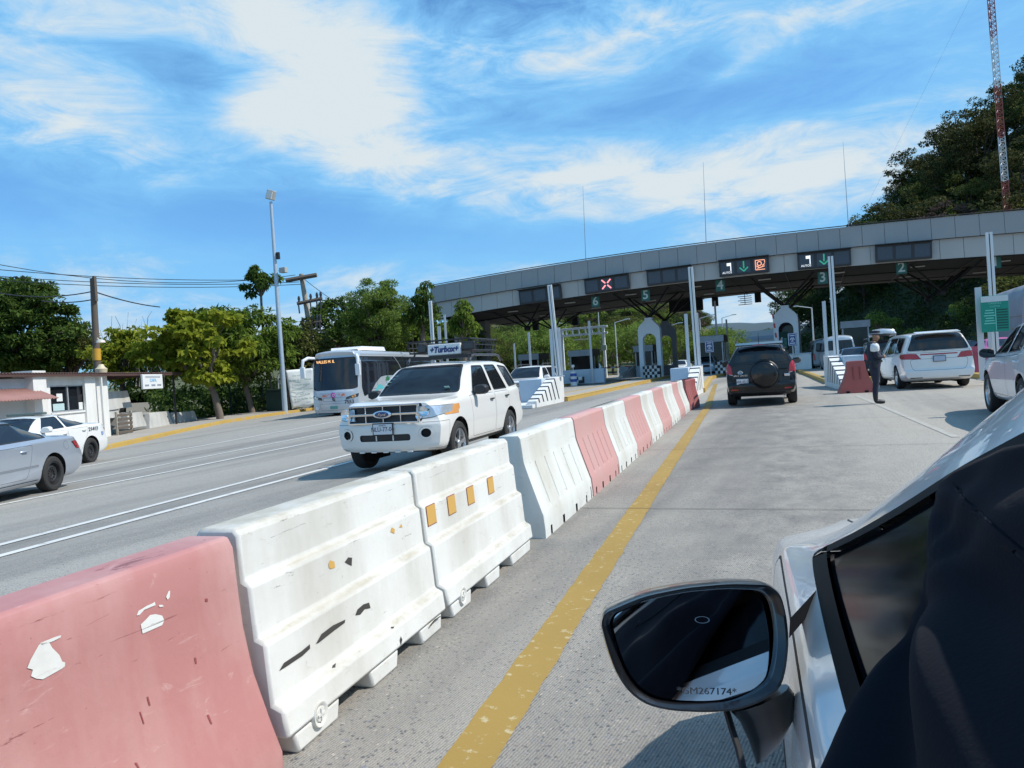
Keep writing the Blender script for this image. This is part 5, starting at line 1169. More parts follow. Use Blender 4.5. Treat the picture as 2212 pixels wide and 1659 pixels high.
# ================================================================== TOLL ISLANDS AND THEIR GEAR
def island(name_label, Lp, Rp, h=.17):
    o = thing('toll_island', name_label, 'traffic island', (0, 0, 0), 0, 'kerbed islands between the lanes')
    n = len(Lp); g = lambda p: gz(*p)
    mb = MB(); mb.grid([[(a[0], a[1], g(a)+h), (b[0], b[1], g(b)+h)] for a, b in zip(Lp, Rp)]); mb.build('paved_top', PAVE, o)
    for P, side in ((Lp, -1), (Rp, 1)):
        m2 = MB(); rows = []
        for i, p in enumerate(P):
            q = (Vector(Lp[i])-Vector(Rp[i])).normalized()*side*.28
            rows.append([(p[0], p[1], g(p)-.02), (p[0]+q.x*.05, p[1]+q.y*.05, g(p)+h), (p[0]+q.x*.12, p[1]+q.y*.12, g(p)+h+.012), (p[0]+q.x, p[1]+q.y, g(p)+h+.012), (p[0]+q.x, p[1]+q.y, g(p)+h-.05)])
        m2.grid(rows); m2.build('kerb', YEL, o, .6)
    a, b = Lp[0], Rp[0]; m2 = MB(); z = g(a)
    m2.add([(a[0], a[1], z-.02), (b[0], b[1], z-.02), (b[0], b[1], z+h+.01), (a[0], a[1], z+h+.01)], [(0, 1, 2, 3)]); m2.add([(a[0], a[1]+.0, z+h+.012), (b[0], b[1], z+h+.012), (b[0], b[1]+.3, z+h+.012), (a[0], a[1]+.3, z+h+.012)], [(0, 1, 2, 3)]); m2.build('kerb_end', YEL, o)
    return o
p1 = G(1222, 867); ax5 = A5.x
island('yellow-kerbed island left of the barrier row, carrying the front arch portal', [(p1.x-2.0, p1.y+.2), (p1.x-2.3, 45), (ax5-1.05, 62), (ax5-1.05, 85)], [(p1.x+.1, p1.y), (p1.x-.35, 45), (ax5+1.05, 62), (ax5+1.05, 85)])
p2 = G(1521, 848)
island('yellow-kerbed island left of the black SUV, bending away from it', [(p2.x-1.3, p2.y+.2), (-8.0, 52), (-8.7, 62), (-8.7, 85)], [(p2.x+.05, p2.y), (-6.55, 52), (-6.75, 62), (-6.75, 85)])
island('yellow-kerbed island right of the black SUV', [(.25, 33.5), (-.6, 46), (-1.5, 58), (-3.4, 61), (-3.4, 85)], [(2.1, 33.6), (1.2, 46), (.3, 58), (-1.3, 62), (-1.3, 85)])
island('low kerbed island at the left, with barrier arm and checkered drum', [(-20.2, 46), (-20.4, 62), (-20.4, 80)], [(-18.2, 45.5), (-18.3, 62), (-18.3, 80)])
island('kerbed island under the green notice board', [(5.3, 27.4), (5.0, 45), (4.2, 80)], [(7.0, 27.4), (6.8, 45), (6.2, 80)])
BNW = paint('block_white', (.74, .74, .72), (.50, .48, .44), .60, .70, .6, 2.); BNB = M('block_pale_blue', (.50, .58, .66), .6, var=.08, scale=2); BKP = M('stripe_black', (.02, .02, .024), .6)
def crash_nose(name_label, near, far, top, side, w=.95, n=6, sw=.075, fz=.26, dz=0.):
    """wedge block; near/far: photo points of the visible bottom edge, top: photo point of the tall end"""
    a, b = G(*near), G(*far); dr = (b-a).to_2d(); L_ = min(4.6, dr.length); dr.normalize(); a2 = b.to_2d()-dr*L_
    hh = PD(top[0], top[1], float((np.array(b)-ORG)@FW)).z-b.z; hh = max(.8, min(1.5, hh))
    o = thing('crash_block', name_label, 'crash block', (a2.x, a2.y, gz(a2.x, a2.y)+dz), math.atan2(-dr.x, dr.y), 'striped concrete blocks at the island heads')
    fl = L_*.30; s = -side; sl_ = (hh-fz)/(L_-fl)                # local Y towards the tall end; the visible face lies at x = 0, the block spreads away from it
    prof = [(0, 0), (0, fz), (L_-fl, hh), (L_, hh), (L_, 0)]
    m2 = MB(); ws_ = .38; m2.prism(prof, lambda p: (0, p[0], p[1]), lambda p: (s*ws_, p[0], p[1])); m2.build('block', BNW, o, bev=.015); MB().span((s*(ws_+.02), L_*.52, 0), (s*(w+.15), L_, hh-.02)).build('side_box', BNB, o, bev=.02); MB().span((s*.02-side*.04, -.35, 0), (s*(w+.15), L_*.5, .14)).build('base_slab', BNW, o, bev=.02)
    # stripes climb the slope and run down the flank
    for k in range(n):
        y = L_*.03+(L_-fl)*(k+.35)/n; z = fz+sl_*y
        st = MB(); xf = side*.004; zb_ = .12*hh+.05; yb_ = min(L_-.06, y+(z-zb_)*.62)
        ww = sw*(L_/2.3)
        st.add([(xf, y-ww/2, fz+sl_*(y-ww/2)), (xf, y+ww/2, fz+sl_*(y+ww/2)), (xf, min(L_-.02, yb_+ww/2), zb_), (xf, yb_-ww/2, zb_)], [(0, 1, 2, 3)])
        st.add([(xf, y-ww/2, fz+sl_*(y-ww/2)+.005), (xf, y+ww/2, fz+sl_*(y+ww/2)+.005), (s*ws_, y+ww/2, fz+sl_*(y+ww/2)+.005), (s*ws_, y-ww/2, fz+sl_*(y-ww/2)+.005)], [(0, 1, 2, 3)])
        st.build('stripe', BKP, o)
    MB().span((s*.10, L_-.08, .1), (s*(w-.1), L_+.006, hh-.1)).build('rear_panel', BNB, o)
    return o, b, hh, dr
na = crash_nose('striped white block with black chevrons beside the white crossover', (1160, 881), (1220, 867), (1212, 813), 1, w=1.25, n=6)
nb = crash_nose('striped white block at the end of the pink and white barrier row', (1502, 858), (1521.5, 847), (1517, 790), 1, n=5)
ncc = crash_nose('striped white block beside the lone red barrier, right of the black SUV', (1821, 845), (1782, 833.5), (1782, 769.5), -1, n=6)
crash_nose('finely striped white wedge in front of the arch portal', (1345, 822), (1387, 818), (1386.5, 793.5), 1, w=1.2, n=10, sw=.045, dz=.16)
crash_nose('finely striped white wedge with a checkered cushion left of the black SUV', (1525, 806), (1553, 803), (1553, 779), 1, w=1.2, n=10, sw=.045, dz=.16)
crash_nose('white striped block behind the poles of the nearer chevron block', (1199, 835), (1233, 831), (1231, 809), 1, w=1.2, n=6, dz=.16)
o = thing('plain_block', 'plain white block right of the black SUV, under the blue sign', 'concrete block', tuple(PY(1722, 780, 58).to_2d())+(.17,)); MB().box((0, 0, .55), (1.9, 1.2, 1.1)).build('block', BNW, o, bev=.03); MB().box((0, 0, 1.13), (1.96, 1.26, .06)).build('cap', BNB, o, bev=.01)
# ---------------- posts and reflective poles
STL = M('galvanised', (.52, .55, .58), .45, .45, var=.08, scale=3); STW = M('pole_white', (.66, .67, .67), .4, .2, var=.05)
def duo_pole(label, top, bot, D, z0):
    a = PD(*top, D); b = PD(*bot, D); d_ = (a-b).normalized(); q = d_.to_track_quat('Z', 'Y'); o = thing('height_pole', label, 'pole', (b.x, b.y, z0), 0, 'tall twin-channel poles'); ln = (a.z-z0)
    tx = (a.x-b.x)*ln/max(.5, a.z-b.z); ty = (a.y-b.y)*ln/max(.5, a.z-b.z)
    for s in (-.055, .055): MB().prism([(-.04, -.05), (.04, -.05), (.04, .05), (-.04, .05)], lambda p: (s+p[0], p[1], 0), lambda p: (s+p[0]+tx*.55, p[1]+ty*.55, ln)).build('channel', STW, o)
    MB().prism([(-.016, -.03), (.016, -.03), (.016, .03), (-.016, .03)], lambda p: (p[0], p[1], 0), lambda p: (p[0]+tx*.55, p[1]+ty*.55, ln-.05)).build('dark_slot', DKM, o)
    MB().box((0, 0, .02), (.34, .28, .04)).build('foot_plate', STL, o)
    return o
dpt = lambda p: float((np.array(p)-ORG)@FW)
Da, Db, Dc = dpt(na[1])-.4, dpt(nb[1])-.4, dpt(ncc[1])-.4
za_, zb2, zc_ = na[1].z+na[2], nb[1].z+nb[2], ncc[1].z+ncc[2]
duo_pole('tall twin-channel pole on the chevron block beside the white crossover', (1180, 616), (1208, 814), Da, za_)
duo_pole('tall twin-channel pole on the block ending the barrier row', (1489, 577), (1507, 789), Db, zb2)
duo_pole('tall twin-channel pole on the block beside the lone red barrier', (1793, 554), (1807, 768), Dc, zc_)
duo_pole('tall twin-channel pole behind the green notice board', (2135, 502), (2152, 770), 24.5, .17)
duo_pole('tall twin-channel pole behind the coach, left of the canopy', (929, 650), (937, 770), 44., -.2)
def post(label, top, bot, D, z0, w=.13, d_=.05, mt=None, grp='flat steel posts on the island heads'):
    a = PD(*top, D); b = PD(*bot, D); m2 = MB(); ln = a.z-z0; m2.box((0, 0, ln/2), (w, d_, ln)); m2.box((0, 0, .015), (w*1.9, d_*4, .03)); o = m2.build('steel_post', mt or STL); o.location = (b.x, b.y, z0); tag(o, label, 'post', grp); bevel(o, .006); return o
post('left flat post on the chevron block beside the white crossover', (1186, 711), (1196, 815), Da, za_); post('right flat post on the chevron block beside the white crossover', (1201, 708), (1213, 814), Da, za_)
post('left flat post on the block ending the barrier row', (1484, 678), (1488, 791), Db, zb2); post('right flat post on the block ending the barrier row', (1505, 676), (1511, 789), Db, zb2)
post('flat post on the block beside the lone red barrier', (1779, 651), (1786, 768), Dc, zc_)
post('flat post left of the green notice board', (2116, 621), (2122, 800), 23., .17, .17); post('thin post between the green board and the pole behind it', (2137, 640), (2141, 790), 25.5, .17, .10)
post('pale post behind the coach beside the tall pole', (947, 705), (952, 770), 45., -.2, .2); post('slim post right of the tall pole behind the coach', (958, 680), (966, 770), 44., -.2, .12)
post('pale post left of the blue gantry, behind the white crossover', (1141, 718), (1147, 800), 52., -.2, .16); post('short pale post above the white crossover roof', (1111, 742), (1114, 800), 52., -.2, .12)
post('pale post in front of the booth under the gantry', (1275, 693), (1280, 815), 60., .0, .19); post('pale post right of the front arch portal', (1424, 710), (1428, 790), 66, .17, .12)
post('pale post beside the booth left of the black SUV', (1544, 650), (1551, 770), 66, .17, .16); post('slim pale post above the black SUV', (1569, 690), (1573, 760), 70, .17, .16)
# ---------------- booths
BTH = M('booth_grey_blue', (.40, .45, .50), .5, var=.06); BTP = M('booth_panel', (.46, .54, .62), .45, var=.25, scale=3); BTD = M('booth_dark_glass', (.015, .016, .02), .08)
def booth(label, px_, Y, w=1.75, dd=2.6, h=2.75, top=True):
    p = PY(px_, 780, Y); o = thing('toll_booth', label, 'toll booth', (p.x, Y, gz(p.x, Y)+.17), 0, 'toll booths on the islands')
    MB().span((-w/2, -dd/2, 0), (w/2, dd/2, 1.0)).build('base', BTH, o, bev=.02)
    MB().span((-w/2+.05, -dd/2+.05, 1.0), (w/2-.05, dd/2-.05, h-.55)).build('glazing', BTD, o)
    m2 = MB()
    for x in (-w/2+.05, w/2-.05):
        for y in (-dd/2+.05, 0, dd/2-.05): m2.span((x-.045, y-.045, 1.0), (x+.045, y+.045, h-.55))
    m2.build('frame', STL, o)
    MB().span((-w/2-.12, -dd/2-.12, h-.57), (w/2+.12, dd/2+.12, h)).build('roof', DKM, o, bev=.02)
    MB().span((-w/2-.10, -dd/2-.17, h-.55), (w/2+.10, -dd/2-.125, h-.02)).build('fascia_panel', BTP, o)
    MB().span((-w/2+.15, -dd/2-.02, .15), (w/2-.15, -dd/2-.0, .85)).build('front_panel', BTP, o)
    return o
booth('toll booth behind the white crossover, only its grey top showing', 1154, 66); booth('toll booth under the pale blue gantry', 1263, 66, 1.9); booth('toll booth seen through the front arch portal', 1398, 66.8, 1.5)
booth('toll booth behind the blue sign left of the black SUV', 1541, 66, 2.0, h=3.1); booth('toll booth behind the arch right of the black SUV', 1704, 66.5, 1.6, h=4.2); booth('dark toll booth above the queueing vans', 1850, 66, 1.9, h=3.4)
# ---------------- pale blue gantry over the left lane
gy = 77.5; g0, g1 = PY(1216, 760, gy), PY(1306, 760, gy)
o = thing('lane_gantry', 'pale blue steel gantry over the lane left of the arch portals', 'gantry', (g0.x, gy, gz(g0.x, gy)+.1)); wdt = g1.x-g0.x; ht = PY(1260, 707, gy).z-gz(g0.x, gy)-.1
for x in (0, wdt): MB().box((x, 0, ht/2), (.26, .26, ht)).build('post', BLM, o, bev=.02)
for z in (ht-.08, ht-.75): MB().box((wdt/2, -.02, z), (wdt+.9, .2, .2)).build('beam', BLM, o, bev=.02)
for i, x in enumerate(lin(.5, wdt-.5, 6)): MB().box((x, -.05, ht-.42), (.12, .16, .5)).build('strut', BLM, o)
MB().box((wdt/2-.2, -.1, ht-1.25), (1.5, .3, .1)).build('reader_bar', WHM, o); MB().tube((wdt/2-.2, 0, ht-1.25), (wdt/2-.2, 0, ht-.75), .03).build('reader_stem', WHM, o); MB().box((wdt+.02, -.25, ht*.58), (.55, .25, .55)).build('control_box', M('box_green_grey', (.40, .50, .46), .5), o)
# ---------------- barrier arms
def boom(label, px_, Y, L_, z=1.0):
    p = PY(px_, 790, Y); o = thing('barrier_arm', label, 'barrier arm', (p.x, Y, gz(p.x, Y)+.17), 0, 'barrier arms across the lanes')
    MB().box((0, 0, .5), (.35, .35, 1.0)).build('housing', M('housing_grey', (.25, .26, .28), .5), o, bev=.03)
    ra = M('arm_red', (.50, .05, .06), .5); k = 8
    for i in range(k): MB().box((-.1-L_*(i+.5)/k, 0, z), (L_/k, .06, .11)).build('arm_red_section' if i % 2 == 0 else 'arm_white_section', ra if i % 2 == 0 else WHM, o)
    return o
boom('red and white barrier arm under the gantry, left of the arch portals', 1385, 67.5, 3.6)
o = thing('raised_barrier_arm', 'raised red and white barrier arm against the arch right of the black SUV', 'barrier arm', tuple(PY(1683, 780, 61).to_2d())+(.17,), 0, None)
for i in range(10): MB().box((-.05*i*.6, 0, 1.0+.36*i+.18), (.13, .06, .36), rot=Matrix.Rotation(-.08, 3, 'Y')).build('arm_red_section' if i % 2 == 0 else 'arm_white_section', M('arm_red', (.50, .05, .06), .5) if i % 2 == 0 else WHM, o)
MB().box((0, 0, .5), (.35, .35, 1.0)).build('housing', WHM, o, bev=.03)
# ---------------- checkered cushions
def checks(label, px_, py_, Y, w, h, n=5, rows=3):
    p = PY(px_, py_, Y); z0 = gz(p.x, Y)+.17; o = thing('checkered_cushion', label, 'crash cushion', (p.x, Y, z0), 0, 'checkered crash cushions')
    m2 = MB()
    for r in range(rows):
        for k in range(n):
            t0, t1 = k/n, (k+1)/n; mi = (r+k) % 2
            for (xa, xb) in ((t0, t1),):
                zz0, zz1 = h*r/rows, h*(r+1)/rows; A = lambda t: (-w/2+w*t, -.28*math.sin(PI*t)-.1)
                (xx0, yy0), (xx1, yy1) = A(xa), A(xb); m2.add([(xx0, yy0, zz0), (xx1, yy1, zz0), (xx1, yy1-.02, (zz0+zz1)/2), (xx1, yy1, zz1), (xx0, yy0, zz1), (xx0, yy0-.02, (zz0+zz1)/2)], [(0, 1, 2, 3, 4, 5)], mi)
    m2.build('checkered_face', [BNW, BKP], o); MB().span((-w/2, -.1, 0), (w/2, .5, h-.01)).build('core', BKP, o)
checks('checkered black and white cushion at the foot of the arch portal', 1408, 810, 61.2, 1.35, .95, 7, 4); checks('checkered cushion between the striped wedge and the black SUV', 1563, 800, 60.5, 1.2, .9, 6, 4); checks('small checkered cushion behind the chevron block of the white crossover', 1245, 820, 57, 1.0, .5, 4, 2)
# blue and white bollard drum and low guard wall, left island
o = thing('blue_bollard', 'blue and white drum bollard left of the low pale wall', 'bollard', tuple(PY(1239, 815, 56).to_2d())+(-.05,)); MB().lathe([(.0, 1.1), (.22, 1.08), (.25, .7), (.27, 0)], n=16).build('drum', [WHM], o, .7); MB().lathe([(.262, .22), (.26, .52), (.24, .52)], n=16).build('blue_band', M('band_blue', (.03, .09, .35), .5), o, .7); MB().lathe([(.257, .72), (.245, .95), (.22, .95)], n=16).build('blue_band', M('band_blue', (.03, .09, .35), .5), o, .7); m2 = MB(); m2.lathe([(.0, 1.62), (.1, 1.6), (.14, 1.5), (.1, 1.4), (.03, 1.38), (.03, 1.1)], n=14); m2.build('lamp_head', WHM, o, .8)
o = thing('guard_wall', 'low pale blue wall under the gantry booth', 'wall', tuple(PY(1262, 815, 58.5).to_2d())+(0.,)); MB().span((-1.7, -.3, 0), (1.7, .3, 1.15)).build('wall_body', BNB, o, bev=.05); MB().span((-1.2, -.33, .25), (.9, -.30, .8)).build('recess_panel', BTP, o)
# ---------------- signs
SGB = M('sign_blue', (.025, .07, .22), .45); SGW = M('sign_white', (.70, .72, .74), .5)
def bluesign(label, k, x0, y0, x1, y1, Y):
    a = PY(*Z(k, x0, y0), Y); b = PY(*Z(k, x1, y1), Y); w = b.x-a.x; h = a.z-b.z; z0 = gz(a.x, Y)+.17
    o = thing('blue_sign', label, 'sign', ((a.x+b.x)/2, Y, z0), 0, 'blue square signs on posts'); zc = (a.z+b.z)/2-z0
    MB().box((0, 0, zc), (w, .04, h)).build('panel', SGB, o, bev=.01)
    m2 = MB()
    for sx in (-1, 1): m2.box((sx*(w/2-.05), -.024, zc), (.035, .01, h-.1)); m2.box((0, -.024, zc+sx*(h/2-.05)), (w-.1, .01, .035))
    m2.build('border', SGW, o)
    for (dx, dz_, ww, hh) in ((0, .30, .55, .06), (0, .10, .40, .07), (-.18, .0, .14, .08), (.18, .0, .14, .08), (0, -.02, .08, .22), (0, -.14, .3, .05), (0, -.30, .58, .07)): MB().box((dx*w, -.026, zc+dz_*h), (ww*w, .01, hh*h)).build('lettering_bar', SGW, o)
    MB().tube((0, .05, 0), (0, .05, zc-h*.3), .04).build('post', STL, o)
bluesign('blue square sign on a post left of the black SUV', 'z3', 640, 380, 765, 530, 57); bluesign('blue square sign on a post right of the black SUV', 'z3', 1730, 282, 1860, 440, 57)
GRS = M('board_green', (.0, .25, .18), .5, var=.1); GRD = M('board_dark_green', (.0, .07, .05), .5); GRL = M('board_mint', (.20, .62, .52), .5)
def tariff(label, corners, D, full=True):
    a, b = PD(*corners[0], D), PD(*corners[1], D); w = (b-a).length*.70; h = (b-a).length*.71; c = (a+b)/2; w = abs((b-a).x)/1.; h = abs((b-a).z)
    o = thing('notice_board', label, 'notice board', (c.x, c.y, 0)); z = c.z
    MB().box((0, 0, z), (w, .06, h)).build('panel', GRS if full else GRD, o, bev=.01)
    if full: MB().box((0, -.035, z+h*.41), (w*.98, .012, h*.16)).build('header', M('header_grey', (.58, .62, .63), .5), o)
    fx = -.036
    m2 = MB()
    if full:
        text('board_title', 'TARIFAS', h*.085, (0, fx-.002, z+h*.285), (1, 0, 0), (0, 0, 1), GRL, o, .002); text('board_title', 'CUOTA', h*.07, (0, fx-.002, z+h*.20), (1, 0, 0), (0, 0, 1), GRL, o, .002)
        MB().box((w*.02, fx, z-h*.16), (w*.025, .012, h*.62)).build('divider', GRL, o)
    for i in range(8):
        zz = z+h*.10-h*.072*i
        MB().box((w*.25, fx, zz), (w*.40, .012, h*.030)).build('board_row', GRD if full else GRL, o)
        if i < 6 or not full: MB().box((-w*.20, fx, zz), (w*(.28+.06*(i % 3)), .012, h*.026)).build('board_row', GRL, o)
    return o
tariff('green notice board with white header and table, in front of a pole', (Z('s5', 240, 465), Z('s5', 562, 862)), 22.5)
p = PY(1698, 740, 60.6); tariff('tall dark green notice board inside the arch right of the black SUV', (Z('z3', 1628, 262), Z('z3', 1735, 490)), 60., False)
# ---------------- things hanging under the canopy
for (k, x0, y0, x1, y1), Y, lb in ((('z5', 515, 530, 575, 608), 74, 'dark box hanging under the canopy, left of the bar rack'), (('z5', 908, 490, 970, 572), 74, 'dark box hanging under the canopy, right of the bar rack'), (('z5', 120, 560, 435, 645), 73, 'wide dark panel hanging under the canopy behind lane 4'), (('t2', 290, 140, 370, 250), 74, 'dark box hanging at the left under the canopy'), (('t2', 836, 70, 920, 182), 74, 'dark box hanging above the pale blue gantry')):
    a = PY(*Z(k, x0, y0), Y); b = PY(*Z(k, x1, y1), Y); o = thing('hanging_box', lb, 'hanging box', ((a.x+b.x)/2, Y, b.z), 0, 'dark boxes hung under the canopy'); h = a.z-b.z
    MB().box((0, 0, h/2), (b.x-a.x, .5, h)).build('casing', DKM, o, bev=.02)
    zt_ = BOTZ(a.x)+.3-b.z
    for sx in (-.3, .3): MB().tube((sx*(b.x-a.x), 0, h-.02), (sx*(b.x-a.x), 0, max(zt_, h+.2)), .03, n=6).build('hanger', DKM, o)
for (k, x0, y0, x1, y1), lb in ((('z5', 752, 518, 890, 588), 'hanging rack of thin bars against the sky above lane 4'), (('t2', 690, 75, 800, 180), 'hanging rack of thin bars above the left gantry'), (('t2', 1480, 5, 1660, 45), 'hanging rack of thin bars left of the portal struts')):
    Y = 73; a = PY(*Z(k, x0, y0), Y); b = PY(*Z(k, x1, y1), Y); o = thing('bar_rack', lb, 'hanging rack', ((a.x+b.x)/2, Y, b.z), 0, 'hanging bar racks'); h = a.z-b.z; w = b.x-a.x
    for i in range(5): MB().box((.1*(i % 2), -.1*i, h*i/4.6), (w*(.95-.12*(i % 2)), .05, .06)).build('bar', DKM, o)
    MB().tube((0, -.2, 0), (0, -.2, BOTZ(a.x)+.3-b.z), .03, n=6).build('stem', DKM, o)
# ---------------- lamp posts beyond the plaza
def far_lamp(label, x, ytop, ybot, Y, arm=1):
    a = PY(x, ytop, Y); b = PY(x+(ybot-ytop)*.05, ybot, Y); o = thing('street_lamp', label, 'street lamp', (b.x, Y, 0), 0, 'street lamps beyond the plaza')
    MB().tube((0, 0, -.3), (0, 0, a.z), .11, .07, n=8).build('pole', STW, o); m2 = MB(); m2.tube((0, 0, a.z), (arm*1.6, 0, a.z+.35), .05, n=6); m2.box((arm*1.8, 0, a.z+.36), (.7, .25, .12)); m2.build('lamp_head', STW, o)
for lb, x, y0, y1, Y, ar in (('street lamp beyond the plaza, leftmost, right of the end pier', 1143, 698, 765, 105, -1), ('street lamp beyond the plaza, behind the gantry left post', 1224, 700, 780, 105, -1), ('street lamp beyond the plaza in the middle of the gantry', 1293, 670, 760, 120, 1), ('street lamp beyond the plaza left of the arch portal', 1329, 697, 765, 105, 1), ('street lamp beyond the plaza, right of the arch portals', 1443, 705, 775, 110, 1),
    ('street lamp beyond the plaza, left of the toll booth roof', 1512, 688, 750, 110, 1), ('street lamp beyond the plaza, centred in the sky gap', 1560, 687, 750, 120, 1), ('street lamp beyond the plaza before the dark hill', 1754, 665, 745, 95, -1)): far_lamp(lb, x, y0, y1, Y, ar)
# far footbridge with sign band
a, b = PY(1562, 722, 130), PY(1646, 712, 130); o = thing('far_footbridge', 'small pale bridge far behind the toll booths', 'bridge', (a.x, 130, 0)); MB().span((-4, 0, 3.0), (b.x-a.x+2, .8, 5.4)).build('deck', M('bridge_grey', (.42, .46, .50), .6), o); MB().span((-4, -.1, 3.9), (b.x-a.x+2, -.02, 4.5)).build('band', M('bridge_band', (.25, .32, .42), .6), o); MB().span((b.x-a.x+1, 0, -.3), (b.x-a.x+1.8, .8, 3.0)).build('pier', CON, o)
# ================================================================== LEFT ROADSIDE
def plane_hit(x, y, A, t):
    n_ = np.array([-t.y, t.x, 0]); v = ray(x, y); k = ((np.array([A.x, A.y, 0])-ORG)@n_)/(v@n_); p = ORG+v*k
    return (Vector((p[0], p[1]))-Vector((A.x, A.y))).dot(t), p[2]
WALLW = worn('wall_white_paint', (.74, .73, .70), (.50, .47, .42), (.35, .33, .30), .5, .8); WALLB = worn('wall_pale_blue', (.55, .60, .62), (.40, .42, .42), (.3, .3, .3), .4, .8)
RUST = M('rusty_sheet', (.085, .045, .038), .7, var=.35, scale=2.); RUSTL = M('red_brown_sheet', (.30, .155, .135), .7, var=.2, scale=2.); WOODP = M('weathered_pole_wood', (.12, .095, .075), .9, var=.3, bump=.4, scale=3); WOODG = M('grey_pole_wood', (.36, .32, .26), .9, var=.2, bump=.3)
A = G(*Z('l1', 722, 1292)); t2 = Vector((-.36, .93)).normalized(); nrm = Vector((t2.y, -t2.x))   # nrm points to the road
bz0 = A.z
hk = lambda x, y: plane_hit(*Z('l1', x, y), A, t2)
bld = thing('roadside_shop', 'low white roadside shop with a sliding window and rusty sheet roof', 'building', (A.x, A.y, 0), math.atan2(t2.y, t2.x))   # local X along the front, local -Y to the road
sy = -1
def rect(x0, y0, x1, y1): a = hk(x0, y0); b = hk(x1, y1); c = hk(x0, y1); d_ = hk(x1, y0); return min(a[0], c[0]), max(b[0], d_[0]), (c[1]+b[1])/2, (a[1]+d_[1])/2
s0, s1, z0, z1 = rect(262, 900, 718, 1290); zt_ = z1+.12
wx0, wx1, wz0, wz1 = rect(335, 940, 550, 1112)
m2 = MB()
for a, b, c, d_ in ((s0, wx0, bz0-.3, zt_), (wx1, 0, bz0-.3, zt_), (wx0, wx1, bz0-.3, wz0), (wx0, wx1, wz1, zt_)): m2.span((a, 0, c), (b, .18, d_))
m2.span((s0, .18, bz0-.3), (s0+.18, 4.2, zt_)); m2.span((-.18, .18, bz0-.3), (0, 4.2, zt_)); m2.span((s0, 4.0, bz0-.3), (0, 4.2, zt_)); m2.build('wall', WALLW, bld)
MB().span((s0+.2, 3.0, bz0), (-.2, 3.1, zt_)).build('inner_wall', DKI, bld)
w = thing('x', None, None); bpy.data.objects.remove(w)
fo = MB(); wm = (wx0+wx1)/2; fo.span((wx0, .03, wz0), (wx0+.05, .12, wz1)); fo.span((wx1-.05, .03, wz0), (wx1, .12, wz1)); fo.span((wx0, .03, wz1-.05), (wx1, .12, wz1)); fo.span((wx0, .03, wz0), (wx1, .12, wz0+.05)); fo.span((wm-.03, .03, wz0), (wm+.03, .12, wz1)); fo = fo.build('window', STL, bld)
MB().span((wx0+.05, .07, wz0+.05), (wx1-.05, .075, wz1-.05)).build('pane', GLS, fo)
for x0, y0, x1, y1, mt in ((378, 995, 412, 1045, WHM), (355, 1060, 425, 1105, M('paper_mint', (.45, .6, .6), .6)), (512, 1000, 540, 1042, BKP), (522, 1050, 552, 1095, WHM)):
    a, b, c, d_ = rect(x0, y0, x1, y1); MB().span((a, .055, c), (b, .062, d_)).build('paper_notice', mt, fo)
MB().span((wx0-.06, -.05, wz0-.07), (wx1+.06, .1, wz0)).build('sill', WALLW, bld)
a, b, c, d_ = rect(560, 910, 600, 1290); MB().span((a, -.10, bz0-.3), (b, .0, zt_)).build('pilaster', WALLW, bld)
a, b, c, d_ = rect(185, 858, 252, 1130); MB().span((a, -.25, bz0-.3), (b, .5, d_+.05)).build('pillar', WALLW, bld)
MB().span((s0-6, .05, bz0-.3), (s0, .22, rect(100, 900, 180, 1100)[3])).build('side_wall', WALLB, bld)
# corrugated roof, sloping down to the road; awning at the left
def corr(name, x0, x1, y0, y1, za, zb_, mt, pitch=.17, am=.022):
    n = max(8, int((x1-x0)/pitch*4)); rows = []
    for (y, z) in ((y0, za), ((y0+y1)/2, (za+zb_)/2), (y1, zb_)): rows.append([(x0+(x1-x0)*i/n, y, z+am*math.sin(i*PI/2)) for i in range(n+1)])
    o = MB().grid(rows).build(name, mt, bld, .9); md = o.modifiers.new('thick', 'SOLIDIFY'); md.thickness = .012; return o
zr = rect(300, 868, 700, 890); er = hk(1130, 880)
corr('roof', s0-6.5, er[0]+.2, -.35, 4.4, zr[3]+.02, zr[3]-.12, RUST)
aw = rect(0, 985, 245, 1030); corr('awning', s0-6.2, s0-.15, -.9, .0, aw[2]-.05, aw[3]+.12, RUSTL)
MB().box(((s0-6.5+er[0])/2, -.30, zr[3]-.06), (er[0]-s0+6.6, .06, .10)).build('roof_beam', RUST, bld)
for px_ in (1116, 640): q = hk(px_, 1230); MB().span((q[0]-.04, -.28, bz0-.2), (q[0]+.04, -.20, zr[3]-.02)).build('roof_post', TRM if px_ > 1000 else WALLW, bld)
# hanging sign under the roof edge
a, b, c, d_ = rect(832, 876, 970, 970); cc = Vector((A.x, A.y))+t2*((a+b)/2)+nrm*.6; o = thing('hanging_sign', 'white sign with pale blue lettering hanging from the shop roof', 'sign', (cc.x, cc.y, (c+d_)/2), math.atan2(t2.y, t2.x))
w_, h_ = (b-a)*.92, (d_-c); MB().box((0, 0, 0), (w_, .10, h_)).build('board', WHM, o, bev=.015); text('sign_lettering', 'CAPA', h_*.30, (0, -.055, h_*.08), (1, 0, 0), (0, 0, 1), M('lettering_sky', (.20, .45, .65), .5), o, .002, sx=1.2, bold=.008)
for z in (.36, .28): MB().box((0, -.053, h_*z), (w_*.75, .006, h_*.035)).build('small_print_line', M('ink_grey', (.25, .28, .34), .6), o)
for x in (-.32, .0, .3): MB().box((x*w_, -.053, -h_*.25), (w_*.2, .006, h_*.12)).build('logo_block', M('ink_grey', (.25, .28, .34), .6), o)
MB().tube((0, 0, h_/2), (0, 0, h_/2+.3), .02).build('hanger', TRM, o)
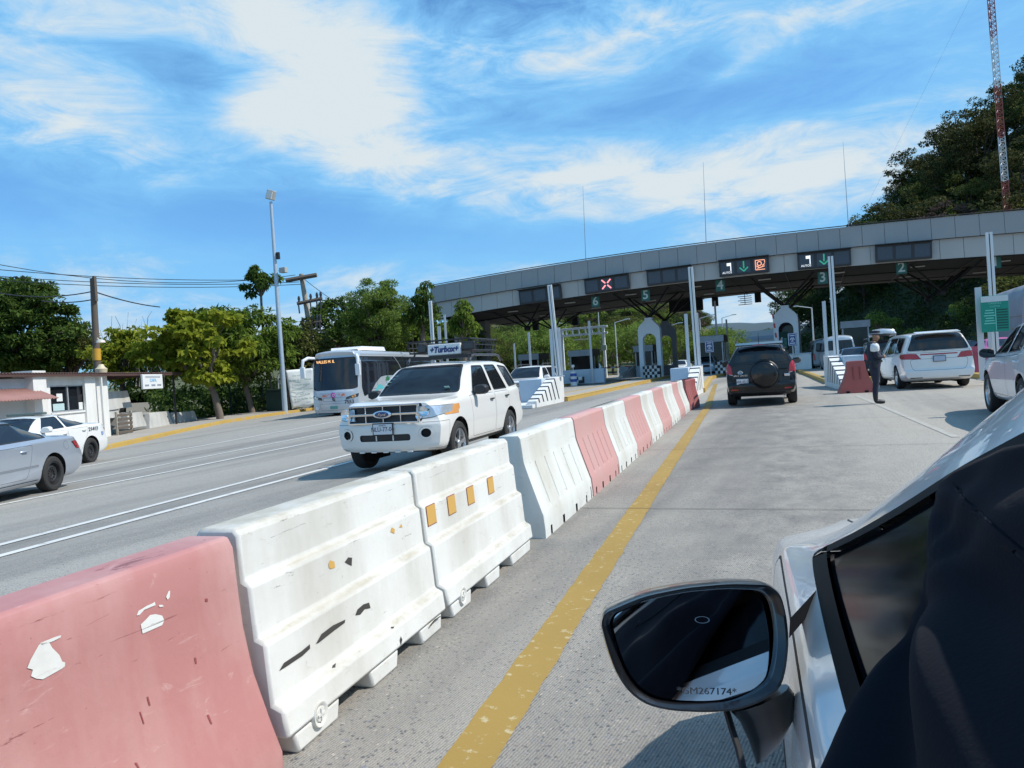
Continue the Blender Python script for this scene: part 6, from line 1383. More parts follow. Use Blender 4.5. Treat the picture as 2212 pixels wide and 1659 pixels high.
# stored concrete barriers under the roof, and a slatted bench
CBL = worn('stored_concrete', (.50, .50, .48), (.28, .26, .22), (.16, .15, .13), .8, .9)
def lump(label, x0, y0, x1, y1, back, dz=0., jit=.05, dep=1.0):
    a, b, c, d_ = rect(x0, y0, x1, y1); k = 1.14; a *= k if a > 0 else 1; b *= k if b > 0 else 1
    cc = Vector((A.x, A.y))+t2*((a+b)/2)-nrm*back; w_ = (b-a)*.95; h_ = (d_-c)
    bm = bmesh.new(); bmesh.ops.create_cube(bm, size=1); bmesh.ops.subdivide_edges(bm, edges=bm.edges, cuts=4, use_grid_fill=True)
    for v in bm.verts:
        f = 1-.18*(v.co.z+.5); v.co.x *= w_*f; v.co.y *= dep*f; v.co.z = (v.co.z+.5)*h_; q = mnoise.noise_vector(v.co*1.7+Vector((x0, y0, 0))); v.co += q*jit
    me = bpy.data.meshes.new('concrete_block'); bm.to_mesh(me); bm.free(); o = link('concrete_block', me, CBL, None, .7); o.location = (cc.x, cc.y, c+dz); o.rotation_euler = (0, 0, math.atan2(t2.y, t2.x)); tag(o, label, 'concrete block', 'old concrete blocks stored by the shop'); return o
lump('large pale block stacked highest beside the shop wall', 722, 978, 886, 1092, .9); lump('block on the ground right of the slatted bench', 828, 1115, 932, 1216, .6); lump('middle block on the ground, with faded red spots', 948, 1118, 1090, 1216, .6); lump('rightmost pale block by the roof post', 1094, 1120, 1240, 1204, .6); lump('dark low block under the stacked one', 740, 1095, 826, 1150, .9)
a, b, c, d_ = rect(728, 1110, 835, 1262); cc = Vector((A.x, A.y))+t2*((a+b)/2)+nrm*.2; o = thing('slatted_bench', 'dark slatted wooden bench standing on end beside the shop', 'bench', (cc.x, cc.y, c), math.atan2(t2.y, t2.x)); w_, h_ = b-a, d_-c
for i in range(5): MB().box((0, 0, h_*(.12+.18*i)), (w_*.8, .05, h_*.11)).build('slat', WOODP, o, bev=.008)
for s in (-1, 1): MB().box((s*w_*.4, .05, h_*.5), (.09, .09, h_)).build('leg', WOODG, o, bev=.01)
# utility pole by the shop
D = 33.5; a = PD(*Z('l1', 601, 237), D); b = PD(*Z('l1', 648, 1190), D); o = thing('utility_pole', 'dark wooden pole with yellow band and lamp beside the shop', 'utility pole', (b.x, b.y, b.z-.1)); dl = a-b
MB().tube((0, 0, 0), tuple(dl), .17, .125, n=12).build('pole', WOODP, o, 1.); f = lambda k: Vector(dl)*k
MB().tube(f(.445), f(.525), .175, .17, n=12).build('yellow_band', M('band_yellow', (.55, .30, .03), .6), o, 1.); MB().tube(f(0), f(.30), .155, n=10).build('white_conduit', WALLW, o).location = (.16, -.05, 0)
m2 = MB(); m2.path([f(.555), f(.575)+Vector((.35, -.2, .1)), f(.57)+Vector((.6, -.3, 0))], .03, 6); m2.lathe([(.001, .1), (.16, .05), (.20, -.05), (.001, -.08)], f(.565)+Vector((.7, -.35, 0)), n=12); m2.build('lamp', M('lamp_cream', (.62, .58, .48), .5), o, .8); MB().lathe([(.001, .0), (.2, .02), (.25, .35), (.16, .42), (.1, .55), (.001, .55)], f(.33)+Vector((.42, -.15, 0)), n=14).build('meter_can', M('can_cream', (.58, .50, .34), .5), o, .8)
MB().box(f(.93)+Vector((.16, -.05, 0)), (.12, .12, 1.1)).build('bracket', WOODP, o)
poleA = Vector(b)+f(.90)
# tall street lamp
D = 45.0; a = PD(585, 436, D); b = PD(617, 903, D); o = thing('flood_lamp', 'tall pale blue lamp post with a square floodlight, left of the coach', 'street lamp', (b.x, b.y, b.z)); dl = a-b
MB().tube((0, 0, 0), tuple(dl), .16, .085, n=14).build('pole', M('lamp_post_blue', (.42, .50, .58), .4, .2), o, 1.); m2 = MB(); m2.box(tuple(dl+Vector((.08, -.05, .38))), (.50, .30, .56), rot=Matrix.Rotation(.35, 3, 'Y')); h = m2.build('floodlight', M('flood_grey', (.40, .40, .38), .5), o, bev=.04); MB().box(tuple(dl+Vector((.10, -.22, .36))), (.40, .05, .44), rot=Matrix.Rotation(.35, 3, 'Y')).build('lens', WHM, h)
q = Vector(PD(602, 585, D))-b; m2 = MB(); m2.box(tuple(q+Vector((.35, 0, 0))), (.42, .3, .30)); m2.tube(q, q+Vector((.3, 0, 0)), .04); m2.build('small_floodlight', M('flood_grey', (.40, .40, .38), .5), o, bev=.03); MB().box(tuple(Vector(PD(597, 553, D))-b+Vector((.12, 0, 0))), (.18, .14, .4)).build('junction_box', TRM, o)
# pole with three cross-arms
D = 52.; a = PD(651, 592, D); b = PD(683, 800, D); dl = (a-b); b2 = Vector(b)-dl*.62; dl = Vector(a)-b2; o = thing('power_pole', 'leaning timber power pole with three cross-arms behind the coach', 'utility pole', tuple(b2)); f = lambda k: dl*k
MB().tube((0, 0, 0), tuple(dl), .22, .16, n=12).build('pole', WOODG, o, 1.)
for (x0, y0, x1, y1), th in (((618, 606, 684, 594), .16), ((642, 656, 696, 645), .13), ((651, 702, 694, 694), .11)):
    p, q = Vector(PD(x0, y0, D-.3))-b2, Vector(PD(x1, y1, D-.3))-b2; m2 = MB(); m2.tube(p, q, th, n=6); ar = m2.build('cross_arm', WOODP, o)
    if th < .15:
        for k in (.08, .55, .8, .95): c = p.lerp(q, k); m2 = MB(); m2.lathe([(.001, .45), (.06, .42), (.10, .25), (.07, .12), (.1, .08), (.03, 0)], c+Vector((0, 0, .05)), n=8); m2.tube(c-Vector((0, .1, 0)), c+Vector((.05, -.1, -.7)), .05, n=6); m2.build('insulator', M('insulator_dark', (.05, .05, .06), .3), ar, .8)
poleB = b2+f(.98)
WIR = M('wire_dark', (.03, .035, .045), .6)
def wire(label, pts, r=.022, sag=0.):
    P = [Vector(p) for p in pts]; Q = []
    for i in range(13): k = i/12; c = P[0].lerp(P[-1], k); c.z -= sag*4*k*(1-k); Q.append(c)
    o = MB().path(Q, r, 5).build('overhead_wire', WIR); tag(o, label, 'wire', 'overhead wires left'); return o
for i, (y0, y1, D1) in enumerate(((560, 602, 52), (577, 610, 52), (592, 617, 52), (601, 622, 52))): wire(('uppermost', 'second', 'third', 'lowest')[i]+' of the overhead wires crossing the sky at the left', (PD(-60, y0, 44), PD(638+i*4, y1-8, D1)), sag=.9 if i == 0 else .35)
wire('wire sloping from the shop pole down into the yellow-green tree', (poleA, PD(345, 663, 42)), .03, .1); wire('wire reaching the shop pole from the left edge', (poleA, PD(-30, 628, 33)), .025, .25); wire('second lower wire reaching the shop pole from the left edge', (poleA-Vector((0, 0, .35)), PD(90, 650, 33)), .025, .1)
wire('wire dropping from the power pole to the right trees', (poleB, PD(900, 720, 60)), .02, .8)
# banner and dark mesh fence
BAN = worn('banner_cloth', (.74, .76, .74), (.55, .56, .54), (.2, .21, .2), .4, .8)
D = 46.; c00 = PD(618, 800, D); c10 = PD(676, 795, D+.5); c01 = PD(632, 884, D); c11 = PD(694, 872, D+.5); rows = []
for j in range(15):
    r_ = []
    for i in range(15):
        u, v = i/14, j/14; p = c00.lerp(c10, u).lerp(c01.lerp(c11, u), v); k = .03*math.sin(7*u+4*v)+.022*math.sin(11*v-3*u); edge = .06*math.sin(9*u) if j == 14 else 0; r_.append(p+Vector((k*.5, -k-.05, edge)))
    rows.append(r_)
o = thing('cloth_banner', 'torn white cloth banner with green lettering behind the street lamp', 'banner'); b0 = MB().grid(rows).build('cloth', BAN, o, 1.); md = b0.modifiers.new('thick', 'SOLIDIFY'); md.thickness = .01
tx = (c10-c00).normalized(); up_ = Vector((0, 0, 1)); GT = M('banner_green_ink', (.10, .26, .20), .7)
for k, s in enumerate(('Uso exclusivo', 'Es falta de los mismos', 'Cualquier exceso', 'sancionado conforme', 'de Leyes y Ley', 'de Ley de Vias Gen.')):
    p = c00.lerp(c10, .50).lerp(c01.lerp(c11, .5), .16+.125*k)+Vector((.05, -.22, 0)); text('banner_lettering', s, .17, tuple(p), tuple(tx), (0, 0, 1), GT, o, .002, sx=.85)
for q in (c00, c10): MB().tube(tuple(q+Vector((0, .05, .1))), (q.x, q.y+.05, -.6), .05).build('post', WOODP, o)
MSH = M('mesh_dark_green', (.015, .04, .03), .8, var=.3); fa = PD(500, 905, 47.5); fb = PD(640, 893, 48.5)
o = thing('mesh_fence', 'dark green mesh fence between the trees and the lamp post', 'fence', tuple(fa)); dv = fb-fa; m2 = MB(); n = 44
for i in range(n+1): p = dv*(i/n); m2.tube((p.x, p.y, 0), (p.x, p.y, 2.3), .012, n=4, cap=False)
for j in range(14): z = .1+2.2*j/13; m2.tube((0, 0, z), (dv.x, dv.y, z), .012, n=4, cap=False)
m2.build('mesh', MSH, o)
for i in range(5): p = dv*(i/4); MB().tube((p.x, p.y, 0), (p.x, p.y, 2.5), .05, n=8).build('fence_post', STL if i == 3 else MSH, o)
MB().tube((0, 0, 2.32), (dv.x, dv.y, 2.32), .03, n=6).build('top_rail', MSH, o)
p = PD(700, 850, 49); o = thing('green_tank', 'dark green box behind the lamp post base', 'tank', tuple(PD(602, 900, 46.3))); MB().span((-.9, 0, 0), (.75, .8, 1.6)).build('tank_body', MSH, o, bev=.08); MB().span((-.95, -.05, 1.58), (.8, .85, 1.68)).build('lid', MSH, o, bev=.03)
# ================================================================== TREES
BARK = M('bark', (.16, .13, .105), .95, var=.35, scale=5, bump=.5); BARKD = M('bark_dark', (.07, .06, .05), .95, var=.35, scale=5, bump=.5)
LFD = leafmat('leaf_dark_green', (.034, .068, .016), (.120, .185, .036)); LFM = leafmat('leaf_mid_green', (.065, .115, .018), (.20, .28, .045), .42); LFY = leafmat('leaf_yellow_green', (.11, .155, .016), (.37, .40, .042), .5); LFB = leafmat('leaf_bright_green', (.085, .150, .026), (.27, .36, .085), .45); LFO = leafmat('leaf_olive', (.055, .080, .020), (.170, .175, .050)); LFP = leafmat('leaf_dry_mauve', (.075, .055, .05), (.16, .115, .095), .2); LFH = leafmat('leaf_hill_green', (.022, .045, .014), (.075, .105, .030))
def leaves(clumps, per, size, droop=0., asp=.45, flat=.6):
    """clumps: list of (centre, radius) -> one mesh of small folded leaves"""
    cs = np.array([c for c, r in clumps], float); rs = np.array([r for c, r in clumps], float); n = len(clumps)*per
    ci = np.repeat(np.arange(len(clumps)), per); d_ = rng.normal(size=(n, 3)); d_ /= np.linalg.norm(d_, axis=1)[:, None]
    rad = rs[ci]*(.35+.65*rng.random(n)**.5); off = d_*rad[:, None]; off[:, 2] *= flat; p = cs[ci]+off
    ax = d_+rng.normal(scale=.6, size=(n, 3)); ax[:, 2] -= droop; ax /= np.linalg.norm(ax, axis=1)[:, None]
    up = rng.normal(scale=.55, size=(n, 3))+np.array([0, 0, 1.]); sd = np.cross(ax, up); sd /= np.maximum(1e-6, np.linalg.norm(sd, axis=1))[:, None]
    s = size*(.6+.8*rng.random(n)); a = ax*s[:, None]; b = sd*(s*asp)[:, None]; nn_ = np.cross(a, b); nn_ /= np.maximum(1e-9, np.linalg.norm(nn_, axis=1))[:, None]; sag = nn_*(s*.12)[:, None]
    V = np.stack([p-a*.5, p+b*.5-sag, p+a*.5, p-b*.5-sag], 1).reshape(-1, 3)
    me = bpy.data.meshes.new('crown'); me.vertices.add(4*n); me.vertices.foreach_set('co', V.ravel().astype(np.float32)); me.loops.add(4*n); me.loops.foreach_set('vertex_index', np.arange(4*n, dtype=np.int32)); me.polygons.add(n); me.polygons.foreach_set('loop_start', np.arange(0, 4*n, 4, dtype=np.int32)); me.polygons.foreach_set('loop_total', np.full(n, 4, np.int32)); me.update(); me.validate(); return me
def limb(m2, p, q, r0, r1, k=5, j=.12):
    pts = [Vector(p).lerp(Vector(q), i/k)+(Vector(rng.normal(scale=j*(Vector(q)-Vector(p)).length/k*1.2, size=3)) if 0 < i < k else Vector((0, 0, 0))) for i in range(k+1)]
    m2.path(pts, [r0+(r1-r0)*i/k for i in range(k+1)], 7)
def tree_mesh(h, rx, ry, rz, n, per, size, leaf, cz=None, droop=.2, cr=.9, bark=BARK, tr=.22, asp=.45, gaps=.35, spread=None, lean=(0, 0), flat=.6):
    cz = cz if cz is not None else h-rz; cl = []; i = 0
    while len(cl) < n and i < n*8:
        i += 1; v = rng.normal(size=3); v /= np.linalg.norm(v); r = (gaps+(1-gaps)*rng.random()**.6); c = np.array([v[0]*rx*r+lean[0], v[1]*ry*r+lean[1], cz+v[2]*rz*r])
        q = mnoise.noise(Vector(c)*.55)
        if q < -.28: continue
        if c[2] < cz-rz*.9: continue
        cl.append((c, cr*(.6+.7*rng.random())))
    m2 = MB(); base = (0, 0, -.3); fork = np.array([lean[0]*.4, lean[1]*.4, max(cz-rz*.9, h*.22)]); limb(m2, base, fork, tr, tr*.75, 5, .08)
    for k in range(min(len(cl), 16)):
        c = cl[k*len(cl)//min(len(cl), 16)][0]; mid = fork+(c-fork)*.5+np.array([0, 0, .1*rz]); limb(m2, fork, mid, tr*.5, tr*.28, 4); limb(m2, mid, c, tr*.28, tr*.08, 4)
    return m2, cl, leaves(cl, per, size, droop, asp, flat), leaf, bark
def tree(name, label, cat, loc, spec, group=None, rz=0., sc_=1.):
    m2, cl, me, leaf, bark = spec; o = thing(name, label, cat, loc, rz, group); o.scale = (sc_,)*3
    m2.build('trunk', bark, o, 1.); link('crown', me, leaf, o); return o
def at(x, y, D): return tuple(PD(x, y, D))
def base(x, D, z=-.5):
    for i in range(30):
        p = PD(x, 850, D); return (p.x, p.y, z)
def tree_px(name, label, cat, cx, ytop, ybot, D, wpx, leaf, n=70, per=90, size=.3, group=None, zb=-.55, **k):
    """place a crown by where it stands: cx/ytop/ybot/wpx give its real size at depth D"""
    p = PD(cx, (ytop+ybot)/2, D); top = PD(cx, ytop, D).z; bot = PD(cx, ybot, D).z; rx = wpx*D/F/2; rzv = (top-bot)/2
    bx = k.pop('bx', cx); pb = PD(bx, ybot, D); h = top-zb
    return tree(name, label, cat, (pb.x, pb.y, zb), tree_mesh(h, rx, rx*k.pop('dep', .8), rzv, n, per, size, leaf, cz=(top+bot)/2-zb, lean=(p.x-pb.x, p.y-pb.y), **k), group)
tree_px('broadleaf_tree', 'big dark tree behind the shop at the left edge', 'tree', 40, 600, 815, 47, 260, LFD, n=150, per=150, size=.30, cr=.75, tr=.3)
tree_px('broadleaf_tree', 'lower dark tree right of the big one behind the shop', 'tree', 150, 700, 830, 50, 170, LFO, n=80, per=110, size=.28, cr=.7, gaps=.2)
tree_px('shrubby_tree', 'scraggly yellow-green tree behind the shop pole', 'tree', 262, 705, 835, 46, 150, LFY, n=60, per=80, size=.27, cr=.6, gaps=.2, bark=BARKD)
tree_px('almond_tree', 'yellow-green broad-leaved tree, its low limbs over the pavement', 'tree', 418, 660, 852, 41, 250, LFY, n=86, per=62, size=.40, cr=.55, asp=.6, bx=480, gaps=.25, flat=.45, droop=.5)
tree_px('mango_tree', 'tall dark green tree with its trunk by the kerb, left of the lamp post', 'tree', 500, 668, 835, 46.5, 300, LFM, n=150, per=110, size=.36, cr=.75, droop=.7, asp=.32, bx=546, tr=.2)
tree_px('leafy_sapling', 'slim sprig with one high clump of leaves beside the lamp post', 'tree', 553, 565, 645, 47.5, 92, LFD, n=16, per=90, size=.36, cr=.45, droop=.9, asp=.3, bx=570, gaps=.1, tr=.1)
tree_px('broadleaf_tree', 'mid green tree between the lamp post and the power pole', 'tree', 655, 690, 830, 52, 120, LFO, n=60, per=100, size=.30, cr=.7, droop=.5, asp=.35)
tree_px('broadleaf_tree', 'dark round tree behind the power pole', 'tree', 735, 640, 800, 58, 150, LFD, n=70, per=110, size=.32, cr=.8)
tree_px('feathery_tree', 'light green feathery tree behind the coach', 'tree', 815, 600, 770, 52, 150, LFB, n=120, per=230, size=.20, cr=.62, asp=.28, gaps=.15, bark=BARKD, droop=-.3)
tree_px('broadleaf_tree', 'bushy tree between the feathery one and the canopy', 'tree', 890, 660, 790, 58, 150, LFM, n=70, per=110, size=.28, cr=.75)
tree_px('drooping_tree', 'tree with drooping leaves hanging before the canopy end', 'tree', 912, 612, 712, 52, 66, LFD, n=24, per=90, size=.36, cr=.55, droop=1.4, asp=.25, gaps=.1, zb=-.3)
tree_px('drooping_tree', 'smaller tree of drooping leaves right before the canopy pier', 'tree', 1000, 650, 750, 50, 60, LFM, n=22, per=90, size=.36, cr=.5, droop=1.4, asp=.25, gaps=.1, zb=-.3)
tree_px('broadleaf_tree', 'dark tree far behind the shop and the scraggly tree', 'tree', 330, 730, 860, 62, 200, LFD, n=70, per=100, size=.34, cr=.9)
tree_px('broadleaf_tree', 'dense tree closing the view behind the coach roof', 'tree', 770, 700, 850, 66, 330, LFD, n=110, per=110, size=.36, cr=1.0)
tree_px('broadleaf_tree', 'dense tree left of the canopy pier, behind the poles', 'tree', 960, 690, 830, 70, 190, LFM, n=80, per=110, size=.34, cr=.9)
# undergrowth below the trees
cl = []
for i in range(420):
    x = rng.uniform(330, 730); D = rng.uniform(47.5, 58); p = PD(x, 870, D); cl.append(((p.x, p.y, -.5+rng.random()**1.5*2.0), .55+.3*rng.random()))
o = link('undergrowth', leaves(cl, 40, .26, .2), LFD); tag(o, kind='stuff')
cl = []
for i in range(90):
    x = rng.uniform(400, 650); D = rng.uniform(44.3, 47); p = PD(x, 900, D); cl.append(((p.x, p.y, -.34), .35))
o = link('leaf_litter', leaves(cl, 26, .14, .0, .6, .05), leafmat('leaf_litter_brown', (.10, .06, .035), (.24, .16, .09), .1)); tag(o, kind='stuff')
for i in range(9):
    x = 235+i*14+rng.uniform(-8, 8); p = PD(x, 835, 52); q = PD(x+rng.uniform(-22, 22), rng.uniform(670, 715), 52)
    m2 = MB(); limb(m2, p, q, .05, .012, 5, .25); mid = Vector(p).lerp(q, .55)
    for s in (-1, 1): limb(m2, mid, mid+Vector((s*rng.uniform(.3, .9), 0, rng.uniform(.8, 1.8))), .025, .008, 3, .2)
    o = m2.build('bare_sapling', M('twig_grey', (.25, .22, .19), .9)); tag(o, 'bare grey sapling among the scraggly trees behind the shop', 'sapling', 'bare saplings behind the shop')
# ================================================================== HILLS
def hill_h(x, y):
    if y < 70: return 0
    toe = float(np.interp(y, [70, 95, 125, 160, 400], [24, 11, -4, -10, -12])); d_ = x-toe
    return 0 if d_ < 0 else min(60, d_*.86)*min(1, (y-70)/25+.25)
HM = M('hill_undergrowth', (.030, .042, .016), .95, var=.5, scale=.25, bump=.6)
xs = lin(-12, 170, 60); ys2 = lin(70, 330, 60)
o = MB().grid([[(x, y, hill_h(x, y)-.2+(1.2*mnoise.noise(Vector((x*.12, y*.12, 0))) if hill_h(x, y) > 1 else 0)) for x in xs] for y in ys2]).build('hillside', HM, smooth=1.2); tag(o, kind='structure')
def mid_hill(x, y):
    return max(-1, 20*math.exp(-(((x+70)/48)**2+((y-230)/60)**2))+13*math.exp(-(((x+150)/70)**2+((y-240)/90)**2)))
xs = lin(-330, 5, 60); ys2 = lin(120, 400, 40)
o = MB().grid([[(x, y, mid_hill(x, y)-.3) for x in xs] for y in ys2]).build('hill', M('hill_scrub', (.085, .09, .035), .95, var=.45, scale=.12, bump=.6), smooth=1.2); tag(o, kind='structure')
FHM = M('far_hill_haze_tint', (.055, .085, .10), .95, var=.3, scale=.004)  # distance haze put into the forest colour as a blue-grey tint
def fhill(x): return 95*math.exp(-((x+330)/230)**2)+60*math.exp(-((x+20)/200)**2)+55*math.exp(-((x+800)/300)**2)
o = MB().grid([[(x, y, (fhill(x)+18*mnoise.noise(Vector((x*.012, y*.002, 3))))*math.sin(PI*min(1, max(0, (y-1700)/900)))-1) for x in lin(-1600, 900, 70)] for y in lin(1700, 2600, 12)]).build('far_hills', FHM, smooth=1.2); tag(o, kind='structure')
# the dark wood on the right-hand hill
cl = []
for i in range(2600):
    x = rng.uniform(-10, 70); y = rng.uniform(72, 135); h_ = hill_h(x, y)
    if h_ < .3: continue
    q = np.array([x, y, h_])-ORG; z = q@FW; u = F*(q@RT)/z+CX
    if not 1700 < u < 2300: continue
    cl.append(((x, y, h_+rng.random()*1.2), .9+.8*rng.random()))
o = link('hill_undergrowth', leaves(cl[:900], 46, .40, .2), LFH); tag(o, kind='stuff')
LFQ = leafmat('leaf_olive_brown', (.030, .040, .014), (.095, .098, .034)); protos = [tree_mesh(9.5, 4.2, 4.2, 3.6, 60, 100, .34, LFH, cz=6., cr=1.05, bark=BARKD, gaps=.35), tree_mesh(11.5, 4.6, 4.6, 4.2, 66, 100, .34, LFQ, cz=7.3, cr=1.05, bark=BARKD, flat=.45), tree_mesh(8.5, 3.8, 3.8, 3.0, 50, 100, .32, LFO, cz=5.5, cr=.95, bark=BARKD)]
pt = [tree('hill_tree', 'dark leafy tree of the wood on the hill at the right', 'tree', (0, 0, 0), s, 'trees of the right-hand wood') for s in protos]
used = [False]*3; spots = []
for y in lin(78, 170, 12):
    for x in lin(-8, 100, 18):
        xx = x+rng.uniform(-2.4, 2.4); yy = y+rng.uniform(-3, 3); hh = hill_h(xx, yy)
        if hh < .3: continue
        q = np.array([xx, yy, hh+6])-ORG; z = q@FW; u = F*(q@RT)/z+CX
        if z < 0 or u < 1690 or u > 2330: continue
        spots.append((xx, yy, hh))
for i, (xx, yy, hh) in enumerate(spots):
    k = int(rng.integers(0, 3)); o = pt[k] if not used[k] else copy_tree(pt[k]); used[k] = True; o.location = (xx, yy, hh-.6); o.rotation_euler = (0, 0, rng.uniform(0, 6.28)); s = rng.uniform(.72, 1.25); o.scale = (s*1.05, s*1.05, s)
tree('dry_tree', 'dry mauve-brown tree among the dark wood above the canopy', 'tree', (14.8, 104, hill_h(14.8, 104)+1.0), tree_mesh(10, 4.2, 3.5, 3.2, 60, 120, .26, LFP, cz=6.6, cr=.9, flat=.4))
tree('bright_bush', 'yellow-green bush at the mast foot above the canopy', 'bush', (20.5, 97, hill_h(20.5, 97)+1.5), tree_mesh(6, 3., 3., 2.2, 34, 100, .26, LFY, cz=3.6, cr=.8))
for (x, y, D, w_, lb) in ((1985, 735, 88, 80, 'sunlit green bush under the canopy edge behind the white minivan'), (1905, 705, 92, 70, 'green bush left of the sunlit one under the canopy'), (2075, 690, 84, 75, 'yellow-green bush under the canopy near the right edge')):
    p = PD(x, y, D); tree('hill_bush', lb, 'bush', (p.x, p.y, p.z-2.4), tree_mesh(4.4, w_*D/F/2, 1.8, 1.5, 26, 90, .24, LFB if 'sunlit' in lb or 'yellow' in lb else LFM, cz=2.6, cr=.7), None)
p = PD(2205, 165, 95); tree('overhanging_tree', 'leaf sprig reaching in at the right edge above the wood', 'tree', (p.x+4.5, p.y, p.z-11), tree_mesh(13, 4., 3., 3.2, 26, 90, .36, LFD, cz=10.5, cr=.9, lean=(.5, 0)))
# the green belt and the scrub on the middle hill
bel = [tree_mesh(7.5, 4.2, 4.2, 3.1, 60, 90, .30, LFB, cz=4.2, cr=1.0), tree_mesh(7, 4.0, 4.0, 2.9, 55, 90, .28, LFM, cz=4, cr=1.0), tree_mesh(7.5, 4., 4., 3.1, 56, 90, .28, LFO, cz=4.2, cr=.95)]
bt = [tree('belt_tree', 'green tree of the belt beyond the toll booths', 'tree', (0, 0, 0), s, 'trees of the belt beyond the booths') for s in bel]; used = [False]*3
for i in range(46):
    x = rng.uniform(1010, 1600); D = rng.uniform(98, 150); p = PD(x, 790, D); k = int(rng.integers(0, 3)); o = bt[k] if not used[k] else copy_tree(bt[k]); used[k] = True
    o.location = (p.x, p.y, -.5+max(0, mid_hill(p.x, p.y))); s = rng.uniform(.75, 1.15)*(1.0 if x < 1420 else .8); o.scale = (s, s, s); o.rotation_euler = (0, 0, rng.uniform(0, 6.28))
hs = [tree_mesh(6.5, 3.8, 3.8, 2.6, 36, 70, .36, LFO, cz=3.6, cr=1.1), tree_mesh(6, 3.6, 3.6, 2.4, 34, 70, .36, LFH, cz=3.4, cr=1.1), tree_mesh(6, 3.4, 3.4, 2.4, 30, 70, .34, LFP, cz=3.4, cr=1.0), tree_mesh(6, 3.6, 3.6, 2.4, 34, 70, .36, LFB, cz=3.4, cr=1.1)]
ht = [tree('scrub_tree', 'scrubby tree on the middle hill beyond the canopy', 'tree', (0, 0, 0), s, 'scrub trees on the middle hill') for s in hs]; used = [False]*4
cnt = 0
for i in range(900):
    x = rng.uniform(-210, -30); y = rng.uniform(150, 250); h_ = mid_hill(x, y)
    if h_ < 1.5: continue
    q = np.array([x, y, h_])-ORG; z = q@FW; u = F*(q@RT)/z+CX
    if not 1000 < u < 1640: continue
    cnt += 1
    if cnt > 190: break
    k = int(rng.choice(4, p=[.36, .3, .12, .22])); o = ht[k] if not used[k] else copy_tree(ht[k]); used[k] = True; o.location = (x, y, h_-.8); s = rng.uniform(.7, 1.3); o.scale = (s, s, s*.9); o.rotation_euler = (0, 0, rng.uniform(0, 6.28))
# small green trees on the right of the gap
for (x, D, s, lb) in ((1655, 150, .9, 'small green tree right of the far bridge'), (1628, 165, .7, 'smaller yellow-green tree before the far hills')):
    p = PD(x, 760, D); o = copy_tree(bt[0]); o.location = (p.x, p.y, 0); o.scale = (s,)*3; tag(o, lb, 'tree', 'trees of the belt beyond the booths')
# ================================================================== MAST
MR = M('mast_red', (.36, .10, .08), .55); MW = M('mast_white', (.62, .62, .62), .5)
D = 78.; a = PD(2130, -120, D); b = PD(2176, 470, D); o = thing('lattice_mast', 'red and white guyed lattice mast rising above the canopy at the right', 'mast', (b.x, b.y, b.z-8)); dl = Vector(a)-Vector(b); e0 = Vector((0, 0, 8)); N_ = 44; hw_ = .30
bands = [(0, .10, 0), (.10, .20, 0), (.20, .36, 1), (.36, .50, 0), (.50, .66, 1), (.66, .84, 0), (.84, 1.0, 1)]
tr_ = [(hw_, -.2), (-hw_, -.2), (0, .38)]
for f0, f1, mi in ((-.12, .135, 0), (.135, .295, 1), (.295, .485, 0), (.485, .665, 1), (.665, .83, 0), (.83, 1.0, 0)):
    m2 = MB(); n = max(3, int((f1-f0)*62))
    for i in range(n):
        k0, k1 = f0+(f1-f0)*i/n, f0+(f1-f0)*(i+1)/n; p0, p1 = e0+dl*k0, e0+dl*k1
        for j in range(3):
            u, v = tr_[j], tr_[(j+1) % 3]; m2.tube(p0+Vector((u[0], u[1], 0)), p1+Vector((u[0], u[1], 0)), .045, n=5, cap=False)
            c, d_ = (u, v) if i % 2 else (v, u); m2.tube(p0+Vector((c[0], c[1], 0)), p1+Vector((d_[0], d_[1], 0)), .028, n=4, cap=False); m2.tube(p0+Vector((u[0], u[1], 0)), p0+Vector((v[0], v[1], 0)), .028, n=4, cap=False)
    m2.build('mast_section', MW if mi else MR, o)
m2 = MB(); m2.tube(e0+dl*.93, e0+dl*.93+Vector((9, 0, -5.8)), .02, n=4); m2.build('guy_wire', WIR, o); m2 = MB(); m2.tube(e0+dl*.93, e0+Vector((-13, 3, 3)), .006, n=4); m2.build('guy_wire', WIR, o)
# truck with a tarpaulin at the far right, lone red barriers
TAR = M('tarpaulin_grey', (.30, .31, .34), .7, var=.2, scale=1.2, bump=.4, bs=3); p = PD(2252, 640, 33); o = thing('tarped_truck', 'truck load under a pale grey tarpaulin at the right edge', 'truck', (p.x, p.y, 0))
rows = []
for y in lin(0, 7, 12): rows.append([(-.75+.05*math.sin(y*3), y, 1.1), (-.8+.04*math.sin(y*4), y, 2.0), (-.72, y, 3.1+.04*math.sin(y*2)), (-.45, y, 3.65+.06*math.sin(y*3)), (.6, y, 4.0), (1.9, y, 3.9), (2.1, y, 3.0), (2.1, y, 1.1)])
m2 = MB(); m2.grid(rows); m2.add(rows[0], [tuple(range(8))]); m2.build('tarpaulin', TAR, o, .9); MB().span((-.6, .2, .75), (2.0, 7, 1.1)).build('chassis', DKM, o)
for y in (1.2, 2.4): wheel(o, -.35, y, .5, .3, 'bus', -1)
for y, z in ((.0, 2.35), (.0, 1.8)): MB().path([(-.79, 0, z), (-.79, 3.5, z+.03), (-.79, 7, z)], .015, 5).build('strap', M('strap_orange', (.40, .25, .14), .7), o)
MB().span((-.70, -.03, 1.15), (2.0, .03, 2.0)).build('tailboard', WHM, o)
p = G(1845, 846); L_ = .95
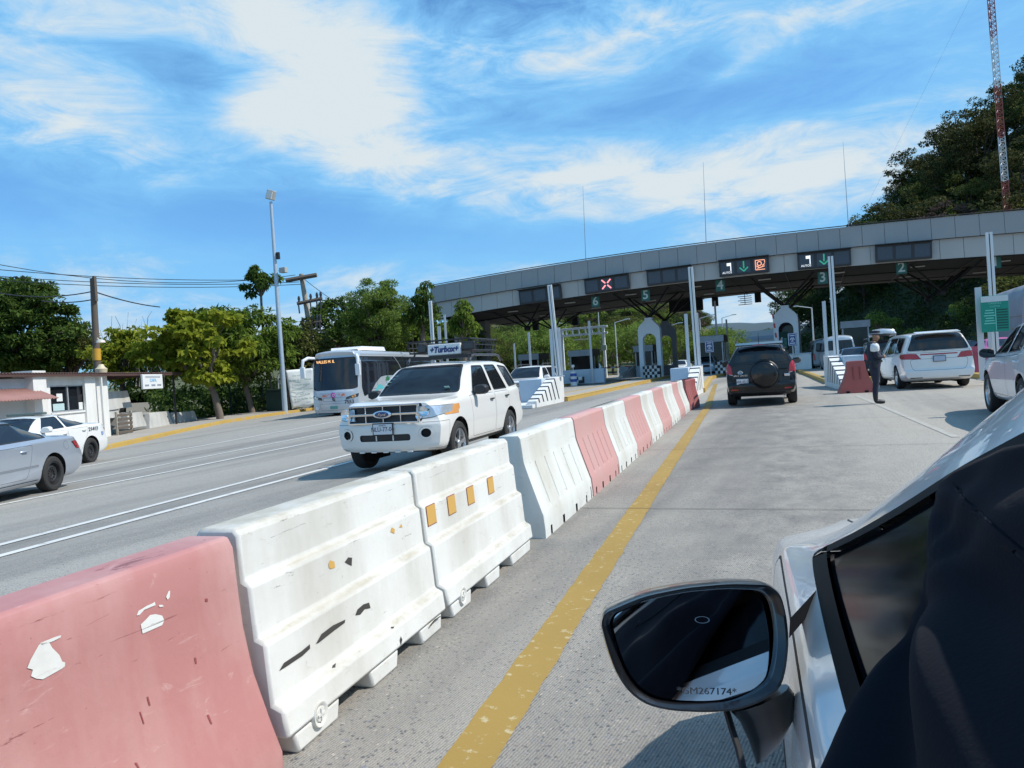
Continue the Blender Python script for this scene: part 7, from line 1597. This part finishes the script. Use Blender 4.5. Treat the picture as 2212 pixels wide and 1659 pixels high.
def red_stand(label, x, y, w, h, D=None, mt=PLR):
    b = G(x, y) if D is None else PD(x, y, D); o = thing('plastic_barrier', label, 'barrier', (b.x, b.y, 0), .1, 'loose red barriers on the right')
    m2 = MB(); prof = [(w*.5, 0), (w*.49, .06), (w*.34, h*.42), (w*.25, h*.72), (w*.23, h*.96), (w*.20, h)]; n = 5; rows = []
    for i in range(n+1):
        y_ = -.32+.64*i/n; rows.append([(x_, y_*(.75+.25*(1-z/h)), z) for x_, z in prof]+[(-x_, y_*(.75+.25*(1-z/h)), z) for x_, z in prof[::-1]])
    m2.grid(rows, close=False); k = len(prof)*2; m2.add(rows[0], [tuple(range(k))]); m2.add(rows[-1], [tuple(range(k))]); m2.build('body', mt, o, .5, bev=.02)
    for x_ in (-.10*w, .08*w): MB().prism([(x_-.022, h*.42), (x_+.022, h*.42), (x_+.018, h*.82), (x_-.018, h*.82)], lambda p: (p[0], -.30-.0*p[1], p[1]), lambda p: (p[0], -.24, p[1])).build('flute', M('red_flute_dark', (.28, .07, .07), .6), o)
    for x_ in (-.28*w, .22*w): MB().span((x_-.05, -.335, 0), (x_+.05, -.30, .07)).build('fork_slot', DKI, o)
    return o
red_stand('lone red barrier end between the striped block and the guard', 1851, 848, 1.05, .98, None, M('barrier_red', (.42, .10, .085), .55, var=.18, scale=3))
red_stand('dark pink barrier behind the white minivan at the green board', 2107, 812, .9, 1.15, 29., M('barrier_pink_red', (.42, .07, .12), .55, var=.18, scale=3))
# ================================================================== THE WHITE CAR THE PHOTO IS TAKEN FROM
OF = Vector((-.0775, 1, 0)).normalized(); OR_ = Vector((OF.y, -OF.x, 0))
ob_ = .925; of_ = .775; oc = OR_*ob_+OF*of_
OWG = M('own_window_glass', (.005, .0055, .007), .09, spec=.03, var=0.)
ON = dict(trimmat=M('window_seal', (.007, .007, .008), .7, spec=.12), glsm=OWG, L=4.79, W=1.82, axles=(.86, 3.68), wr=.33, ww=.225, zb=.18, zm=.60, n=150, lf=1.0, bowf=.34, bowr=.2, tpf=.10, tpr=.08,
    st=[(0, .60, .80, .66, .70, .69), (.45, .70, .86, .76, .72, .79), (1.0, .82, .885, .865, .70, .895), (1.35, .885, .89, .925, .69, .955), (1.5, .91, .885, .99, .685, 1.01), (1.95, .925, .88, 1.225, .60, 1.26), (2.4, .93, .88, 1.385, .545, 1.43), (2.9, .935, .88, 1.42, .525, 1.465), (3.4, .945, .875, 1.38, .52, 1.44),
        (4.1, .97, .85, 1.06, .58, 1.12), (4.5, .94, .82, .985, .62, 1.01), (4.79, .90, .78, .93, .60, .95)],
    wins=[[(1.66, .955), (2.62, .965), (2.62, 1.295), (2.40, 1.275), (2.1, 1.165)], [(2.70, .965), (3.72, .985), (3.42, 1.28), (2.70, 1.305)]], ws=(.64, 1.02, .49, 1.38), rw=(.54, 1.10, .44, 1.37), hl=[(.45, .56), (.84, .60), (.84, .70), (.5, .68)], tl=[(.45, .70), (.84, .70), (.84, .84), (.5, .84)],
    doors=[[(1.42, .30), (2.64, .30), (2.64, .915), (1.42, .90)], [(2.68, .30), (3.3, .30), (3.6, .85), (3.66, .945), (2.68, .93)]], handles=[(3.5, .82, None)])
def on_extra(c):
    c['part']('hood', [(-.70, c['Y'](1.46)), (.70, c['Y'](1.46)), (.70, c['Y'](.9)), (.62, c['Y'](.2)), (-.62, c['Y'](.2)), (-.70, c['Y'](.9))], 'z', 1, c['paint'], 0, .006, .08, .35)
own = car('white_sedan', 'white sedan in the foreground that the view is taken from, cut off at right', 'car', ON, PW, (oc.x, oc.y), math.atan2(-OF.x, OF.y), on_extra)
inv = own.matrix_basis.inverted() if False else Matrix.Rotation(-math.atan2(-OF.x, OF.y), 4, 'Z') @ Matrix.Translation((-oc.x, -oc.y, -.006))
toL = lambda p: inv @ Vector(p)
def on_plane(x, y, P0, n_):
    v = Vector(ray(x, y)); k = (Vector(P0)-Vector(ORG)).dot(n_)/v.dot(n_); return Vector(ORG)+v*k
O3 = lambda pts: [Z('o3', *p) for p in pts]
# --- door mirror
MBK = M('mirror_black_plastic', (.007, .0075, .010), .3, var=.15, coat=.5); MBG = M('mirror_gloss_edge', (.010, .011, .016), .2, coat=.8, var=.1)
mc = PD(1500, 1400, .98); mN = (-OF*.96+OR_*.20+Vector((0, 0, .16))).normalized()
def ring_pts(pts, off): return [toL(on_plane(x, y, mc+mN*off, mN)) for x, y in pts]
OUT = O3(rounded([(105, 1000), (125, 955), (300, 880), (500, 840), (700, 822), (870, 828), (925, 870), (950, 960), (963, 1080), (950, 1210), (925, 1300), (850, 1355), (740, 1398), (600, 1410), (430, 1402), (320, 1378), (240, 1325), (180, 1240), (135, 1120)], 60, 3))
cx_, cy_ = sum(p[0] for p in OUT)/len(OUT), sum(p[1] for p in OUT)/len(OUT)
shrink = lambda pts, k, dx=0, dy=0: [(cx_+dx+(x-cx_)*k, cy_+dy+(y-cy_)*k) for x, y in pts]
mrt = bpy.data.objects.new('side_mirror', bpy.data.meshes.new('x')); bpy.data.objects.remove(mrt)
ctr = sum((Vector(p) for p in ring_pts(OUT, 0)), Vector())/len(OUT); nL = (inv.to_3x3() @ mN).normalized()
R0_ = ring_pts(OUT, 0)
def scl(k, back, dv=Vector()): return [ctr+(Vector(p)-ctr)*k-nL*back+dv for p in R0_]
m2 = MB(); m2.grid([scl(.90, .012), scl(.955, -.004), scl(.985, -.004), scl(1.0, .006), scl(1.0, .03), scl(.985, .06), scl(.93, .09), scl(.80, .118), scl(.55, .135), scl(.25, .142), scl(.02, .143)], close=True); mir = m2.build('side_mirror', MBK, own, 1.2)
m2 = MB(); m2.grid([scl(.90, .012), scl(.885, .020), scl(.87, .022)], close=True); m2.build('bezel', MBG, mir, 1.2)
MGL, tt, bb, nd, LL = nodes('mirror_silvered'); bb.inputs['Base Color'].default_value = (.62, .64, .67, 1); bb.inputs['Metallic'].default_value = 1; bb.inputs['Roughness'].default_value = .015
gN = (-OF*.90+OR_*.34+Vector((0, 0, .345))).normalized(); gL = (inv.to_3x3() @ gN).normalized()
m2 = MB(); gp = scl(.872, .0215); c0 = ctr-nL*.0215
gv = []
for p in gp: w_ = p-c0; gv.append(c0+w_)
m2.add(gv, [tuple(range(len(gv)))]); go = m2.build('mirror_glass', MGL, mir)
# the pane is tilted in its housing towards the driver
ax_ = nL.cross(gL); an_ = nL.angle(gL); go.data.transform(Matrix.Translation(c0) @ Matrix.Rotation(an_*.62, 4, ax_) @ Matrix.Translation(-c0)); gE = (Matrix.Rotation(an_*.62, 3, ax_) @ nL)
xd = (Vector((1, 0, 0))-gE*gE.x).normalized(); yd = gE.cross(xd)
def on_glass(x, y, off=.0008):
    p0 = own_m @ c0; n_ = own_m.to_3x3() @ gE; return toL(on_plane(x, y, p0+n_*off, n_))
own_m = Matrix.Translation((oc.x, oc.y, .006)) @ Matrix.Rotation(math.atan2(-OF.x, OF.y), 4, 'Z')
p = on_glass(*Z('m8', 1220, 1228)); text('etched_code', '*GM267174*', .0115, tuple(p), tuple(xd), tuple(yd), M('etch_dark', (.05, .05, .06), .6), go, .0002, sx=1.25)
p = on_glass(*Z('m8', 1172, 466)); m2 = MB(); rr = []
for k in range(25): t = 2*PI*k/24; rr.append([p+xd*(r_*1.0*math.cos(t))+yd*(r_*.45*math.sin(t)) for r_ in (.0098, .0085)])
m2.grid(rr); m2.build('etched_oval', M('etch_pale', (.30, .36, .42), .5), go)
# stalk, base and weather strip
SP = lambda x, y, D: toL(PD(*Z('o3', x, y), D))
m2 = MB(); secs = []
for (x0, y0), (x1, y1), D in (((690, 1395), (960, 1290), .99), ((735, 1445), (985, 1325), 1.0), ((775, 1530), (985, 1430), 1.01), ((800, 1600), (930, 1540), 1.03), ((812, 1640), (870, 1600), 1.05)):
    a, b = SP(x0, y0, D), SP(x1, y1, D); cm = (a+b)/2; h = (b-a)/2; nrm_ = Vector((0, 1, 0)); secs.append([cm+h*math.cos(t)+nrm_*(h.length*.55)*math.sin(t) for t in [2*PI*k/16 for k in range(16)]])
m2.grid(secs, close=True); m2.add(secs[0], [tuple(range(16))]); m2.add(secs[-1], [tuple(range(16))]); m2.build('mirror_stalk', MBK, own, 1.2)
m2 = MB(); m2.prism([(960, 1075), (965, 985), (1195, 735), (1190, 800)], lambda p: SP(p[0], p[1], 1.04+.30*(p[0]-960)/235), lambda p: SP(p[0], p[1], 1.06+.30*(p[0]-960)/235)); m2.build('corner_trim', M('trim_matt_black', (.008, .008, .009), .8, spec=.1), own)
m2 = MB(); m2.path([SP(680, 1405, 1.0), SP(705, 1490, .98), SP(735, 1580, .95), SP(760, 1690, .92)], .0045, 6); m2.build('strap', M('strap_black', (.015, .015, .016), .7), own, 1.)
# --- dark cloth hung over the door window
w0 = own_m @ Vector((-.885, 0, .925)); w1_ = own_m @ Vector((-.60, 0, 1.36)); along = OF; upv = (w1_-w0).normalized(); cN = upv.cross(along).normalized()
if cN.dot(OR_) > 0: cN = -cN
P0c = w0+cN*.022
EDGE = [(2230, 946), (2160, 958), (2100, 980), (2050, 1006), (2020, 1026), (2006, 1050), (2002, 1085), (1996, 1130), (1980, 1210), (1962, 1275), (1935, 1350), (1900, 1425), (1862, 1510), (1825, 1590), (1795, 1659), (1770, 1730), (1750, 1800)]
pts = [on_plane(x, y, P0c, cN) for x, y in EDGE]; cor = on_plane(2006, 1060, P0c, cN); cor2 = on_plane(1945, 1300, P0c, cN); rows = []
for i in range(97):
    f = i/96*(len(pts)-1); k = min(int(f), len(pts)-2); Lp = pts[k].lerp(pts[k+1], f-k); v_ = (Lp-P0c).dot(upv); far_ = P0c+along*(-.62-.1*math.sin(i*.06))+upv*(v_*(1 if v_ < .3 else .9)-.04); row = []
    for j in range(41):
        t = j/40; p = Lp.lerp(far_, t**1.25); q = p-cor; a_ = math.atan2(q.dot(upv), -q.dot(along)); d_ = q.length; q2 = p-cor2; a2 = math.atan2(q2.dot(upv), -q2.dot(along))
        w_ = 1.05*(.010*math.sin(a_*16+2*mnoise.noise(p*5))*min(1, d_*4)+.014*math.sin(a2*9+1.2)*min(1, q2.length*3)+.010*mnoise.noise(p*7))
        w_ *= min(1, t*7+.08)*(.22+.78*min(1, max(0, i-14)/40)); edge = .016*(1-min(1, t*14))
        row.append(toL(p+cN*(w_+.006*math.sin(PI*min(1, t*1.6))-edge)))
    rows.append(row)
CLO, tt, bb, nd, LL = nodes('cloth_dark_navy'); tcn = nd('ShaderNodeTexCoord'); nz = nd('ShaderNodeTexNoise'); nz.inputs['Scale'].default_value = 260; LL.new(tcn.outputs['Object'], nz.inputs['Vector']); bp = nd('ShaderNodeBump'); bp.inputs['Strength'].default_value = .3; bp.inputs['Distance'].default_value = .001; LL.new(nz.outputs['Fac'], bp.inputs['Height']); LL.new(bp.outputs[0], bb.inputs['Normal'])
bb.inputs['Base Color'].default_value = (.008, .0095, .0145, 1); bb.inputs['Roughness'].default_value = .95; bb.inputs['Sheen Weight'].default_value = .03; bb.inputs['Specular IOR Level'].default_value = .04
clo = thing('draped_cloth', 'dark navy cloth stretched over the door window of the foreground car', 'cloth', (oc.x, oc.y, .006), math.atan2(-OF.x, OF.y))
o = MB().grid(rows).build('cloth_sheet', CLO, clo, 3.2); md = o.modifiers.new('thick', 'SOLIDIFY'); md.thickness = .004
# ================================================================== TRAFFIC GUARD
gp = G(1893, 872); guard = thing('person', 'person in dark navy uniform and cap standing with folded arms, white armlet on the shoulder', 'person', (gp.x, gp.y, 0), math.radians(12))
def skin(name, chains, parent, mats, assign, lev=2):
    vs, es, rs = [], [], []; idx = {}
    for ch in chains:
        prev = None
        for key, p, r in ch:
            if key not in idx: idx[key] = len(vs); vs.append(p); rs.append(r)
            if prev is not None: es.append((prev, idx[key]))
            prev = idx[key]
    me = bpy.data.meshes.new(name); me.from_pydata(vs, es, []); o = bpy.data.objects.new(name, me); C.objects.link(o)
    o.modifiers.new('s', 'SKIN'); sv = me.skin_vertices[0].data
    for i, r in enumerate(rs): sv[i].radius = r if isinstance(r, tuple) else (r, r); sv[i].use_root = (i == 0)
    md = o.modifiers.new('u', 'SUBSURF'); md.levels = md.render_levels = lev
    m3 = bpy.data.meshes.new_from_object(o.evaluated_get(bpy.context.evaluated_depsgraph_get())); bpy.data.objects.remove(o); m3.name = name; m3.materials.clear()
    o = link(name, m3, mats, parent, 3.2)
    for p in m3.polygons: p.material_index = assign(p.center)
    return o
NVY = M('uniform_navy', (.018, .022, .040), .85, var=.2, scale=6); SKN = M('skin_brown', (.30, .165, .10), .6); BTT = M('boot_black', (.012, .012, .013), .45)
K = lambda k, x, y, z, r: (k, (x, y, z), r)
ch = [[K('pel', 0, 0, .96, .155), K('abd', .03, 0, 1.10, .165), K('che', .02, 0, 1.27, (.15, .165)), K('shc', .0, 0, 1.41, .105), K('nek', .035, 0, 1.49, .052), K('jaw', .075, 0, 1.545, .07), K('hed', .07, 0, 1.62, .092), K('cro', .055, 0, 1.69, .075)]]
for s, fx in ((-1, -.03), (1, .04)):
    ch.append([K('pel', 0, 0, .96, .155), K(f'hip{s}', .0, s*.095, .86, .112), K(f'thi{s}', .01+fx*.4, s*.10, .68, .095), K(f'kne{s}', .015+fx, s*.105, .48, .072), K(f'cal{s}', -.01+fx, s*.11, .33, .066), K(f'ank{s}', -.015+fx, s*.11, .12, .055), K(f'hee{s}', fx, s*.11, .055, .052), K(f'bal{s}', .11+fx, s*.115, .045, .046), K(f'toe{s}', .20+fx, s*.12, .04, .034)])
    ch.append([K('shc', .0, 0, 1.41, .105), K(f'sho{s}', -.01, s*.185, 1.39, .078), K(f'upa{s}', -.02, s*.225, 1.27, .062), K(f'elb{s}', .0, s*.235, 1.12, .050), K(f'for{s}', .11, s*.165, 1.11, .043), K(f'wri{s}', .20, s*.085, 1.12, .030), K(f'pal{s}', .235, s*.035, 1.115, .036)])
    for q, (dy, dz_, L_) in enumerate(((-.10, .030, .9), (-.105, .010, 1.), (-.10, -.010, .95), (-.09, -.028, .8))):
        ch.append([K(f'pal{s}', .235, s*.035, 1.115, .036), K(f'f{s}{q}a', .255, s*(.035+dy*.4*L_), 1.115+dz_, .010), K(f'f{s}{q}b', .250, s*(.035+dy*.75*L_), 1.112+dz_*1.1, .009), K(f'f{s}{q}c', .225, s*(.035+dy*1.0*L_), 1.108+dz_*1.1, .008)])
    ch.append([K(f'pal{s}', .235, s*.035, 1.115, .036), K(f't{s}a', .245, s*.03, 1.155, .011), K(f't{s}b', .25, s*.0, 1.17, .009)])
ch.append([K('hed', .07, 0, 1.62, .092), K('nos', .165, 0, 1.605, .014)])
for s in (-1, 1): ch.append([K('hed', .07, 0, 1.62, .092), K(f'ear{s}', .055, s*.098, 1.615, .016)])
def asg(c): return 1 if (c.z > 1.475) else (2 if c.z < .22 else (1 if c.x > .205 and c.z > 1.05 else 0))
skin('body', ch, guard, [NVY, SKN, BTT], asg)
m2 = MB(); m2.lathe([(.105, 1.655), (.108, 1.68), (.118, 1.715), (.110, 1.745), (.001, 1.755)], (.055, 0, 0), n=20); m2.prism([(.14, -.075), (.20, -.05), (.215, 0), (.20, .05), (.14, .075)], lambda p: (p[0], p[1], 1.665-(p[0]-.14)*.35), lambda p: (p[0], p[1], 1.672-(p[0]-.14)*.35)); m2.build('cap', NVY, guard, .8)
MB().lathe([(.1095, 1.668), (.1135, 1.69)], (.055, 0, 0), n=20).build('cap_band', M('cap_band_grey', (.25, .27, .32), .6), guard, 1.)
for s in (-1, 1): MB().lathe([(.011, .0), (.006, .008), (.001, .01)], (.150, s*.032, 1.632), 'X', 8).build('eye', M('eye_dark', (.03, .02, .02), .3), guard, 1.)
MB().box((.150, 0, 1.562), (.012, .045, .010)).build('mouth', M('lip_brown', (.20, .08, .06), .6), guard)
m2 = MB(); m2.lathe([(.094, -.095), (.102, -.05), (.098, .02), (.075, .07), (.03, .09)], (0, 0, 0), n=16); o = m2.build('armlet', M('armlet_white', (.72, .72, .70), .7), guard, 1.); o.location = (-.02, -.205, 1.36); o.rotation_euler = (.22, 0, 0)
m2 = MB(); m2.lathe([(.174, .985), (.180, 1.0), (.180, 1.03), (.174, 1.045)], (.008, 0, 0), n=24); m2.build('belt', BTT, guard, 1.); MB().box((-.03, -.185, .95), (.08, .06, .17)).build('holster', BTT, guard, bev=.015)
MB().path([(-.10, -.13, 1.43), (.02, -.195, 1.28), (.14, -.17, 1.10)], .013, 6).build('shoulder_strap', M('strap_grey', (.16, .18, .24), .6), guard, 1.)
